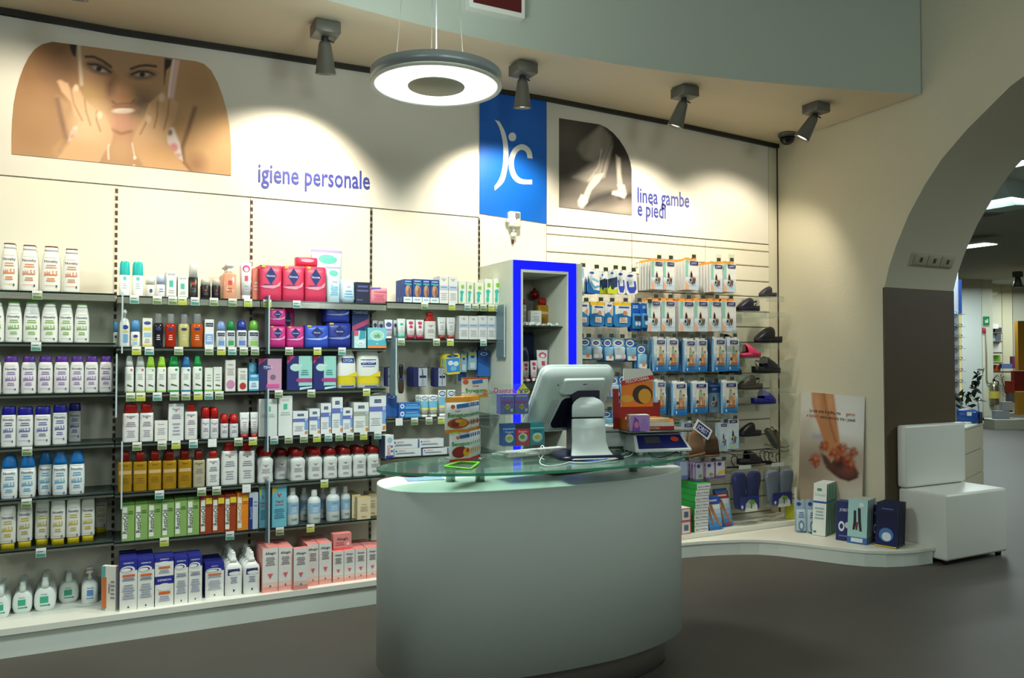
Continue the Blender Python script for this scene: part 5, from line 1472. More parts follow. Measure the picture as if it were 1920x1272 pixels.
def bands(c0, c1, v0, v1, n=6):
    """printed colour fade on the pack itself"""
    a, b = [int(c0[i:i + 2], 16) for i in (1, 3, 5)], [int(c1[i:i + 2], 16) for i in (1, 3, 5)]
    return [('R', 0, v0 + (v1 - v0) * k / n, 1, v0 + (v1 - v0) * (k + 1) / n, '#%02x%02x%02x' % tuple(int(x + (y - x) * k / (n - 1)) for x, y in zip(a, b))) for k in range(n)]


JT = [('R', .34, .85, .95, .97, '#2e3184'), ('T', 'JOBST', .645, .91, .062, '#f0f0f6', .52)]
SEAT = [('E', .42, .60, .05, .04, '#a9764f'), ('P', [(.36, .58), (.48, .58), (.52, .46), (.46, .40), (.34, .42)], '#2c2622'), ('E', .36, .33, .13, .085, '#dfe8ea'), ('E', .36, .33, .09, .06, '#3c4a50'),
        ('P', [(.42, .46), (.72, .42), (.74, .36), (.48, .38)], '#b9805a'), ('P', [(.66, .40), (.74, .40), (.66, .20), (.60, .22)], '#4a352a'), ('P', [(.52, .38), (.60, .38), (.50, .18), (.44, .20)], '#5a4030')]
carton('jb_a', 'stocking_pack', 'white stocking carton with seated figure', body='#e9eeee', side='#dfe6e8', top='#e8b24c', flap='#e79a42', flaph=.10, d=.02,
       ops=bands('#c9dff0', '#eef2f4', 0, .62, 4) + [('R', 0, .45, .20, 1, '#8fcfc0'), ('P', [(0, 0), (.22, 0), (.24, .16), (0, .3)], '#f0b490')] + JT + SEAT)
carton('jb_b', 'stocking_pack', 'white back stocking carton', body='#e6ebee', side='#dfe6ea', top='#e8b24c', flap='#e79a42', flaph=.10, d=.02)
STAND = [('R', .20, .20, .84, .80, '#e9dfcd'), ('E', .50, .74, .07, .04, '#a9764f'), ('P', [(.40, .71), (.60, .71), (.64, .52), (.38, .52)], '#8fbcae'), ('P', [(.38, .54), (.50, .54), (.48, .24), (.37, .24)], '#c07f52'), ('P', [(.52, .54), (.64, .54), (.68, .24), (.57, .24)], '#c98d62'), ('E', .72, .62, .06, .035, '#7a5236'), ('P', [(.66, .59), (.79, .59), (.78, .40), (.68, .40)], '#d6b48a'), ('P', [(.68, .42), (.77, .42), (.76, .22), (.70, .22)], '#b5784c'), ('E', .28, .38, .08, .055, '#39424a'), ('P', [(.22, .21), (.82, .21), (.78, .27), (.26, .27)], '#a8622e')]
FADE = [('R', 0, 0, 1, .62, '#e3ecf1')] + bands('#1f78c8', '#dfeaf1', 0, .62, 7)
carton('jb_c', 'stocking_pack', 'blue stocking carton with standing figures', body='#dfe7ec', side='#7db2dc', top='#eef0ee', flap='#eef0ee', flaph=.08, d=.024,
       ops=FADE + [('R', .24, .85, .88, .96, '#2e3184'), ('T', 'JOBST', .55, .905, .058, '#f0f0f6', .52)] + STAND + [('R', .14, .05, .22, .13, '#e6eef6')])
carton('jb_d', 'stocking_pack', 'blue back stocking carton', body='#cfe0ec', side='#5d9fd4', top='#eef0ee', flap='#eef0ee', flaph=.08, d=.024, ops=bands('#1f78c8', '#cfe0ec', 0, .6, 4))
carton('jb_e', 'stocking_pack', 'grey blue stocking carton with dark figure', body='#6f8ca4', side='#3f5f80', flap='#2c5a9c', flaph=.14, d=.024, ops=[('R', 0, .72, 1, .96, '#2a4a84'), ('T', 'JOBST', .5, .85, .05, '#cfd8e8', .7)] + SEAT)
carton('jb_f', 'stocking_pack', 'pale blue stocking carton low on the wall', body='#cfdfea', side='#b9cede', d=.022, ops=bands('#a9cbe4', '#e6edf0', 0, 1, 5) + [('R', .1, .86, .86, .97, '#2e3184'), ('T', 'JOBST', .48, .915, .05, '#f0f0f6', .6)] + SEAT + [('E', .3, .1, .12, .05, '#e0c83c')])
BLW = 'on the slatted hook wall'


# compression stocking cartons: four rows of blocks
ROWS = [('top stocking row', 'jb_a', 'jb_b', 5, [(1222, 1243, 490, 543), (1244, 1265, 491, 544), (1285, 1310, 489, 544), (1333, 1355, 495, 548), (1357, 1380, 495, 548)]),
        ('second stocking row', 'jb_a', 'jb_b', 4, [(1216, 1238, 564, 622), (1241, 1266, 564, 622), (1275, 1301, 565, 622), (1302, 1327.5, 565, 622), (1329, 1352.5, 565, 622), (1354, 1380, 565, 622)]),
        ('third stocking row', 'jb_c', 'jb_d', 4, [(1226, 1249, 636, 697), (1250, 1272, 637, 696), (1283, 1305, 638, 698), (1306, 1326, 638, 697), (1338, 1361, 636, 697), (1363, 1386, 636, 696)]),
        ('fourth stocking row', 'jb_c', 'jb_d', 3, [(1229, 1248, 716, 776), (1262, 1288, 719, 779), (1298.5, 1327, 718, 775), (1355, 1383, 717, 775)])]
for nm, fr, bk, nb, L in ROWS:
    for k, (x0, x1, yt, yb) in enumerate(L):
        f = hang(fr, x0, x1, yt, yb, -.27, 'in ' + nm)
        hang(bk, x0, x1, yt + .5, yb, -.27 + .030, 'in ' + nm, nb=nb - 1, gap=0.016, hook=0, front=(f, 1))
hang('jb_e', 1329, 1350, 722, 774, -.22, 'in fourth stocking row')
hang('jb_c', 1278, 1300, 792, 848, -.22, 'in lowest stocking row')
hang('jb_f', 1350, 1364, 793, 846, -.24, 'in lowest stocking row', nb=1)
hang('jb_f', 1365, 1385, 786, 842, -.25, 'in lowest stocking row', nb=2)

# blue and white foot care packs
SC_ = [('E', .5, .80, .30, .09, '#28489c'), ('T', 'Scholl', .5, .80, .045, '#dfe6f2', .42)]
card('fc_a', 'foot_pack', 'pale blue foot care pack', body='#9fc6e0', d=.02, ops=[('E', .4, .82, .2, .06, '#28489c'), ('R', 0, 0, 1, .3, '#7fb4d4')], blister=(.1, .1, .9, .6, '#cfe0ea'))
card('fc_b', 'insole_pack', 'white and blue wave insole pack', body='#eef2f4', d=.02, ops=[('E', .35, .86, .2, .05, '#2c62b4'), ('P', [(0, 0), (1, 0), (1, .12), (.5, .16), (.2, .40), (0, .75)], '#1f6cc0'), ('P', [(.2, .42), (.55, .2), (1, .3), (1, .36), (.6, .3), (.3, .5)], '#5aaee0'), ('P', [(.35, .62), (.9, .48), (1, .54), (.5, .66)], '#9fd0ee')])
card('fc_c', 'insole_pack', 'dark blue and yellow insole pack', body='#e6ecee', d=.02, ops=[('E', .45, .86, .16, .05, '#2c62b4'), ('P', [(0, .18), (1, .3), (1, .72), (0, .6)], '#2c4068'), ('P', [(0, 0), (1, 0), (1, .26), (.7, .2), (.3, .34), (0, .2)], '#c9d82c'), ('E', .5, .3, .2, .12, '#2c3a4a')])
card('fc_d', 'insole_pack', 'white pack showing a blue gel insole', body='#eef2f6', d=.02, ops=[('E', .45, .86, .26, .06, '#28489c'), ('P', [(.12, .62), (.88, .6), (.9, .25), (.7, .06), (.3, .06), (.12, .25)], '#3a50c4'), ('P', [(.2, .74), (.7, .72), (.72, .34), (.3, .34)], '#e9eff6')])
card('pl_y', 'plaster_pack', 'yellow topped blue plaster pack', body='#2c7cc0', d=.022, ops=[('R', 0, .86, 1, 1, '#f0c82c'), ('P', [(.1, .86), (1, .86), (1, .42), (.5, .55), (.1, .5)], '#dfe9ee'), ('R', .3, .76, .9, .83, '#3a58a8'), ('E', .66, .56, .13, .1, '#c98a6a'), ('R', .34, .16, .78, .38, '#e6dfd4'), ('L', .38, .18, .74, .36, 3, '#c48468')])
card('pl_w', 'plaster_pack', 'white and blue plaster pack', body='#2c7cc0', d=.022, ops=[('P', [(0, 1), (1, 1), (1, .42), (.5, .6), (0, .5)], '#e3e9ee'), ('R', .3, .82, .85, .90, '#4a4a9c'), ('P', [(.6, .6), (.9, .78), (.9, .5)], '#e0a878'), ('R', .3, .14, .8, .36, '#e6dfd4'), ('L', .34, .16, .76, .34, 3, '#c48468')])
card('gls', 'glasses_pack', 'blue twin pocket blister pack', body='#1f62bc', d=.03, ops=[('L', .2, .80, .8, .92, 2, '#cfe0f2')], blister=(.06, .08, .94, .62, '#3a84c4'), bops=[('R', .1, .55, .9, .85, '#26344c'), ('E', .35, .35, .16, .14, '#c9d6dc'), ('E', .7, .35, .16, .14, '#c9d6dc')])
card('sc_b', 'blister_pack', 'blue foot blister with oval badge', body='#2c70b4', d=.03, ops=[('E', .5, .80, .40, .15, '#e9e6d4')] + SC_, blister=(.08, .06, .92, .62, '#7fb4d8'), bops=[('R', 0, 0, 1, .32, '#dfe9ee'), ('E', .6, .3, .2, .18, '#d98a5a')])
card('sc_w', 'blister_pack', 'pale blister pack with oval badge', body='#7fb0d4', d=.03, ops=[('E', .5, .80, .44, .15, '#e9e6d4')] + SC_, blister=(.08, .06, .92, .62, '#b9c6d2'), bops=[('R', 0, .1, 1, .4, '#e0e2ea'), ('L', .5, .1, .95, .4, 3, '#d9a08c')])
FT, F2, F3, F4, F5 = ['in foot care %s' % s_ for s_ in ('top row', 'second row', 'third row', 'fourth row', 'lowest row')]
hang('fc_a', 1082, 1098, 502, 554, -.24, FT, 1)
hang('fc_b', 1104, 1127, 505, 550, -.24, FT, 3)
hang('fc_c', 1127, 1138, 510, 551, -.22, FT, 1)
hang('fc_c', 1142, 1160, 506, 551, -.25, FT, 2)
hang('fc_d', 1161, 1176, 508, 551, -.25, FT, 1, tilt=-.06)
hang('fc_d', 1177, 1199, 511, 552, -.25, FT, 1, tilt=-.10)
hang('pl_w', 1084, 1107.5, 567, 611, -.24, F2, 2)
hang('pl_y', 1109, 1136, 566, 612, -.24, F2, 3, tilt=.02)
hang('pl_w', 1137, 1152, 567, 612, -.24, F2, 1)
hang('pl_y', 1153, 1186, 567, 613, -.24, F2, 3)
hang('gls', 1187, 1204, 567, 622, -.24, F2, 1)
hang('gls', 1204.5, 1225, 569, 620, -.26, F2, 1)
hang('sc_b', 1090, 1111, 634, 676, -.25, F3, 2)
hang('sc_w', 1112, 1131, 635, 676, -.25, F3, 2)
hang('sc_b', 1135, 1151.5, 634, 679, -.25, F3, 2)
hang('sc_w', 1152.5, 1174.5, 635, 678, -.25, F3, 2)
hang('sc_b', 1175.5, 1195, 635, 679, -.25, F3, 2)
hang('sc_b', 1196, 1214, 646, 694, -.27, F3, 1, tilt=.05)
hang('sc_w', 1146, 1162.5, 706, 748, -.25, F4, 1)
hang('sc_b', 1163.5, 1181, 704, 749, -.25, F4, 2)
hang('sc_b', 1182, 1197, 705, 744, -.23, F4, 1)
hang('sc_b', 1128, 1151, 771, 806, -.25, F5, 2)
hang('sc_w', 1152, 1176, 772, 806, -.25, F5, 2)
hang('sc_b', 1177, 1196, 774, 806, -.25, F5, 1)
hang('fc_a', 1083, 1090, 634, 672, -.22, F3, 0)
# loose packs of thin purple topped blisters
card('sm_p', 'blister_pack', 'small lilac pack with blue oval', body='#8a6cae', d=.02, ops=[('R', .06, .1, .94, .94, '#cfc6d8'), ('E', .4, .76, .2, .1, '#28489c'), ('E', .6, .25, .22, .1, '#86a84a')])
card('sm_y', 'blister_pack', 'small lilac and yellow pack with oval', body='#7a5ca4', d=.02, ops=[('R', .06, .16, .94, .94, '#d6d0d8'), ('E', .4, .8, .2, .1, '#28489c'), ('P', [(.1, .2), (.94, .3), (.94, .5), (.4, .4)], '#d6c83c')])
card('sm_b', 'blister_pack', 'small blue pack near the counter end', body='#6a74b0', d=.02, ops=[('R', .06, .2, .94, .94, '#aab4d4')])
LS = 'in small row above the plinth'
hang('sm_b', 1276, 1293, 864, 900, -.25, LS, 2)
hang('sm_p', 1306, 1322, 866, 903, -.27, LS, 3)
hang('sm_p', 1325, 1343, 866, 899, -.26, LS, 2)
hang('sm_y', 1344, 1363, 864, 898, -.26, LS, 2)

# fourth bay: hooks zone with nail tools
card('tool', 'nail_tool_pack', 'navy and grey card with steel nail tool', body='#262a5c', d=.02, ops=[('R', .36, .03, 1, .97, '#b9bfca'), ('P', [(.62, .9), (.68, .9), (.72, .5), (.6, .5)], '#5a6068'), ('R', .44, .46, .92, .58, '#23305c'), ('R', .60, .08, .63, .46, '#6a7078'), ('R', .70, .08, .73, .46, '#6a7078')])
card('scis', 'nail_tool_pack', 'navy and grey card with small scissors', body='#262a5c', d=.02, ops=[('R', .36, .03, 1, .97, '#b9bfca'), ('E', .52, .76, .1, .1, '#6a7078'), ('E', .52, .76, .06, .06, '#b9bfca'), ('E', .82, .76, .1, .1, '#6a7078'), ('E', .82, .76, .06, .06, '#b9bfca'), ('R', .44, .46, .92, .58, '#23305c'), ('R', .64, .1, .70, .68, '#6a7078')])
card('dk_b', 'foot_pack', 'dark blue hanging foot pack', body='#1f4a90', d=.02, ops=[('E', .5, .85, .3, .06, '#c9d6ea'), ('E', .5, .85, .22, .04, '#28489c'), ('P', [(0, 0), (1, 0), (1, .3), (0, .55)], '#2866b4')])
card('dk_p', 'foot_pack', 'pale hanging pack with yellow head', body='#8fb4cc', d=.02, ops=[('R', .1, .8, .9, .95, '#c9c23c'), ('E', .5, .72, .24, .07, '#28489c'), ('R', .2, .1, .8, .4, '#c9d6dc')])
card('yel_b', 'corn_pack', 'yellow and blue pack with white rings', body='#e6d83c', d=.016, ops=[('E', .5, .88, .4, .07, '#28489c'), ('T', 'Scholl', .5, .88, .04, '#dfe6f2', .5), ('R', .04, .1, .96, .78, '#3f8cd0'), ('E', .35, .55, .18, .12, '#d9e8f2'), ('E', .7, .5, .18, .12, '#d9e8f2'), ('E', .5, .28, .2, .12, '#7fb8e4')])
NT = 'on hooks under fourth bay shelves'
hang('tool', 724, 738, 689, 725, -.22, NT, 1, hook=2)
hang('tool', 777, 803, 689, 726, -.25, NT, 4, hook=2)
hang('scis', 816, 838, 690, 726, -.25, NT, 2, hook=2)
hang('yel_b', 838, 866, 664, 702, -.28, NT, 4, gap=.006, tilt=-.07, hook=2)
hang('dk_p', 866, 877, 664, 698, -.22, NT, 0, hook=2)
hang('dk_p', 880, 896, 660, 694, -.22, NT, 1, hook=2)
hang('dk_b', 861, 876, 690, 715, -.16, NT, 0, hook=2)
hang('dk_b', 898, 921, 657, 706, -.22, NT, 1, hook=2)
hang('dk_b', 922, 940, 657, 708, -.2, NT, 1, hook=2)
hang('dk_b', 726, 746, 738, 782, -.28, 'beside the blue flat cartons', 0, hook=2)
# black foot file
p, q = at(752, 683, -.30), at(752, 738, -.30)
t = thing('foot_file', 'black paddle foot file hanging beside grey divider plate', 'foot file', (p.x, -.30, q.z))
L_ = p.z - q.z
m = MB(); m.loft([superring(w_ * .5, .006, 2.4, v * L_, 14) for w_, v in ((.02, 0), (.034, .04), (.04, .25), (.036, .42), (.02, .5))], mat('#3c2a24', .6)); m.build('file_pad', t)
m = MB(); m.loft([superring(w_ * .5, .008, 2.4, v * L_, 14) for w_, v in ((.02, .5), (.02, .58), (.028, .75), (.03, .9), (.016, 1))], mat('#141414', .3)); m.build('handle', t)
m = MB(); m.box(-.013, -.0085, .46 * L_, .013, .0085, .52 * L_, mat('#2c3a84')); m.build('band', t)
# ================================================================== LIT SHOWCASE COLUMN
XC0, XC1, YC = 2.412, 2.962, -0.50
def colz(px_, py):
    return at(px_, py, YC).z
zt = colz(960, 487)
sc_ = thing('showcase', 'tall white showcase column with glowing blue frame and open shelves', 'showcase', ((XC0 + XC1) / 2, YC, 0.15))
xi0, xi1 = at(979, 560, YC).x, at(1062, 560, YC).x
zi1 = colz(1020, 513)
ox, oy, oz = sc_.location
CW = mat('#dfe2d2', 0.5)
def cb(name, x0, y0, z0, x1, y1, z1, mm, parent=None):
    m = MB(); m.box(x0 - ox, y0 - oy, z0 - oz, x1 - ox, y1 - oy, z1 - oz, mm)
    return m.build(name, parent or sc_)
cb('side_panel', XC0, YC, .15, XC0 + .018, -.004, zt, CW)
cb('side_panel', XC1 - .018, YC, .15, XC1, -.004, zt, CW)
cb('top_panel', XC0 + .018, YC, zt - .018, XC1 - .018, -.004, zt, CW)
cb('back_panel', XC0 + .018, -.03, .15, XC1 - .018, -.012, zt - .018, mat('#b9b9ab', .6))
xb0, xb1 = at(962, 560, YC).x, at(1080, 560, YC).x
LED = mat('#0008ff', .5, emit=1.15)
zb = colz(1000, 489.5)
m = MB()
f = YC - .004
for (x0, z0, x1, z1) in ((xb0, .17, at(976, 560, YC).x, zb), (at(1064, 560, YC).x, .17, xb1, zb), (at(976, 560, YC).x, colz(1020, 508), at(1064, 560, YC).x, zb)):
    m.box(x0 - ox, f - oy, z0 - oz, x1 - ox, f + .004 - oy, z1 - oz, LED)
m.build('light_frame', sc_)
m = MB()
for (x0, z0, x1, z1) in ((at(976, 560, YC).x, .17, xi0, colz(1020, 508)), (xi1, .17, at(1064, 560, YC).x, colz(1020, 508)), (xi0, zi1, xi1, colz(1020, 508))):
    m.box(x0 - ox, YC - .012 - oy, z0 - oz, x1 - ox, -.031 - oy, z1 - oz, CW)
m.build('inner_frame', sc_)
cb('base_board', XC0 + .02, YC, .15, XC1 - .02, -.02, .169, CW)
m = MB()
for (x0, z0, x1, z1) in ((XC0 + .018, .17, xb0, zt - .018), (xb1, .17, XC1 - .018, zt - .018), (xb0, zb, xb1, zt - .018)):
    m.box(x0 - ox, YC - oy, z0 - oz, x1 - ox, YC + .012 - oy, z1 - oz, CW)
m.build('front_rim', sc_)
cz1, cz2 = at(1020, 612, -.42).z, at(1015, 716, -.42).z
for z in (cz1, cz2, cz2 - .33, cz2 - .62):
    cb('glass_shelf', xi0 - .002, -.45, z - .008, xi1 + .002, -.035, z, mat('#2c3430', .15))
# red paper baubles hung in the niches
for px_, py, lab in ((1002, 553, 'red round bauble hung in the upper showcase niche'), (997, 742, 'red round bauble hung in the lower showcase niche')):
    p = at(px_, py, -.10)
    t = thing('bauble', lab, 'bauble', p, group='baubles in the showcase')
    m = MB(); m.lathe([(.001, -.036), (.018, -.032), (.031, -.018), (.036, 0), (.031, .018), (.018, .032), (.001, .036)], mat('#8c1410', .25), 20, cap0=False, cap1=False); m.build('ball', t)
    m = MB(); m.lathe([(.009, .034), (.009, .046), (.004, .05)], mat('#6a1c14', .3, .5), 12); m.build('cap', t)
    m = MB(); m.tube([(0, 0, .05), (0, 0, .20)], .0012, mat('#c9c4b4')); m.build('thread', t)
SN = 'in the showcase'
def show(tp, x0, x1, yt, z, Y, label, rz=0):
    A, B = at(x0, yt + 20, Y), at(x1, yt + 20, Y)
    T_ = at((x0 + x1) / 2, yt, Y)
    return spawn(tp, ((A.x + B.x) / 2, Y + .03, z), B.x - A.x, T_.z - z, None if 'dr' not in T[tp] else T[tp]['dr'] * (B.x - A.x), rz=rz, label=label)
show('eu_b', 979, 990, 560, cz1 + .001, -.30, 'white red-capped bottle at the left of upper showcase shelf')
show('oil_a', 1010, 1030, 558, cz1 + .001, -.26, 'amber red-capped bottle at the right of upper showcase shelf')
show('eu_s', 996, 1016, 583, cz1 + .001, -.36, 'white small carton in the middle of upper showcase shelf')
show('tube_h', 1010, 1031, 657, cz2 + .001, -.30, 'large white heart tube on the lower showcase shelf')
show('tb_r', 983, 996, 678, cz2 + .001, -.34, 'left small pink printed tube on lower showcase shelf')
show('tb_r', 998, 1011, 676, cz2 + .001, -.37, 'right small pink printed tube on lower showcase shelf')
card('devbox', 'inhaler_box', 'dark blue box with a white mask picture', 'box', body='#1c2a5c', d=.04, ops=[('E', .35, .45, .3, .25, '#8ea2b4'), ('E', .35, .45, .22, .18, '#3c4c74'), ('L', .2, .1, .8, .2, 2, '#7f8cae')])
show('devbox', 980, 1007, 624, cz2 + .001, -.12, 'dark blue box with white mask picture in showcase back')
# crumpled white decoration strewn on the shelves
for z, n, lab in ((cz1, 26, 'crumpled white wadding strewn along the upper showcase shelf'), (cz2, 26, 'crumpled white wadding strewn along the lower showcase shelf')):
    m = MB()
    for k in range(n):
        x, y = random.uniform(xi0 + .02, xi1 - .02), random.uniform(-.44, -.38)
        r = random.uniform(.008, .016)
        bm = bmesh.new(); bmesh.ops.create_icosphere(bm, subdivisions=1, radius=r)
        for v in bm.verts:
            v.co = v.co * random.uniform(.75, 1.25) + Vector((x, y, z + r * .9))
        m.add_bm(bm, mat('#f0f2f0', .8), False)
    o = m.build('wadding'); o['kind'] = 'stuff'
    tag(o, lab, 'wadding')

# ================================================================== CLOGS ON CLEAR SHELVES
def clog_parts(L, col, solecol, kind):
    """clog pointing +x: wedge sole, rounded upper, open heel"""
    W = L * .36
    def half(u):  # half width along the foot, u 0 heel .. 1 toe
        return W * .5 * (0.74 + .26 * sin(pi * min(1, u * 1.05) ** 1.3)) * (1 if u < .82 else sqrt(max(0, 1 - ((u - .82) / .185) ** 2)) * .98 + .02) * (1 if u > .06 else .86)
    N = 18
    us = [k / N for k in range(N + 1)]
    out = [((u - .5) * L, half(u)) for u in us] + [((u - .5) * L, -half(u)) for u in us[::-1]]
    m = MB()
    def top(u):
        return L * (.20 - .04 * u if u < .5 else .18 - .06 * (u - .5) / .5)
    lo = [(x, y * .95, 0 if abs(x) < L * .44 else L * .012) for x, y in out]
    us2 = us + us[::-1]
    hi = [(x, y, top(u)) for (x, y), u in zip(out, us2)]
    m.loft([lo, hi], mat(solecol, .55), True, True, True)
    sole = m.mesh('sole')
    m = MB()
    rings = []; inner = []
    u0 = .36 if kind != 'mule' else .45
    M_ = 12
    for k in range(M_ + 1):
        u = u0 + (1 - u0) * k / M_
        t = (u - u0) / (1 - u0)
        hgt = L * (.31 * (1 - t ** 1.9) + .02) * (1 if k else .92)
        hw = half(u) * 1.03
        zb = top(u) - L * .02
        lean = -L * .05 * (1 - t)
        rg, ri = [], []
        for j in range(11):
            a = pi * j / 10
            rg.append(((u - .5) * L + lean * sin(a), hw * cos(a), zb + hgt * sin(a) ** .8))
            ri.append(((u - .5) * L + lean * sin(a), hw * .9 * cos(a), zb + hgt * .92 * sin(a) ** .8))
        rings.append(rg); inner.append(ri)
    m.loft(rings, mat(col, .4), False, False, True, closed=False)
    m.loft(inner[:8], mat(solecol, .7), False, False, True, closed=False)
    m.loft([rings[0], inner[0]], mat(col, .4), False, False, True, closed=False)
    upper = m.mesh('upper')
    parts = [('sole', sole), ('upper', upper)]
    if kind == 'strap':
        m = MB()
        for (uc, w_) in ((.22, .03),):
            r0, r1 = [], []
            for j in range(11):
                a = pi * j / 10
                y = half(.36) * 1.06 * cos(a); zz = top(.3) + L * .20 * sin(a)
                x = (-.16 - .26 * sin(a)) * L
                r0.append((x, y, zz)); r1.append((x, y, zz - L * .06))
            m.loft([r0, r1], mat(col, .4), False, False, True, closed=False)
        parts.append(('heel_strap', m.mesh('heel_strap')))
    if kind == 'holes':
        m = MB()
        for k in range(3):
            for s_ in (-1, 1):
                x, y, z = (.02 + .11 * k) * L, s_ * half(.6) * .62, top(.6) + L * (.20 - .045 * k)
                m.lathe([(L * .02, 0), (L * .02, .002)], mat('#cfd0c4'), 8, (x, y, z))
        parts.append(('vent_holes', m.mesh('vent_holes')))
    return parts


CL = [('black', 1424, 1453, 556, 'holes', 'r', '#2c2c36', '#33343c', 'dark grey clog on the topmost clear shelf'),
      ('navy', 1382, 1420, 583, 'strap', 'r', '#14162c', '#181a30', 'navy clog on the second clear shelf near cartons'),
      ('black', 1416, 1461, 643, 'plain', 'r', '#0e0f20', '#10111e', 'black plain clog on clear shelf below the topmost'),
      ('pink', 1385, 1422, 670, 'plain', 'r', '#d8416c', '#c83a62', 'pink clog with dark curl on clear shelf'),
      ('navy', 1415, 1461, 700, 'strap', 'r', '#16182c', '#1a1b22', 'black and navy backless clog above the grey clog'),
      ('grey', 1384, 1425, 731, 'strap', 'r', '#3f3a33', '#4a443a', 'dark olive metallic clog beside the stocking cartons'),
      ('blue', 1413, 1453, 758, 'plain', 'l', '#23269a', '#1d2082', 'bright blue clog on a clear shelf'),
      ('black', 1385, 1423, 819, 'plain', 'r', '#161618', '#1b1b1d', 'black clog on the lowest clear shelf'),
      ('black', 1386, 1426, 872, 'plain', 'l', '#22242a', '#26282e', 'dark grey slipper hung among the lowest hooks'),
      ('black', 1348, 1381, 648, 'plain', 'l', '#191216', '#1a1418', 'black clog mostly hidden behind the second stocking row'),
      ('black', 1352, 1389, 703, 'plain', 'l', '#191216', '#1a1418', 'black clog tip peeking under the third stocking row')]
for nm, x0, x1, yb, kind, face, c, s_, lab in CL:
    Y = -.20
    a, b = at(x0, yb, Y), at(x1, yb, Y)
    L = (b.x - a.x) * 1.03
    flipx = 1 if face == 'r' else -1
    # heel faces right when the toe points left
    t = thing('clog', lab, 'shoe', ((a.x + b.x) / 2, Y, a.z), (0, 0, pi if face == 'r' else 0), group='clogs on the clear shelves')
    if x0 == 1415 and yb == 700:
        t.rotation_euler = (0, 0, 0)
    for pn, me in clog_parts(L, c, s_, kind):
        link(pn, me, t)
    if nm == 'pink':
        m = MB(); m.tube([(L * (.10 + .05 * cos(q)), -L * .155, L * (.22 + .05 * sin(q))) for q in np.linspace(0, 5.2, 12)], .003, mat('#4a2034')); m.build('curl_mark', t)
        t.children[-1].rotation_euler = (0, 0, pi)
    if yb < 860:
        m = MB(); hw = L * .55
        m.box(-hw, -.09, -.006, hw, .195, -.001, ACRYL); m.box(-hw, -.09, -.05, hw, -.086, -.006, ACRYL); m.box(-hw, .19, -.08, hw, .195, -.006, ACRYL)
        o = m.build('clear_shelf', None, ((a.x + b.x) / 2, Y, a.z))
        tag(o, 'clear acrylic shoe shelf under the ' + lab.split(' on ')[0].split(' above')[0].split(' beside')[0].split(' mostly')[0].split(' peeking')[0] + (' (hidden row)' if 'peeking' in lab else (' (second row)' if 'mostly' in lab else '')) + (' on the lowest level' if yb == 819 else ''), 'shelf', 'clear shoe shelves')
# empty acrylic shelves at the wall end
for (x, y, lab) in ((1437, 595, 'empty clear acrylic shelf between navy and black clogs'), (1458, 736, 'empty clear acrylic shelf near the wall corner')):
    p = at(x, y, -.2)
    m = MB(); m.box(-.12, -.09, -.006, .12, .195, -.001, ACRYL); m.box(-.12, -.09, -.001, .12, -.086, .04, ACRYL)
    tag(m.build('clear_shelf', None, (p.x, -.2, p.z)), lab, 'shelf', 'clear shoe shelves')
# brown outdoor shoe hung toe down
p = at(1446, 826, -.16)
t = thing('trekking_shoe', 'brown and grey shoe hanging toe down by the corner', 'shoe', p, (0, radians(52), 0))
for pn, me in clog_parts(.205, '#5a4634', '#5d6155', 'strap'):
    link(pn, me, t)
m = MB()
for k in range(4):
    m.tube([(.0 + .02 * k, -.03, .058 - .006 * k), (.012 + .02 * k, 0, .066 - .008 * k), (.0 + .02 * k, .03, .058 - .006 * k)], .0025, mat('#b5663c'))
m.build('laces', t)
# black slipper hangers
BLK = mat('#15161a', .4)
for i, (x, y, lab) in enumerate(((1377, 862, 'black plastic hanger left of the dark slipper'), (1430, 852, 'first black hanger hook right of the dark slipper'), (1437, 853, 'second black hanger hook right of the dark slipper'), (1445, 855, 'third black hanger hook right of the dark slipper'), (1458, 857, 'black hanger hook nearest the wall corner'))):
    p = at(x, y, -.22)
    t = thing('shoe_hanger', lab, 'hanger', p, (0, 0, radians(8 * (i - 2))), 'slipper hangers')
    m = MB(); m.tube([(.028 * cos(q) , 0, .028 * sin(q)) for q in np.linspace(-.5, pi + .2, 10)] + [(-.02, 0, -.03), (.0, 0, -.055)], .004, BLK); m.build('hook', t)
    m = MB(); m.rbox(-.065, -.006, -.07, .065, .006, -.055, .003, BLK, 1); m.build('bar', t)
for y, lab in ((838, 'upper chrome rail carrying the slipper hangers'), (846, 'lower chrome rail carrying the slipper hangers')):
    p, q = at(1372, y + 8, -.235), at(1476, y, -.235)
    m = MB(); m.tube([(p.x, -.235, p.z), (q.x, -.235, p.z), (q.x + .02, -.235, p.z + .012)], .003, mat('#55585a', .3, .8)); m.tube([(p.x + .05, -.235, p.z), (p.x + .05, 0, p.z)], .003, mat('#55585a', .3, .8)); m.tube([(q.x - .02, -.235, p.z), (q.x - .02, 0, p.z)], .003, mat('#55585a', .3, .8))
    tag(m.build('hanging_rail'), lab, 'rail', 'rails for the slippers')
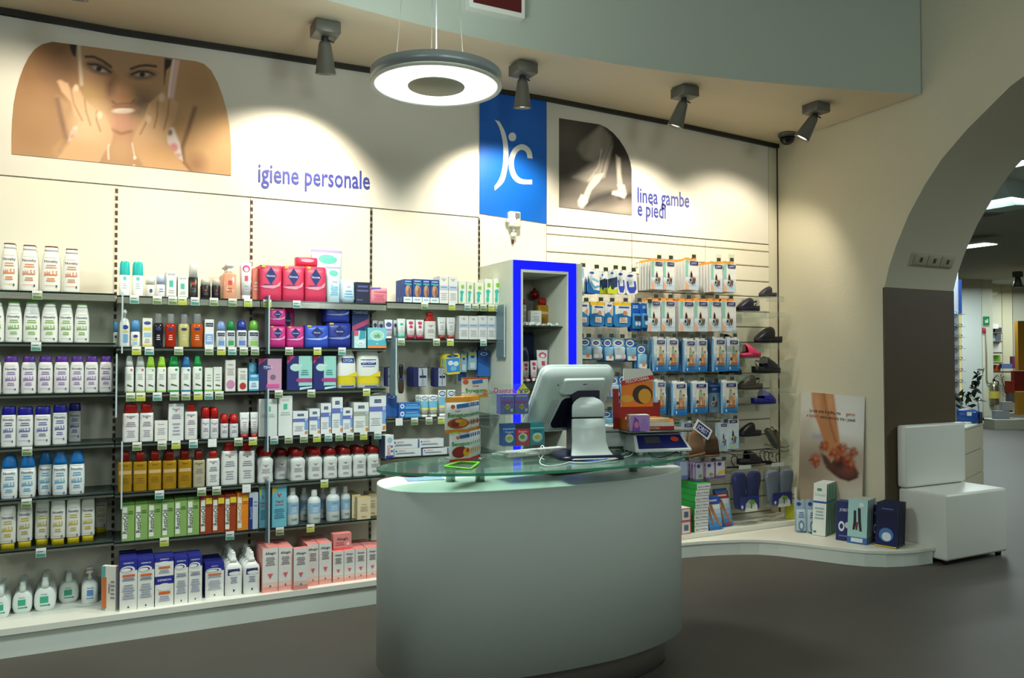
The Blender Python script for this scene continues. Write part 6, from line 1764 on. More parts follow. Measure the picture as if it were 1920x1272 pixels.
# slippers packed in clear bags
for x0, x1, yt, yb, Y, c, lab in ((1370, 1424, 880, 958, -.27, '#262b6c', 'navy terry slippers packed in a clear hanging bag'), (1432, 1485, 875, 949, -.27, '#7c8092', 'grey terry slippers packed in a clear hanging bag')):
    A, B = at(x0, (yt + yb) / 2, Y), at(x1, (yt + yb) / 2, Y)
    zt_, zb_ = at((x0 + x1) / 2, yt, Y).z, at((x0 + x1) / 2, yb, Y).z
    W_, H_ = B.x - A.x, zt_ - zb_
    t = thing('bagged_slippers', lab, 'slippers', ((A.x + B.x) / 2, Y, zb_))
    m = MB(); m.loft([superring(W_ / 2 * .98, dd, 3, v * H_, 20) for v, dd in ((0, .03), (.04, .05), (.5, .06), (.85, .04), (1, .006))], clear('bag_film_' + c[1:], '#f2f7f7', .02, .12, .08, half=.35)); m.build('bag', t)
    for s_, tilt in ((-1, -.05), (1, .10)):
        m = MB()
        m.loft([superring(W_ * .25 * ww, .022, 2.2, v * H_, 16, s_ * W_ * .23 + tilt * (v - .5) * W_, -.012) for v, ww in ((.06, .4), (.10, .7), (.25, .86), (.45, .82), (.62, .95), (.78, 1), (.88, .86), (.93, .5))], mat(c, .95, noise=.25, nscale=90), True, True)
        m.build('slipper', t)
    m = MB(); m.box(-W_ * .33, -.05, .02, W_ * .33, -.046, H_ * .36, mat('#28308a')); cw = W_ * .66
    decal(m, [('P', [(.25, 0), (.9, 0), (.9, .35), (.75, .7), (.5, .8), (.3, .55)], '#dfe4dc'), ('E', .62, .62, .16, .16, '#7db83c'), ('R', .55, .2, .6, .5, '#39424c'), ('E', .1, .35, .06, .12, '#c9d2e6')], cw, H_ * .36, lambda x, v: -.0502)
    m.build('insert_card', t)
    m = MB(); m.box(-W_ * .2, -.004, H_, W_ * .2, .004, H_ + .03, mat('#c9cfcc')); m.build('hang_strip', t)

# stocking samples with a tilted logo card
for x0, x1, yt, yb, c, lab, tl in ((1287, 1318, 806, 858, '#8a6a4e', 'tan stocking sample hanging beside the counter scale', -.12), (1320, 1349, 819, 858, '#4a3526', 'dark brown stocking sample under the tilted logo card', .02)):
    Y = -.30
    A, B = at(x0, (yt + yb) / 2, Y), at(x1, (yt + yb) / 2, Y)
    zt_, zb_ = at(x0, yt, Y).z, at(x0, yb, Y).z
    W_, H_ = B.x - A.x, zt_ - zb_
    t = thing('stocking_sample', lab, 'stocking', ((A.x + B.x) / 2, Y, zt_), (0, tl, 0))
    m = MB(); m.loft([superring(W_ * .5 * ww, .008, 2.4, -v * H_, 18) for v, ww in ((0, .55), (.2, .8), (.6, .95), (.9, 1.05))], mat(c, .8, noise=.12, nscale=60)); m.build('leg_tube', t)
    m = MB(); m.loft([superring(W_ * .5 * 1.07, .010, 2.4, -v * H_, 18) for v in (.9, 1)], mat('#7a5a42', .8)); m.build('cuff', t)
p = at(1318, 806, -.325)
t = thing('logo_card', 'white and navy logo card hanging tilted over stocking samples', 'card', p, (0, radians(33), 0))
m = MB(); m.box(-.088, 0, -.043, .088, .003, .043, WHITE); decal(m, [('R', .1, .14, .9, .86, '#2a2f7c'), ('T', 'JOBST', .48, .5, .42, '#eceef4', .68), ('R', .86, .6, .89, .7, '#eceef4')], .176, .086, None, 0, -.043)
m.build('card', t)
m = MB(); m.tube([(-.06, .004, .03), (-.075, .02, .09)], .0012, mat('#6a6a66')); m.build('string', t)

# ================================================================== GOODS ON THE PLINTH AND PLATFORM
carton('grn', 'plaster_carton', 'flat green carton with white end', body='#1f8f3c', side='#1f8f3c', top='#2ca348', front='#e3e6e6', d=.26,
       ops=[('R', 0, 0, 1, .05, '#c9cdc9'), ('T', 'Norsan', .76, .5, .26, '#23287a', .36), ('E', .14, .45, .06, .14, '#8c8c94'), ('E', .28, .42, .06, .14, '#a9a9b4'), ('L', .4, .35, .5, .65, 1, '#8c8c94')])
for k in range(8):
    yb = 999 - k * 10.0
    x0 = (1302.5, 1302.5, 1302, 1302.5, 1304, 1303.5, 1305, 1307)[k]
    x1 = x0 + 25.5
    Y = -.325
    A, B = at(x0, yb, Y), at(x1, yb, Y)
    hz = .0455
    spawn('grn', ((A.x + B.x) / 2, Y + .13, .151 + k * (hz + .0012)), B.x - A.x, hz, .26, place='in the stack on the plinth', label='green and white flat carton, %s in the plinth stack' % (('bottom one', 'second from bottom', 'third from bottom', 'fourth from bottom', 'fifth from bottom', 'sixth from bottom', 'second from top', 'topmost'))[k], group='green cartons stacked on the plinth')
carton('rdw', 'gauze_carton', 'white carton with red frame and dark square', body='#e6e6e2', side='#c0302c', top='#e9e9e4', ops=[('R', 0, 0, 1, .06, '#cc2f2c'), ('R', 0, .94, 1, 1, '#cc2f2c'), ('R', 0, 0, .06, 1, '#cc2f2c'), ('R', .94, 0, 1, 1, '#cc2f2c'), ('R', .30, 0, .37, 1, '#cc2f2c'), ('R', .52, .28, .82, .74, '#6c7c9c'), ('L', .52, .3, .8, .7, 3, '#49597c')], d=.10)
for k in range(2):
    A, B = at(1268, 990, -.33), at(1295.5, 990, -.33)
    zz = .151 + k * .101
    spawn('rdw', ((A.x + B.x) / 2, -.33 + .05, zz), B.x - A.x, .098, .10, label='white and red carton %s in the pair behind the counter end' % ('below', 'on top')[k])
carton('leg', 'stocking_pack', 'blue pack with bare legs picture leaning', body='#2f74c0', side='#244e8c', top='#b03a2c', d=.02, ops=bands('#3f8cd4', '#dfe9ee', .08, .78, 5) + [('P', [(.18, .76), (.40, .76), (.62, .42), (.92, .12), (.78, .10), (.5, .34), (.26, .6)], '#b97c4c'), ('P', [(.06, .7), (.16, .74), (.3, .34), (.36, .12), (.26, .12), (.16, .36)], '#a86c40'), ('R', 0, .80, .94, .94, '#b8402c'), ('L', .1, .82, .8, .92, 1, '#e6d0c4'), ('R', .38, .03, .8, .10, '#b03a4c')])
carton('leg_b', 'stocking_pack', 'blue headed pack with bare legs picture leaning', body='#2f74c0', side='#244e8c', top='#b03a2c', d=.02, ops=bands('#3f8cd4', '#dfe9ee', .08, .74, 5) + [('P', [(.18, .76), (.40, .76), (.62, .42), (.92, .12), (.78, .10), (.5, .34), (.26, .6)], '#b97c4c'), ('P', [(.06, .7), (.16, .74), (.3, .34), (.36, .12), (.26, .12), (.16, .36)], '#a86c40'), ('R', 0, .76, 1, .96, '#3a56b4'), ('L', .1, .8, .8, .92, 1, '#c4d0e6')])
def lean(tp, x0, x1, yt, yb, Y, z, label, rz=0.0, ang=12, n=0, dx=.0, dy=.02, gl=None):
    A, B = at(x0, yb, Y), at(x1, yb, Y)
    hh = at((x0 + x1) / 2, yt, Y).z - z
    for q in range(n + 1):
        spawn(tp, ((A.x + B.x) / 2 + dx * q, Y + .012 + dy * q, z + .001), B.x - A.x, hh, T[tp].get('d', .02), rz=rz, rx=radians(-ang), place='', front=q == 0, label=(label if q == 0 else gl), group=None if q == 0 else gl)
lean('leg_b', 1331, 1356, 932, 992, -.325, .151, 'blue headed pack with legs picture leaning beside green stack')
lean('leg_b', 1334, 1358, 930, 986, -.27, .151, 'second blue headed legs pack tucked behind the leaning one')
lean('leg', 1351, 1375, 922, 978, -.27, .151, 'red headed pack with legs picture leaning beside slipper bag')
lean('leg', 1349, 1372, 918, 970, -.22, .151, 'red headed legs pack tucked behind the leaning ones')

# platform goods: packs standing like files
ZP = .1155
card('plw', 'insole_pack', 'pale blue blister pack with round pad', body='#9fb4c4', d=.03, ops=[('E', .4, .86, .2, .06, '#28489c')], blister=(.08, .05, .92, .70, '#b4c8d6'), bops=[('E', .48, .25, .30, .25, '#5f7f9c'), ('E', .48, .25, .16, .14, '#c6d6e2'), ('L', .2, .6, .8, .9, 3, '#4a72a4')])
carton('plt', 'insole_pack', 'tall white and green carton', body='#e3e8e4', side='#2f8a72', top='#e6ebe8', d=.028, ops=[('R', 0, .62, 1, .66, '#2c5cb0'), ('E', .45, .88, .2, .03, '#4a9a6a'), ('T', 'Orthopad', .5, .78, .045, '#9cc8d2', .8), ('L', .15, .3, .85, .55, 4, '#8fb0b4'), ('R', .1, .05, .3, .09, '#2f8a72')])
carton('plb', 'stocking_pack', 'navy carton with white wheel picture', body='#243068', side='#3a3f52', top='#8d9096', d=.026, ops=[('T', 'JOBST', .5, .78, .07, '#cdd4e6', .6), ('E', .35, .36, .2, .13, '#dfe4ee'), ('E', .35, .36, .11, .07, '#243068'), ('E', .72, .40, .16, .08, '#cfd6e4'), ('L', .2, .08, .8, .16, 1, '#6a76a8')])
carton('plm', 'stocking_pack', 'mint carton with two striding figures', body='#a9d2d0', side='#6c6e74', top='#d98a4a', d=.026, ops=[('E', .68, .88, .12, .05, '#e3ece8'), ('P', [(.3, .74), (.42, .74), (.44, .48), (.36, .30), (.26, .30), (.3, .5)], '#23242c'), ('P', [(.5, .80), (.64, .80), (.68, .52), (.74, .28), (.62, .28), (.54, .52)], '#2c2a30'), ('P', [(.4, .45), (.55, .5), (.50, .30), (.42, .3)], '#7a2c34'), ('R', 0, 0, 1, .14, '#3a6cb0'), ('R', .2, .03, .8, .12, '#dfe8ea')])
carton('pln', 'stocking_pack', 'black and blue carton with white glow', body='#141a44', side='#10142e', top='#1a2048', d=.024, ops=bands('#0c1c5c', '#10123a', .05, .8, 4) + [('E', .5, .28, .34, .16, '#4a78b4'), ('E', .52, .24, .22, .10, '#dfeaf4'), ('R', 0, 0, 1, .035, '#d0b62c'), ('L', .25, .84, .8, .9, 1, '#5a6aa8')])
def files(tp, x0, x1, yt, X0, pitch, n, label, rz, gl, ang=7):
    """packs filed one behind the other along their own face normal"""
    xm = (x0 + x1) / 2
    p = atx(xm, 980, X0)
    dep = (Vector((X0, p.y, ZP)) - CAM).dot(FV)
    w_ = (x1 - x0) / FPX * dep / max(.6, cos(rz + YAW + math.atan((xm - 960) / FPX)))
    hh = atx(xm, yt, X0).z - ZP
    for q in range(n):
        spawn(tp, (X0 - sin(rz) * pitch * q, p.y + cos(rz) * pitch * q, ZP + .001), w_ * .98, hh, T[tp].get('d', .02), rz=rz + (random.uniform(-.03, .03) if q else 0), rx=radians(-ang), label=(label if q == 0 else gl % NTH[q]), group=None if q == 0 else gl.replace('%s ', ''))
files('plw', 1492, 1513, 938, 4.95, 0, 1, 'front pale blue blister pack with round pad on platform', radians(-34), '')
files('plw', 1514, 1533, 938, 4.995, 0, 1, 'second pale blue blister pack standing behind the front one', radians(-34), '')
files('plt', 1524, 1548, 908, 4.99, .037, 6, 'front tall white and green carton of the platform row', radians(-68), 'tall white and green carton, %s in the platform row')
files('plb', 1568, 1596, 942, 5.02, .036, 3, 'navy carton with white wheels left of the mint carton', radians(-66), 'navy wheel carton, %s in the file left of mint')
files('plm', 1590, 1624, 938, 5.03, .036, 5, 'mint carton with two striding figures on platform', radians(-70), 'mint carton with figures, %s in its file')
files('plb', 1636, 1650, 948, 5.19, .02, 1, 'navy carton wedged between mint and black packs', radians(-70), '')
files('pln', 1643, 1680, 945, 5.12, .036, 5, 'front black and blue glowing carton beside the pouf', radians(-72), 'black and blue carton, %s in the file by the pouf')
# yellow and white pack leaning at the poster foot
carton('ylw', 'spray_carton', 'white and yellow carton at poster foot', body='#e3e2d4', side='#c9c7b4', d=.04, ops=[('R', 0, 0, 1, .5, '#c9cc2c'), ('L', .2, .6, .8, .85, 2, '#9aa08c')])
spawn('ylw', (5.16, -.27, .1515), .09, .26, .035, rz=radians(-30), label='white and yellow carton standing at the poster foot')

# poster leaning on the right wall
def paint_feet(x, y):
    p = Paint(x, y, '#d6d5cd')
    p.ell(430, 300, 200, 240, '#e0e2e0', .7)
    p.poly([(120, 280), (230, 250), (215, 380), (130, 450), (100, 480)], '#c4bfb4', 40)
    p.poly([(60, 470), (180, 440), (260, 400), (600, 480), (620, 900), (60, 900)], '#b4a695', 60)
    p.ell(170, 600, 130, 170, '#8f8272', .8); p.ell(480, 760, 160, 90, '#d2c8ba', .7); p.ell(180, 760, 110, 60, '#a89a88', .8)
    p.line([(222, 400), (280, 395)], 22, '#9aa0b4', 12)
    p.poly([(207, 110), (290, 120), (305, 240), (330, 340), (360, 430), (372, 500), (320, 555), (295, 480), (270, 390), (235, 290), (212, 200)], '#b97f55', 7)
    p.poly([(280, 120), (345, 128), (360, 240), (372, 340), (385, 440), (410, 500), (370, 520), (345, 430), (318, 330), (292, 230)], '#bd8359', 7)
    p.line([(285, 125), (305, 240), (330, 340), (358, 430)], 9, '#8a5636', 8)
    p.ell(240, 180, 22, 70, '#cf9870', .8, -8); p.ell(325, 190, 20, 70, '#d09a72', .8, -8)
    p.poly([(262, 500), (300, 520), (330, 560), (380, 510), (430, 530), (480, 590), (505, 630), (490, 660), (440, 678), (390, 665), (330, 620), (285, 570)], '#57302a', 8)
    p.ell(430, 600, 50, 34, '#744238', .7, 35); p.ell(380, 570, 30, 24, '#3d211d', .7, 35); p.line([(300, 590), (370, 650), (440, 674), (495, 652)], 10, '#2f1815', 6)
    random.seed(3)
    for (cx, cy, r) in ((228, 540, 30), (285, 460, 26), (345, 500, 24), (400, 480, 30), (465, 500, 26), (430, 540, 26), (450, 575, 28), (370, 530, 20), (235, 575, 16)):
        p.ell(cx, cy, r * .9, r * 1.1, '#8f3f26', .6, 20)
        for k in range(9):
            a = random.uniform(0, 6.28)
            p.line([(cx, cy), (cx + cos(a) * r * 1.25, cy + sin(a) * r * 1.25)], 4, random.choice(['#7c3420', '#a4512e', '#4a211a']), 3)
        p.ell(cx + 4, cy - 4, r * .4, r * .5, '#c46a40', .6)
    return p
Pz0 = .115
# board plane: foot 0.24 m from the wall, head near the wall
c0, c1 = atx(1486, 930, 5.20), atx(1618, 945, 5.20)
yL, yR = -.27, -.90
zT = 1.19
NX, NZ = 74, 104
def board(u, v):  # the sheet leans on the wall
    y = yL + (yR - yL) * u
    z = Pz0 + .002 + (zT - Pz0) * v + (1 - u) * v * .02
    x = 5.235 + (5.296 - 5.235) * v
    return Vector((x, y, z))
Vp = [board(i / NX, j / NZ) for j in range(NZ + 1) for i in range(NX + 1)]
px_, py_ = pix([list(v) for v in Vp])
P = paint_feet((px_ - 1460) * 3.348, (py_ - 700) * 3.348)
Fp = [(j * (NX + 1) + i, j * (NX + 1) + i + 1, (j + 1) * (NX + 1) + i + 1, (j + 1) * (NX + 1) + i) for j in range(NZ) for i in range(NX)]
pos = thing('leaning_poster', 'tall poster of bare legs in insect covered slippers leaning on right wall', 'poster', (0, 0, 0))
sheet('print', [tuple(v) for v in Vp], Fp, P.c, pos)
m = MB()
q = [board(0, 0), board(1, 0), board(1, 1), board(0, 1)]
off = Vector((.006, 0, -.0006))
m.loft([[v + Vector((.0012, 0, 0)) for v in q], [v + off for v in q]], mat('#dfe0da', .5), smooth=False); m.build('board', pos)
m = MB()
for t_, u, v, hgt, mw, col in (('La tua casa \u00e8 pulita, ma', .40, .865, .026, .50, '#4c4a4c'), ('germi', .80, .865, .026, .17, '#c4643c'), ('e batteri', .20, .825, .026, .19, '#c4643c'), ('sono ancora tra i piedi', .60, .825, .026, .55, '#4c4a4c')):
    wd_ = abs(yR - yL)
    put_text(m, t_, mat(col), lambda a, b, u=u, v=v: board(u + a / wd_, v + b / (zT - Pz0)) + Vector((-.0015, 0, 0)), hgt, mw * wd_)
m.build('headline', pos)

# white pouf seat with a backrest
LEA = mat('#e4e4dc', .38, bump=.02, nscale=120)
t = thing('pouf_chair', 'white padded cube seat with square backrest against brown pier', 'chair', (5.79, -1.26, 0))
m = MB(); m.rbox(-.362, -.215, .03, .365, .178, .508, .022, LEA, 4); m.build('seat', t)
z0, z1 = .512, at(1700, 798, -1.14).z
m = MB(); m.rbox(-.375, .10, z0, .355, .178, z1, .022, LEA, 4); m.build('backrest', t)
for sx in (-.31, .31):
    for sy in (-.17, .08):
        m = MB(); m.lathe([(.02, 0), (.022, .032)], BLACK, 12, (sx, sy, 0)); m.build('foot', t)
# ================================================================== SERVICE COUNTER
ZT = 0.948
CO = [(1.095, -1.76), (1.085, -1.93), (1.14, -2.035), (1.25, -2.105), (1.44, -2.165), (1.70, -2.20), (1.93, -2.208), (2.13, -2.195), (2.37, -2.135), (2.55, -2.04), (2.635, -1.92), (2.62, -1.78), (2.50, -1.64), (2.2, -1.56), (1.8, -1.54), (1.4, -1.57), (1.18, -1.64)]
def closed_smooth(pts, n=96):
    P = np.array(pts, float); N = len(P); out = []
    for k in range(n):
        f = k / n * N; i = int(f); s = f - i
        p0, p1, p2, p3 = P[(i - 1) % N], P[i % N], P[(i + 1) % N], P[(i + 2) % N]
        out.append(0.5 * (2 * p1 + (p2 - p0) * s + (2 * p0 - 5 * p1 + 4 * p2 - p3) * s * s + (3 * p1 - p0 - 3 * p2 + p3) * s ** 3))
    return np.array(out)
ctr = closed_smooth(CO)
cen = np.array([1.85, -1.87])
def inset(P, d):
    t = np.roll(P, -1, 0) - np.roll(P, 1, 0); t /= np.linalg.norm(t, axis=1)[:, None]
    return P + np.stack([-t[:, 1], t[:, 0]], 1) * d
def ringz(P, z):
    return [(p[0] - cen[0], p[1] - cen[1], z) for p in P]
cnt = thing('service_counter', 'white oval service counter with steel plinth and glass upper top', 'counter', (cen[0], cen[1], 0))
CB = mat('#d6dfda', .55, bump=.03, nscale=150)
m = MB(); m.loft([ringz(ctr, .16), ringz(ctr, ZT - .004)], CB, True, False); m.build('body', cnt)
m = MB(); m.loft([ringz(ctr, ZT - .004), ringz(inset(ctr, .001), ZT - .001), ringz(inset(ctr, .004), ZT)], mat('#e3ebe2', .4), False, True); m.build('worktop', cnt)
kk = inset(ctr, .085)
m = MB(); m.loft([ringz(kk, .002), ringz(kk, .165)], mat('#8d877e', .4, .4, noise=.06, nscale=8), True, False); m.build('kick_plinth', cnt)
m = MB(); m.loft([ringz(inset(ctr, .083), .0), ringz(inset(ctr, .083), .006)], BLACK, True, True); m.build('floor_seal', cnt)
# glass upper top on steel posts
ZG = 1.05
ga, gb, gr = .722, .315, -.077
gc = (1.725, -2.105)
gl = [(gc[0] + ga * cos(a) * cos(gr) - gb * sin(a) * sin(gr) - cen[0], gc[1] + ga * cos(a) * sin(gr) + gb * sin(a) * cos(gr) - cen[1]) for a in np.linspace(0, 2 * pi, 97)[:-1]]
m = MB()
m.loft([[(x, y, ZG - .012) for x, y in gl], [(x, y, ZG) for x, y in gl]], TOPGLASS, True, True, True)
m.build('glass_top', cnt)
m = MB()
m.loft([[(x * 1.0015, y * 1.003 - .0007, ZG - .0118) for x, y in gl], [(x * 1.0015, y * 1.003 - .0007, ZG - .0002) for x, y in gl]], clear('glass_edge', '#5fb59a', .55, .12, .1, '#5fb892'), False, False, True)
m.build('glass_edge', cnt)
STEEL = mat('#a9adab', .3, .8)
for (x, y) in ((900, 903), (1187, 884), (838, 868)):
    p = atz(x, y, ZT) if (x, y) != (838, 868) else Vector((1.40, -1.87, ZT))
    m = MB(); m.lathe([(.021, ZT), (.021, ZT + .05), (.016, ZT + .052), (.016, ZG - .0122)], STEEL, 20, (p.x - cen[0], p.y - cen[1], 0)); m.build('post', cnt)
    m = MB(); m.lathe([(.026, ZG + .0002), (.024, ZG + .004), (.0, ZG + .005)], STEEL, 20, (p.x - cen[0], p.y - cen[1], 0), True, False); m.build('post_cap', cnt)
# small things on the counter worktop under the glass
p = atz(777, 892, ZT)
t = thing('coin_dish', 'shallow red dish lying on the worktop under glass', 'dish', (p.x, p.y + .02, ZT))
m = MB(); m.lathe([(.05, 0), (.075, .012), (.08, .014), (.074, .011), (.048, .004)], mat('#b3261c', .4), 28, cap1=True); m.build('dish', t)
p = atz(796, 899, ZT)
m = MB(); m.box(-.085, -.05, 0.0005, .085, .05, .003, mat('#8fb3cc', .5)); decal(m, [], .1, .1)
tag(m.build('counter_mat', None, (p.x, p.y, ZT), (0, 0, radians(-10))), 'blue paper mat on the worktop beside the red dish', 'mat')
p = atz(1075, 885, ZT)
m = MB(); m.rbox(-.16, -.05, .0, .16, .06, .012, .004, mat('#8a7a3c', .6), 1); tag(m.build('ledger_book', None, (p.x, p.y, ZT + .0005), (0, 0, radians(8))), 'flat olive ledger lying on the worktop under the glass', 'book')
p = atz(1226, 874, ZT)
t = thing('card_reader_box', 'grey box under the right end of the glass', 'box', (p.x + .02, p.y + .03, ZT))
m = MB(); m.rbox(-.06, -.04, .001, .06, .04, .075, .004, mat('#8d9596', .5), 1); m.build('case', t)
m = MB(); m.rbox(-.16, -.035, .001, -.07, .035, .06, .004, mat('#1a2450', .4), 1); m.build('dark_unit', t)
m = MB(); m.tube([(-.07, -.03, .05), (-.08, -.05, .02), (-.05, -.07, .004), (-.1, -.09, .003), (-.16, -.08, .003)], .002, mat('#dfe6e2')); m.build('cord', t)

# ------------------------------------------------------------------ point of sale screen seen from behind
bx = atz(1072, 858, ZG)
pv = Vector((1.93, -2.08, ZG))
MW = mat('#cfdad6', .35)
MW2 = mat('#dce6e3', .3)
DK = mat('#14122c', .35)
mon = thing('register_screen', 'white touch register screen seen from behind on the counter', 'monitor', (pv.x, pv.y, pv.z))
def rounded(w_, h_, r, n=6):
    out = []
    for cx, cy, a0 in ((w_ / 2 - r, h_ / 2 - r, 0), (-w_ / 2 + r, h_ / 2 - r, 90), (-w_ / 2 + r, -h_ / 2 + r, 180), (w_ / 2 - r, -h_ / 2 + r, 270)):
        for k in range(n + 1):
            a = radians(a0 + 90 * k / n)
            out.append((cx + r * cos(a), cy + r * sin(a)))
    return out
MON_YAW, MON_LEAN = radians(4), radians(32)
def build_screen():
    # local frame: outline in x-z, back of the casing towards -y
    Rm = Matrix.Rotation(MON_YAW, 3, 'Z') @ Matrix.Rotation(MON_LEAN, 3, 'X')
    ctr_ = MON_C
    W_, H_ = .405, .345
    def P(x, y, z):
        return ctr_ + Rm @ Vector((x, y, z))
    o = rounded(W_, H_, .045)
    m = MB()
    steps = [(.030, 1.0), (.008, 1.0), (-.004, .985), (-.030, .90), (-.040, .84), (-.043, .78)]
    m.loft([[P(x * s_, y, z * s_) for x, z in o] for y, s_ in steps], MW, True, True, True)
    cas = m.build('casing', mon)
    m = MB(); m.loft([[P(x * 1.004, y, z * 1.004) for x, z in o] for y in (.030, .014)], mat('#aebbb8', .4), True, False, True); m.build('front_bezel', mon)
    # upper cover
    m = MB()
    o2 = rounded(.225, .075, .014, 4)
    m.loft([[P(x * s_, y, z * s_ + .105) for x, z in o2] for y, s_ in ((-.036, 1.08), (-.052, 1.03), (-.056, .97))], MW2, True, True, True); cov = m.build('rear_cover', cas)
    m = MB(); m.face([P(.006 * cos(q) * 2.2, -.0568, .006 * .5 * sin(q) + .122) for q in np.linspace(0, 2 * pi, 13)[:-1]], mat('#5b6664')); m.build('emblem', cas)
    # dark recess
    o3 = rounded(.20, .165, .03, 5)
    m = MB(); m.loft([[P(x * (1 - .14 * (z > 0)), y, z - .042) for x, z in o3] for y in (-.038, -.0455)], mat('#16142a', .5), True, True, True); m.build('recess', cas)
    # vents
    m = MB()
    def dot(x, z, r=.0022):
        m.face([P(x + r * cos(q), -.0436, z + r * sin(q)) for q in np.linspace(0, 2 * pi, 7)[:-1]], BLACK)
    for k in range(26):
        dot(-.095 + .0076 * k, .056); dot(-.095 + .0076 * k, .049)
    for k in range(17):
        for j in range(4):
            dot(-.145 + .0105 * j + .0006 * k, -.095 + .0078 * k)
    for sx, sz in ((-.135, .112), (.145, .112), (-.155, .04), (-.155, -.105)):
        m.face([P(sx + .004 * cos(q), -.0436 if abs(sx) < .14 else -.041, sz + .004 * sin(q)) for q in np.linspace(0, 2 * pi, 9)[:-1]], BLACK)
    m.build('vent_holes', cas)
    m = MB(); m.face([P(-.172 + a, -.036, -.118 + b) for a, b in ((0, 0), (.012, 0), (.012, .012), (0, .012))], BLACK); m.build('rating_mark', cas)
MON_C = Vector((.012, .075, .255))
build_screen()
# neck, dark base and the white curved cover of the stand
SY = radians(-14)
Rs = Matrix.Rotation(SY, 3, 'Z')
def S(x, y, z):
    return Rs @ Vector((x, y, z)) + Vector((.03, -.03, 0))
m = MB(); m.loft([[S(x, y, z) for x, y in ((-.065, .0), (.065, .0), (.065, .09), (-.065, .09))] for z in (.012, .30)], DK, True, True, False); m.build('neck', mon)
m = MB(); m.loft([[S(x, y, z) for x, y in rounded(.30, .24, .05)] for z in (.0005, .012)] + [[S(x * .9, y * .9, .02) for x, y in rounded(.30, .24, .05)]], DK, True, True, True); m.build('foot', mon)
prof = [(-.125, .004), (-.112, .009), (-.085, .02), (-.06, .04), (-.045, .075), (-.038, .13), (-.036, .175)]
m = MB()
def plate(pr, wf, round_top=False):
    rings = []
    for k, (y, z) in enumerate(pr):
        hw = wf(z)
        rings.append([S(-hw, y + .006, z), S(-hw, y, z), S(-hw + .006, y - .005, z + .002), S(hw - .006, y - .005, z + .002), S(hw, y, z), S(hw, y + .006, z)])
    m.loft(rings, MW2, True, True, True)
plate(prof, lambda z: .082 + .026 * max(0, 1 - z / .06) ** 1.4 - .004 * z / .17)
m.build('stand_cover', mon)
m = MB()
plate([(-.036, .183), (-.036, .22), (-.035, .235), (-.032, .250), (-.027, .262), (-.018, .270)], lambda z: .077 if z < .225 else .077 * sqrt(max(.12, 1 - ((z - .225) / .05) ** 2)))
m.build('stand_cap', mon)
m = MB(); m.loft([[S(x, y, z) for x, y in ((-.07, -.03), (.07, -.03), (.07, .0), (-.07, .0))] for z in (.172, .186)], BLACK, True, True, False); m.build('cover_gap', mon)

# receipt printer
p = atz(1160, 846, ZG)
t = thing('receipt_printer', 'small white receipt printer right of the register screen', 'printer', (p.x, p.y + .06, ZG), (0, 0, radians(-14)))
PW = mat('#cdd8d2', .4)
m = MB(); m.rbox(-.07, -.09, .012, .07, .09, .092, .008, PW, 2); m.build('body', t)
m = MB(); m.rbox(-.073, -.093, .094, .073, .093, .118, .012, MW2, 3); m.build('lid', t)
m = MB(); m.box(-.05, -.0915, .014, .05, -.0895, .026, mat('#39413c')); m.build('slot', t)
m = MB(); m.lathe([(.012, 0), (.014, .002), (.012, .004)], mat('#9aa8a4'), 14, (.0, .02, .1182)); m.build('button', t)
for sx in (-.055, .055):
    for sy in (-.07, .07):
        m = MB(); m.lathe([(.01, 0), (.01, .013)], BLACK, 10, (sx, sy, 0)); m.build('foot', t)

# counter scale
p = atz(1232, 850, ZG)
zs0 = ZG
t = thing('counter_scale', 'white counter scale with steel pan and navy display panel', 'scale', (p.x + .03, p.y + .09, zs0), (0, 0, radians(-12)))
m = MB()
m.loft([[(x, y, z) for x, y in ((-w_, -.125 + o_), (w_, -.125 + o_), (w_, .11), (-w_, .11))] for z, w_, o_ in ((.012, .142, -.02), (.02, .142, -.02), (.085, .125, .045), (.09, .12, .05))], mat('#dfe5e6', .4), True, True, False); m.build('housing', t)
m = MB()
def F_(u, v, e=.001):
    # sloping front face
    z = .02 + .065 * v; hw = .142 - .017 * v; y = -.145 + .065 * v
    return (hw * (2 * u - 1), y - e * .7, z + e * .7)
m.face([F_(.06, .1), F_(.95, .1), F_(.95, .98), F_(.06, .98)], mat('#1b2468', .3)); m.face([F_(.2, .45, .002), F_(.5, .45, .002), F_(.5, .85, .002), F_(.2, .85, .002)], mat('#4a4a44', .2))
m.face([F_(.79 + .08 * cos(q), .68 + .16 * sin(q), .002) for q in np.linspace(0, 2 * pi, 17)[:-1]], mat('#e04a2c', .4))
m.build('display_panel', t)
m = MB(); m.rbox(-.165, -.12, .098, .165, .12, .11, .004, STEEL, 1); m.lathe([(.03, .088), (.03, .1)], STEEL, 12); m.build('pan', t)
for sx in (-.11, .11):
    for sy in (-.12, .09):
        m = MB(); m.lathe([(.014, 0), (.014, .0125)], mat('#e6e9e6'), 10, (sx, sy, 0)); m.build('foot', t)
sc_loc, sc_rot = t.location.copy(), t.rotation_euler.z
PAN = ZG + .1105
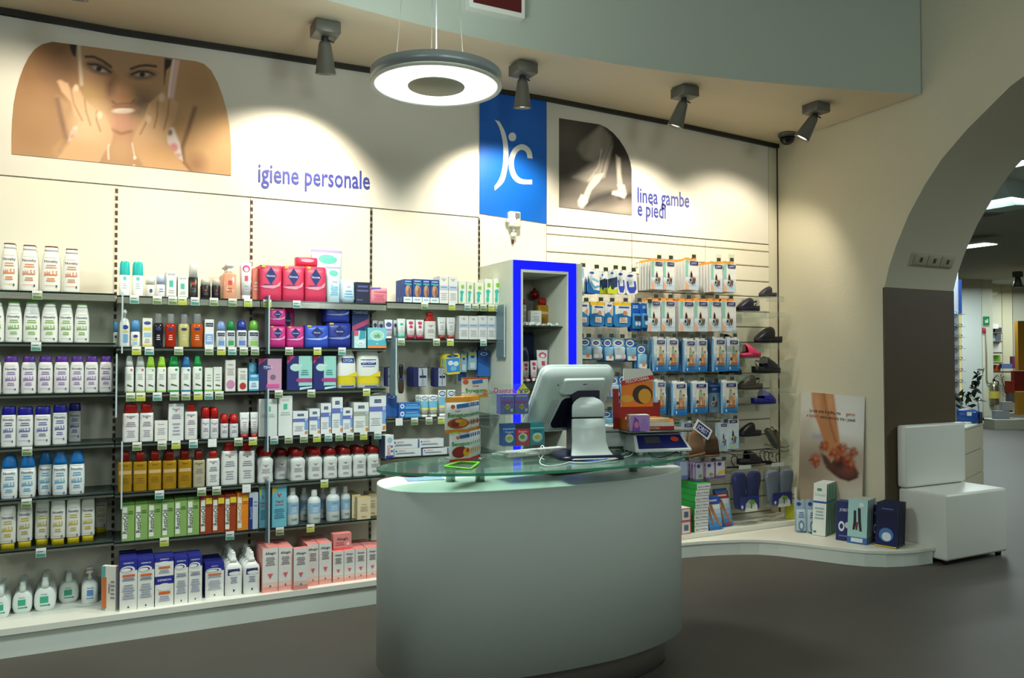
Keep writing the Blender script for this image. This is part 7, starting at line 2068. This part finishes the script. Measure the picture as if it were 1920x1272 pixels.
# counter display carton of snack bars standing on the pan
t = thing('snack_display', 'orange and red snack bar display carton standing on scale', 'display carton', (sc_loc.x - .055, sc_loc.y - .02, PAN), (0, 0, radians(-14)))
OR, DR = mat('#e87f24', .5), mat('#9c1f1a', .5)
WHT = mat('#e6e3da', .5)
m = MB()
m.box(-.115, -.09, 0, .115, .07, .004, OR)
m.box(-.115, -.09, .004, .115, -.087, .035, WHT); m.box(-.115, -.087, .004, -.112, .07, .05, OR); m.box(.112, -.087, .004, .115, .07, .05, OR)
m.box(-.115, .067, .004, .115, .07, .12, DR); m.build('tray', t)
m = MB(); m.box(-.115, -.0915, .0, .115, -.0902, .018, mat('#a8271e')); put_text(m, 'PESOFORMA', mat('#e8d9b0'), lambda a, b: (a + .01, -.0922, .0095 + b), .008, .1); m.build('front_strip', t)
Hh = .285
m = MB(); m.prism([(-.09, .10), (.075, .10), (.078, Hh - .03), (.06, Hh), (-.075, Hh)][::-1], 'y', .062, .0665, mat('#d9d9cf'))
m.face([(-.09, .0612, .10), (.075, .0612, .10), (.075, .0612, .225), (-.09, .0612, .225)], OR)
m.face([(-.09, .0608, .225), (.078, .0608, .255), (.078, .0608, .232), (-.09, .0608, .203)], mat('#c9241c'))
put_text(m, 'PESOFORMA', WHT, lambda a, b: (-.006 + a, .0602, .2305 + b + a * .17), .015, .14)
m.face([(.02 + .052 * cos(q), .0606, .16 + .046 * sin(q)) for q in np.linspace(0, 2 * pi, 21)[:-1]], mat('#3a2a20'))
m.face([(.032 + .034 * cos(q), .0602, .152 + .036 * sin(q)) for q in np.linspace(0, 2 * pi, 21)[:-1]], mat('#d9a02c'))
m.face([(-.06 + .035 * cos(q), .0604, .14 + .018 * sin(q)) for q in np.linspace(0, 2 * pi, 17)[:-1]], mat('#e0a63c'))
m.build('header_card', t)
m = MB(); m.prism([(-.115, .0), (-.145, .0), (-.148, .19), (-.118, .19)], 'y', .02, .024, DR); m.build('side_flap', t)
for k in range(5):
    m = MB(); m.rbox(-.095 + .004 * k, -.08 + .026 * k, .005, .10 - .004 * k, -.062 + .026 * k, .055, .004, mat(('#d9b48a', '#c9772c', '#d9852c', '#b3642c', '#e0a05a')[k], .4), 1); m.build('snack_bar', t)
p = Vector((sc_loc.x - .14, sc_loc.y - .10, PAN))
t = thing('sample_box', 'small white lilac and pink carton on the scale pan', 'box', p, (0, 0, radians(-20)))
m = MB(); m.box(-.05, -.035, 0, .04, .035, .075, mat('#d9b4c4'), mat('#b48ac4'), mat('#ecebe6')); m.build('carton', t)
m = MB(); decal(m, [('P', [(.05, 0), (.5, 0), (.4, .7), (.2, .9)], '#7a4ab0'), ('P', [(.5, .05), (.95, .1), (.8, .8), (.6, .7)], '#a87cd0'), ('E', .3, .4, .12, .2, '#e07ca0')], .09, .075, lambda x, v: -.035, -.005, 0); m.build('front_print', t)

# keyboard, cables on the glass
p = atz(985, 838, ZG)
t = thing('keyboard', 'white keyboard behind the register screen on the counter', 'keyboard', (1.80, -1.915, ZG), (0, 0, radians(10)))
m = MB(); m.rbox(-.20, -.06, .001, .20, .06, .016, .004, mat('#d6dcd0', .5), 1); m.build('case', t)
m = MB()
for r_ in range(4):
    for c_ in range(15):
        m.box(-.19 + .0255 * c_, -.052 + .026 * r_, .016, -.169 + .0255 * c_, -.031 + .026 * r_, .022, mat('#e6e9e2', .5))
o = m.build('keys', t); o['kind'] = 'stuff'
CABW, CABB = mat('#dfe8e2', .4), mat('#2a58b8', .4)
zc_ = ZG + .004
def cable(pts, r, col, name, label):
    P = [np.array(tuple(atz(x, y, zc_ + .001)) if len(q) == 0 else (*tuple(atz(x, y, zc_ + .001))[:2], zc_ + q[0])) for x, y, *q in pts]
    S_ = smooth(P, 8 * len(P))
    m = MB(); m.tube([tuple(p) for p in S_], r, col)
    tag(m.build(name), label, 'cable')
cable([(1020, 862), (1010, 855), (1016, 843, .02), (1022, 850, .01), (1012, 866), (1024, 874), (1045, 873), (1065, 868)], .0025, CABW, 'cable', 'white cable loop left of the register foot')
cable([(1066, 867), (1100, 868), (1140, 863), (1170, 858), (1186, 851), (1192, 838, .02)], .0025, CABW, 'cable', 'white cable running from register foot to the scale')
cable([(1095, 866), (1130, 863), (1158, 855), (1180, 846), (1200, 840, .01), (1212, 842)], .004, CABB, 'cable', 'blue network cable beside the register foot')
cable([(1112, 862), (1140, 860), (1165, 853), (1190, 843), (1204, 836, .01)], .003, mat('#d9d9a8'), 'cable', 'pale yellow cable beside the blue one')
cable([(1215, 848), (1225, 856), (1240, 858), (1255, 853), (1268, 848), (1276, 852)], .003, BLACK, 'cable', 'black cable coiled in front of the scale')

# candy bags on a wire stand
FR = [(836, 745), (905, 815)]
cs = thing('candy_stand', 'clear wire candy stand with a lime green foot frame', 'display stand', (1.46, -2.02, ZG))
def ab(x, y, Y):
    p = at(x, y, Y); return p - Vector(cs.location)
Yb = -2.03
LIME = mat('#7fdc3c', .4)
q = [atz(833, 875, ZG + .006), atz(862, 866, ZG + .006), atz(898, 868, ZG + .006), atz(882, 880, ZG + .006)]
m = MB(); m.tube([tuple(v - Vector(cs.location)) for v in q + [q[0]]], .0045, LIME); m.build('foot_frame', cs)
m = MB()
x0 = at(908, 800, -1.86).x - 1.46
m.box(.135, .0, .004, .138, .16, .30, ACRYL); m.box(-.02, .155, .004, .135, .158, .30, ACRYL); m.build('side_plate', cs)
for zz in (.145, .295):
    m = MB(); m.tube([(-.04, .15, zz), (-.04, -.02, zz), (-.04, -.025, zz + .012)], .002, STEEL); m.tube([(.06, .15, zz), (.06, -.02, zz), (.06, -.025, zz + .012)], .002, STEEL); m.build('peg', cs)
BEN = [('R', 0, .86, 1, 1, '#f0a024'), ('R', 0, 0, 1, .10, '#e58a1e'), ('P', [(.42, .80), (.92, .84), (.94, .72), (.44, .68)], '#3c78c0'), ('E', .28, .74, .09, .06, '#d9664a'), ('T', 'Junior', .48, .62, .05, '#d23a2c', .40), ('T', 'Benegum', .50, .51, .13, '#1f8a32', .92), ('E', .5, .27, .44, .15, '#a84a24'), ('E', .66, .29, .2, .11, '#c98a2c'), ('E', .36, .26, .16, .09, '#8c2a1c'), ('E', .48, .34, .14, .05, '#d9a24a')]
BEN2 = [('R', 0, 0, 1, .09, '#d6301e'), ('P', [(.42, .90), (.90, .95), (.92, .82), (.46, .78)], '#2c5a9c'), ('E', .35, .82, .09, .05, '#d9664a'), ('T', 'Benegum', .48, .62, .14, '#1f8a32', .92), ('E', .42, .33, .36, .20, '#8c1f1c'), ('E', .74, .32, .17, .16, '#e2a82c'), ('E', .78, .38, .08, .08, '#d23a24'), ('P', [(0, .96), (.3, 1), (.5, .95), (.5, .98), (.3, 1.04), (0, 1.0)], '#a8d83a')]
BG = [(0, 1, .06), (.08, 1, .12), (.13, .98, .6), (.5, .96, 1), (.84, .98, .6), (.88, 1, .12), (1, 1, .06)]
bottle('ben', 'candy_bag', 'white candy bag with yellow top seal', 'bag', body='#e9e9e6', bodyname='bag', prof=BG, n=5, d=.03, ops=BEN, rough=.25)
bottle('ben2', 'candy_bag', 'white candy bag with red bottom seal', 'bag', body='#e2e4e6', bodyname='bag', prof=BG, n=5, d=.03, ops=BEN2, rough=.25)
def bags(tp, x0, x1, yt, yb, Y, n, lab, labb):
    A, B = at(x0, (yt + yb) / 2, Y), at(x1, (yt + yb) / 2, Y)
    zt_, zb_ = at(x0, yt, Y).z, at(x0, yb, Y).z
    for k in range(n):
        spawn(tp, ((A.x + B.x) / 2 + .019 * k, Y + .02 + .021 * k, zb_), B.x - A.x, zt_ - zb_, .026, rz=radians(8 + random.uniform(-3, 3)), label=lab if k == 0 else '%s of the %s' % (NTH[k - 1], labb), group=None if k == 0 else labb)
bags('ben', 836, 885, 746, 814, -2.04, 6, 'front candy bag with yellow seals on the upper peg', 'white candy bags hung behind the yellow sealed front bag')
bags('ben2', 844, 888, 812, 868, -2.04, 6, 'front candy bag with red seal on the lower peg', 'white candy bags hung behind the red sealed front bag')
p, q = at(866, 745, -1.9), at(915, 708, -1.9)
cl = Vector(cs.location)
m = MB(); m.prism([(p.x - cl.x, .27), (q.x - cl.x, .27), (q.x - cl.x, q.z - ZG), (p.x - cl.x, q.z - ZG)][::-1], 'y', -1.9 - cl.y, -1.896 - cl.y, mat('#e9e6da'))
W_, H_ = q.x - p.x, q.z - ZG - .27
decal(m, [('R', 0, .92, 1, 1, '#e0582c'), ('R', 0, 0, 1, .14, '#f0a024'), ('P', [(.38, .84), (.78, .90), (.80, .72), (.40, .66)], '#3c78c0'), ('E', .14, .78, .11, .13, '#d9603c'), ('T', 'Junior', .52, .58, .1, '#d23a2c', .42), ('T', 'Benegum', .5, .36, .20, '#1f8a32', .86), ('E', .88, .24, .09, .16, '#e08a3c')], W_, H_, lambda x, v: -1.9 - cl.y, (p.x + q.x) / 2 - cl.x, .27)
m.build('header_card', cs)

# chewing gum stand
gs_o = Vector((1.69, -2.0, ZG))
gs = thing('gum_stand', 'clear acrylic gum stand with pink and yellow header lettering', 'display stand', gs_o, (0, 0, radians(-6)))
m = MB()
m.box(-.115, .075, .002, .11, .078, .33, ACRYL)
m.rbox(-.12, -.06, .002, .115, .08, .006, .001, ACRYL, 1)
for z0, x0_, x1_ in ((.195, -.115, .03), (.055, -.105, .10)):
    m.box(x0_, -.03, z0, x1_, .075, z0 + .003, ACRYL); m.box(x0_, -.033, z0, x1_, -.030, z0 + .045, ACRYL)
m.build('acrylic_frame', gs)
hz = .30
m = MB()
put_text(m, 'Daygum', mat('#e0359a', .5), lambda a, b: (-.055 + a, .0735, hz + b), .024, .10)
dx = .037
m.face([(dx + .035, .0737, hz - .008), (dx, .0737, hz + .034), (dx - .035, .0737, hz - .008), (dx, .0737, hz - .05)][::-1], mat('#e6d82c', .5))
put_text(m, 'XP', mat('#2a4ab0', .5), lambda a, b: (dx + a, .0725, hz - .008 + b), .028, .06)
m.build('header_lettering', gs)
carton('gum_u', 'gum_box', 'lilac blue gum carton with diamond', body='#6a70bc', side='#5a60ac', top='#5a5fae', d=.05, ops=[('L', .1, .84, .9, .96, 1, '#b9bce0'), ('T', 'Daygum', .5, .62, .13, '#c9305a', .9), ('P', [(.5, .52), (.72, .36), (.5, .2), (.28, .36)], '#d6d02c'), ('T', 'XP', .5, .36, .12, '#23284a', .5), ('E', .8, .2, .12, .09, '#c9d2ee')])
carton('gum_b', 'gum_box', 'blue gum carton with white flower', body='#2c62b4', side='#244f98', top='#27508c', d=.05, ops=[('R', 0, .76, 1, .8, '#cfe0ee'), ('T', 'Daygum', .5, .64, .09, '#e6ecf4', .86), ('E', .5, .34, .34, .2, '#dfe9f0'), ('E', .5, .38, .2, .11, '#d9d23c')])
carton('gum_r', 'gum_box', 'red gum carton with green disc', body='#d8344c', side='#b32a3e', top='#2a2a34', d=.05, ops=[('R', 0, .76, 1, 1, '#3a3a46'), ('T', 'Daygum', .5, .64, .09, '#f4e6e8', .86), ('E', .5, .36, .34, .2, '#e9e2e0'), ('E', .46, .40, .18, .11, '#4cb03c')])
carton('gum_t', 'gum_box', 'teal gum carton with yellow disc', body='#2a9aa4', side='#237f88', top='#1f7a80', d=.05, ops=[('R', 0, .76, 1, .8, '#cfe6e6'), ('T', 'Daygum', .5, .64, .09, '#23408c', .8), ('E', .5, .34, .36, .22, '#dfeeee'), ('E', .5, .38, .2, .12, '#e6d23c')])
Rg = Matrix.Rotation(radians(-6), 3, 'Z')
for tp, lx, lz, w_, h_, lab in (('gum_u', -.079, .199, .066, .088, 'left lilac blue gum carton on the upper stand shelf'), ('gum_u', -.010, .199, .066, .088, 'right lilac blue gum carton on the upper stand shelf'), ('gum_b', -.070, .059, .060, .095, 'blue gum carton on the lower stand shelf'), ('gum_r', -.005, .059, .066, .095, 'red gum carton on the lower stand shelf'), ('gum_t', .065, .059, .068, .095, 'teal gum carton on the lower stand shelf')):
    v = Rg @ Vector((lx, .0, 0))
    spawn(tp, (gs_o.x + v.x, gs_o.y + v.y, ZG + lz), w_, h_, .05, rz=radians(-6), label=lab)
# ================================================================== FAR ROOM THROUGH THE ARCH
FW = mat('#c6c9bd', .8)
# far walls and ceiling
m = MB()
# ceiling slab pieces of the far room
m.face([(XR2, -9, 3.45), (XR2, 16, 3.45), (26, 16, 3.45), (26, -9, 3.45)], mat('#b9bdae', .9))
o = struct(m.build('ceiling'))
e0 = atd(1858, 700, 23)
m = MB(); m.box(13, 11.0, 0, 26, 11.2, 3.5, FW); struct(m.build('wall_far'))
m = MB(); m.box(25, -9, 0, 25.2, 11, 3.5, FW); struct(m.build('wall_end'))
m = MB(); m.box(XR2 + .02, 3.6, 0, 11.2, 3.8, 3.5, FW); struct(m.build('wall_side'))
def fbox(name, x0, y0, x1, y1, d, depth, mm, label=None, cat=None, kind=None, parent=None, group=None, floor=False):
    """box whose front stands at distance d and spans a pixel frame; aligned with the view line of the arch"""
    a, b = atd(x0, y1, d), atd(x1, y0, d)
    w_ = (x1 - x0) / FPX * d
    c = (a + b) / 2
    z0 = 0.0 if floor else a.z
    m = MB(); m.box(-w_ / 2, 0, z0 - z0, w_ / 2, depth, b.z - z0, mm)
    o = m.build(name, parent, (c.x, c.y, z0), (0, 0, -YAW))
    if label:
        tag(o, label, cat, group)
    if kind:
        o['kind'] = kind
    return o
# white column and beams
col = fbox('column', 1803, 492, 1841, 800, 20, .8, mat('#cfd6d2', .8), kind='structure', floor=True)
fbox('beam', 1800, 470, 1990, 496, 19.5, .6, mat('#c3cbc4', .8), kind='structure')
fbox('wall_niche', 1842, 497, 1862, 800, 20.2, .6, mat('#d9d9c6', .8), kind='structure', floor=True)
fbox('beam', 1848, 498, 1990, 512, 20.6, .6, mat('#b9bba8', .8), kind='structure')
for x0, x1, c in ((1862, 1879, '#e6dfc6'), (1880, 1899, '#e2d8b6'), (1900, 1990, '#b7b4a2')):
    fbox('wall_panel', x0, 512, x1, 800, 21.5, .2, mat(c, .6), kind='structure', floor=True)
# dropped ceiling bulkheads near the arch
m = MB()
p0, p1, p2 = atd(1866, 300, 8.6), atd(1900, 388, 8.6), atd(1990, 388, 8.6)
m.prism([(p.x, p.z) for p in (atd(1858, 352, 8.8), atd(1894, 386, 8.8), atd(2000, 378, 8.8), atd(2000, 250, 8.8), atd(1880, 250, 8.8))], 'y', p0.y, p0.y + .5, mat('#b4c4bc', .9))
struct(m.build('ceiling_bulkhead'))
m = MB(); L0 = [atd(1800 + 30 * cos(q) * 3.4 + 40, 470 - 47 * sin(q), 17.0) for q in np.linspace(0, pi, 15)]
m.loft([[tuple(p) for p in L0], [tuple(p + FV * .8) for p in L0]], mat('#a9aa98', .9), False, False, True, closed=False)
struct(m.build('ceiling_vault'))
# ceiling light panels and vents
for x0, y0, x1, y1, d, lab in ((1806, 452, 1842, 468, 13, 'bright square ceiling light panel deep in the far room'), (1902, 292, 1940, 312, 8.0, 'bright ceiling light panel cut by the right photo edge')):
    a = atd((x0 + x1) / 2, (y0 + y1) / 2, d)
    t = thing('ceiling_light', lab, 'ceiling light', a)
    w_ = (x1 - x0) / FPX * d
    m = MB(); m.box(-w_ / 2, -.3, -.02, w_ / 2, .3, .0, mat('#f4fffb', .5, emit=5)); m.build('light_panel', t)
    m = MB(); m.box(-w_ / 2 - .03, -.33, -.01, w_ / 2 + .03, .33, .02, WHITE); m.build('frame', t)
for x, y, d, lab in ((1846, 399, 10.5, 'round ceiling vent nearest the arch'), (1872, 440, 13.5, 'round ceiling vent deeper in the far room')):
    a = atd(x, y, d)
    t = thing('ceiling_vent', lab, 'air vent', a)
    for r0, r1 in ((.22, .17), (.14, .09)):
        m = MB(); m.lathe([(r0, .0), (r0, -.02), (r1, -.03), (r1, 0)], mat('#8d9082', .6), 24); m.build('ring', t)
# slim tall display with shelves of eyewear along the arch edge
t = thing('eyewear_stand', 'tall slim lit eyewear display just beyond the arch edge', 'display stand', (0, 0, 0))
b0 = atd(1793, 800, 9.6)
t.location = (b0.x, b0.y, 0); t.rotation_euler = (0, 0, -YAW)
zt_ = atd(1793, 492, 9.6).z
m = MB(); m.box(-.06, 0, 0.0, .045, .05, zt_ + .15, mat('#cfd6e6', .4)); m.build('back_board', t)
zs_ = [atd(1793, y, 9.6).z for y in (590, 613, 633, 654, 675, 696, 717, 738)]
for k, z in enumerate(zs_):
    m = MB(); m.box(-.05, -.12, z - .004, .06, 0, z, ACRYL_BLUE); m.build('shelf', t)
m = MB(); m.box(.045, -.02, zs_[-1] - .05, .062, .03, zs_[0], mat('#efe29a', .5, emit=.5)); m.build('light_strip', t)
m = MB(); m.box(.045, -.03, zs_[0] + .02, .07, .02, zs_[0] + .42, mat('#2a52a8', .5)); m.build('blue_pennant', t)
for k, z in enumerate(zs_[:7]):
    wp = Vector(t.location) + Matrix.Rotation(-YAW, 3, 'Z') @ Vector((0, -.06, z + .018))
    g_ = thing('eyeglasses', 'pair of eyeglasses on the %s small eyewear shelf' % ('topmost', 'second', 'third', 'fourth', 'fifth', 'sixth', 'seventh')[k], 'glasses', wp, (0, 0, -YAW), 'eyeglasses on the display')
    cc = mat(('#3a4a8c', '#23242c', '#5a6ab0', '#6a2a4a', '#7a86b8', '#8c2a3a', '#34304c')[k], .3)
    for sx in (-.03, .03):
        m = MB(); m.tube([(sx + .022 * cos(q), 0, .016 * sin(q)) for q in np.linspace(0, 2 * pi, 11)], .003, cc, 5); m.build('lens_rim', g_)
        m = MB(); m.tube([(sx * 1.75, 0, .006), (sx * 1.75, .10, .004), (sx * 1.7, .12, -.008)], .0025, cc, 5); m.build('temple', g_)
# drawer cabinet beyond the arch with goods on top
a, b = atd(1795, 806, 7.86), atd(1842, 792, 8.77)
zt_ = .79
t = thing('drawer_cabinet', 'cream drawer cabinet standing in the far room behind pouf', 'cabinet', (a.x, a.y, 0))
dirx = Vector((b.x - a.x, b.y - a.y, 0)); L_ = dirx.length; ang = atan2(dirx.y, dirx.x)
t.rotation_euler = (0, 0, ang)
m = MB(); m.box(-.02, .012, 0, L_, .6, zt_ - .02, mat('#a9b3a4', .6), mat('#6d6a58'), None, mat('#a8b4aa', .6)); m.build('body', t)
m = MB(); m.box(-.03, -.01, zt_ - .02, L_ + .01, .61, zt_, mat('#dfe2d6', .5)); m.build('top', t)
for k in range(3):
    z1 = zt_ - .03 - k * .25
    m = MB(); m.box(.0, -.006, z1 - .24, L_ - .008, .012, z1, mat('#cfc7ae', .55)); m.build('drawer', t)
def ontop(u, v, z=zt_):
    w_ = Vector((a.x, a.y, 0)) + Matrix.Rotation(ang, 3, 'Z') @ Vector((u, v, 0)); return (w_.x, w_.y, z)
t = thing('diaper_pack', 'shiny blue pack with white emblem on drawer cabinet', 'pack', tuple(atz(1812, 794, zt_)), (0, 0, -YAW - .25))
m = MB(); m.rbox(-.12, -.06, .002, .11, .06, .155, .045, mat('#24509c', .25), 3); m.build('bag', t)
m = MB(); m.box(-.01, -.062, .085, .035, -.06, .125, WHITE); m.build('emblem', t)
m = MB(); m.rbox(.115, -.04, .002, .15, .04, .13, .012, mat('#3a4450', .3), 2); m.build('handle_strip', t)
t = thing('dark_plant', 'small dark potted plant with upright shoot on the cabinet', 'plant', tuple(atz(1811, 788, zt_)))
m = MB(); m.lathe([(.07, .0), (.09, .13), (.08, .13), (.07, .12)], mat('#c9a06a', .6), 14); m.build('pot', t)
random.seed(5)
m = MB()
for k in range(70):
    if k < 44:
        c = Vector((random.gauss(0, .10), random.gauss(0, .06), .24 + random.gauss(0, .05)))
    else:
        f = (k - 44) / 26; c = Vector((.16 + .12 * f + random.gauss(0, .03), random.gauss(0, .03), .28 + .30 * f))
    u, v = Vector((random.gauss(0, 1), random.gauss(0, 1), random.gauss(0, 1))).normalized() * .05, Vector((random.gauss(0, 1), random.gauss(0, 1), random.gauss(0, 1))).normalized() * .025
    m.face([c - u, c + v, c + u, c - v], mat('#1c2a1c', .6))
o = m.build('leaves', t); o['kind'] = 'stuff'
t = thing('leaflet_holder', 'grey slanted leaflet holder at the cabinet corner', 'holder', ontop(-.01, .06), (0, radians(-9), ang))
m = MB(); m.box(-.01, -.05, 0, .06, .0, .26, mat('#8f9a94', .4)); m.build('plate', t)
t = thing('white_tray', 'flat white tray at the far cabinet end', 'tray', ontop(L_ - .2, .12))
m = MB(); m.rbox(-.16, -.1, .001, .16, .1, .02, .004, WHITE, 1); m.build('tray', t)
# emergency exit sign
t = thing('exit_sign', 'small green emergency exit sign on the far white column', 'sign', atd(1848.5, 602, 20.17), (0, 0, -YAW))
m = MB(); m.box(-.07, -.03, -.11, .07, 0, .11, mat('#1f7a4a', .5, emit=.25)); m.build('plate', t)
m = MB(); m.face([(-.04, -.032, -.05), (.04, -.032, -.05), (.04, -.032, .04), (.01, -.032, .05), (-.01, -.032, .0), (-.04, -.032, .03)], mat('#cfe6d2', .5)); m.build('pictogram', t)
# alarm button with conduit
t = thing('alarm_button', 'red alarm button with conduit pipe down the far column', 'alarm', atd(1844, 620, 20.17), (0, 0, -YAW))
m = MB(); m.rbox(-.04, -.05, -.07, .04, 0, .07, .01, mat('#b3303c'), 1); m.build('button_box', t)
m = MB(); m.tube([(.04, -.02, -.05), (.05, -.02, -.6), (.05, -.02, -1.25), (.08, -.02, -1.33), (.22, -.02, -1.34)], .018, mat('#8a7f6a', .4)); m.build('conduit', t)
# fire extinguisher
p = atd(1864, 742, 20.1)
t = thing('fire_extinguisher', 'steel fire extinguisher hanging by the far column', 'extinguisher', (p.x, p.y, p.z - .25))
m = MB(); m.lathe([(.0, .0), (.10, .02), (.11, .06), (.11, .46), (.09, .53), (.04, .57), (.03, .60)], mat('#a9a08a', .25, .9), 20, cap0=False); m.build('cylinder', t)
m = MB(); m.lathe([(.112, .18), (.112, .36)], mat('#c9b84a', .5), 20, cap0=False, cap1=False); m.build('label_band', t)
m = MB(); m.box(-.02, -.02, .6, .02, .02, .66, BLACK); m.tube([(-.02, 0, .66), (.1, 0, .74)], .012, BLACK); m.build('valve', t)
m = MB(); m.tube([(.03, 0, .63), (.14, -.02, .60), (.17, -.02, .40), (.15, -.02, .15)], .014, BLACK); m.build('hose', t)
# goods shelf far away
t = thing('goods_shelf', 'low cream shop stand of the far room', 'stand', (0, 0, 0))
p = atd(1895, 806, 16.6); t.location = (p.x, p.y, 0); t.rotation_euler = (0, 0, -YAW)
m = MB(); m.box(-.33, 0, 0, .6, .7, .17, mat('#b9b7a4', .6)); m.build('base', t)
m = MB(); m.box(-.33, .02, .17, .6, .7, .20, mat('#a9aa9c', .6)); m.build('deck', t)
far = [('far_carton', 1866, 771, 1893, 789, 16.9, '#9aa0a8', 'grey lettered carton on the far stand'), ('far_carton', 1880, 754, 1900, 770, 17.0, '#a4acb4', 'pale grey lettered carton atop the far stack'), ('far_carton', 1892, 735, 1906, 756, 17.3, '#6a6e72', 'dark grey carton high on the far stack'),
       ('far_carton', 1909, 602, 1990, 695, 17.6, '#b8842a', 'upper ochre panel box at the right photo edge'), ('far_carton', 1909, 735, 1990, 778, 16.7, '#b8842a', 'lower ochre box at the right photo edge'), ('far_carton', 1902, 696, 1990, 734, 17.4, '#7c2a1e', 'brick red box at the right photo edge'), ('far_carton', 1890, 715, 1903, 737, 17.3, '#9a3a28', 'small brick red box beside the ochre box')]
for nm, x0, y0, x1, y1, d, c, lab in far:
    fbox(nm, x0, y0, x1, y1, d, .12, mat(c, .5), lab, 'box', group='goods in the far room')
# wall shelf with coloured goods
far2 = [(1858, 607, 1872, 617, '#e0d4d0'), (1866, 614, 1878, 624, '#3a3a40'), (1857, 624, 1866, 640, '#a9c4d6'), (1866, 624, 1877, 640, '#5a5a60'), (1862, 641, 1877, 660, '#d6d2ca'), (1858, 645, 1863, 660, '#6a5a84'), (1860, 666, 1876, 679, '#7fa83a'), (1856, 684, 1876, 697, '#d0602c'), (1878, 682, 1898, 692, '#5a6a9c'), (1898, 668, 1906, 692, '#6a3050')]
for k, (x0, y0, x1, y1, c) in enumerate(far2):
    nm = ('white pink', 'dark', 'pale blue', 'charcoal', 'cream', 'violet', 'lime green', 'orange', 'blue grey', 'plum')[k]
    fbox('far_pack', x0, y0 + .5, x1, y1 - .5, 20.9 + .12 * (k % 2), .1, mat(c, .5), '%s pack on the far wall shelves beside exit sign' % nm, 'pack', group='packs on far shelves')
for y in (625, 641, 662, 681, 698):
    fbox('far_shelf', 1855, y - 1, 1879 if y < 690 else 1912, y + 1, 20.8, .4, mat('#3a342c', .5), 'thin dark far wall shelf, %s from top' % ('first', 'second', 'third', 'fourth', 'fifth')[(625, 641, 662, 681, 698).index(y)], 'shelf', group='far shelves')
p = atd(1863, 546, 21.2)
t = thing('wall_emblem', 'faint round emblem on the far cream panel', 'emblem', p, (pi / 2, 0, -YAW))
m = MB(); m.lathe([(.12, 0), (.12, .01)], mat('#cfc9a9', .6), 24); m.build('disc', t)
p = atd(1908, 520, 17)
t = thing('far_spotlight', 'grey spotlight in the far room at right edge', 'spotlight', p)
m = MB(); m.lathe([(.05, .0), (.10, -.22)], GREY, 16); m.build('lamp_cone', t)
m = MB(); m.box(-.07, -.07, 0, .07, .07, .12, GREY); m.build('mount_box', t)
p = atd(1884, 735, 17.8)
t = thing('fern_plant', 'thin dark green fern leaning by the extinguisher', 'plant', (p.x, p.y, p.z - .35))
m = MB()
random.seed(9)
for k in range(26):
    f = k / 26; c = Vector((-.15 + .28 * f + random.gauss(0, .03), 0, .75 - .7 * f)); u = Vector((random.choice((-1, 1)) * .10, random.gauss(0, .03), .05)); v = Vector((.0, .01, .022))
    m.face([c - v, c + u * .5, c + u, c + u * .5 + v], mat('#2a4a28', .6))
m.build('fronds', t)
m = MB(); m.tube([(-.15, 0, .75), (.0, 0, .4), (.13, 0, .05)], .008, mat('#3a4a2a')); m.lathe([(.08, -.1), (.1, .06)], mat('#6a5a48'), 12, (.13, 0, 0)); m.build('stem', t)
p = atz(1835, 790, zt_) + Vector((0, 0, .14))
t = thing('tap', 'chrome bent pipe standing behind the cabinet', 'pipe', (p.x, p.y, p.z - .1))
m = MB(); m.tube([(0, 0, 0), (0, 0, .18), (.01, 0, .20), (.05, 0, .20)], .008, STEEL); m.build('spout', t)
m = MB(); m.box(-.05, -.03, -.038, .05, .03, .0, mat('#33373c')); m.build('base', t)

finish_labels()
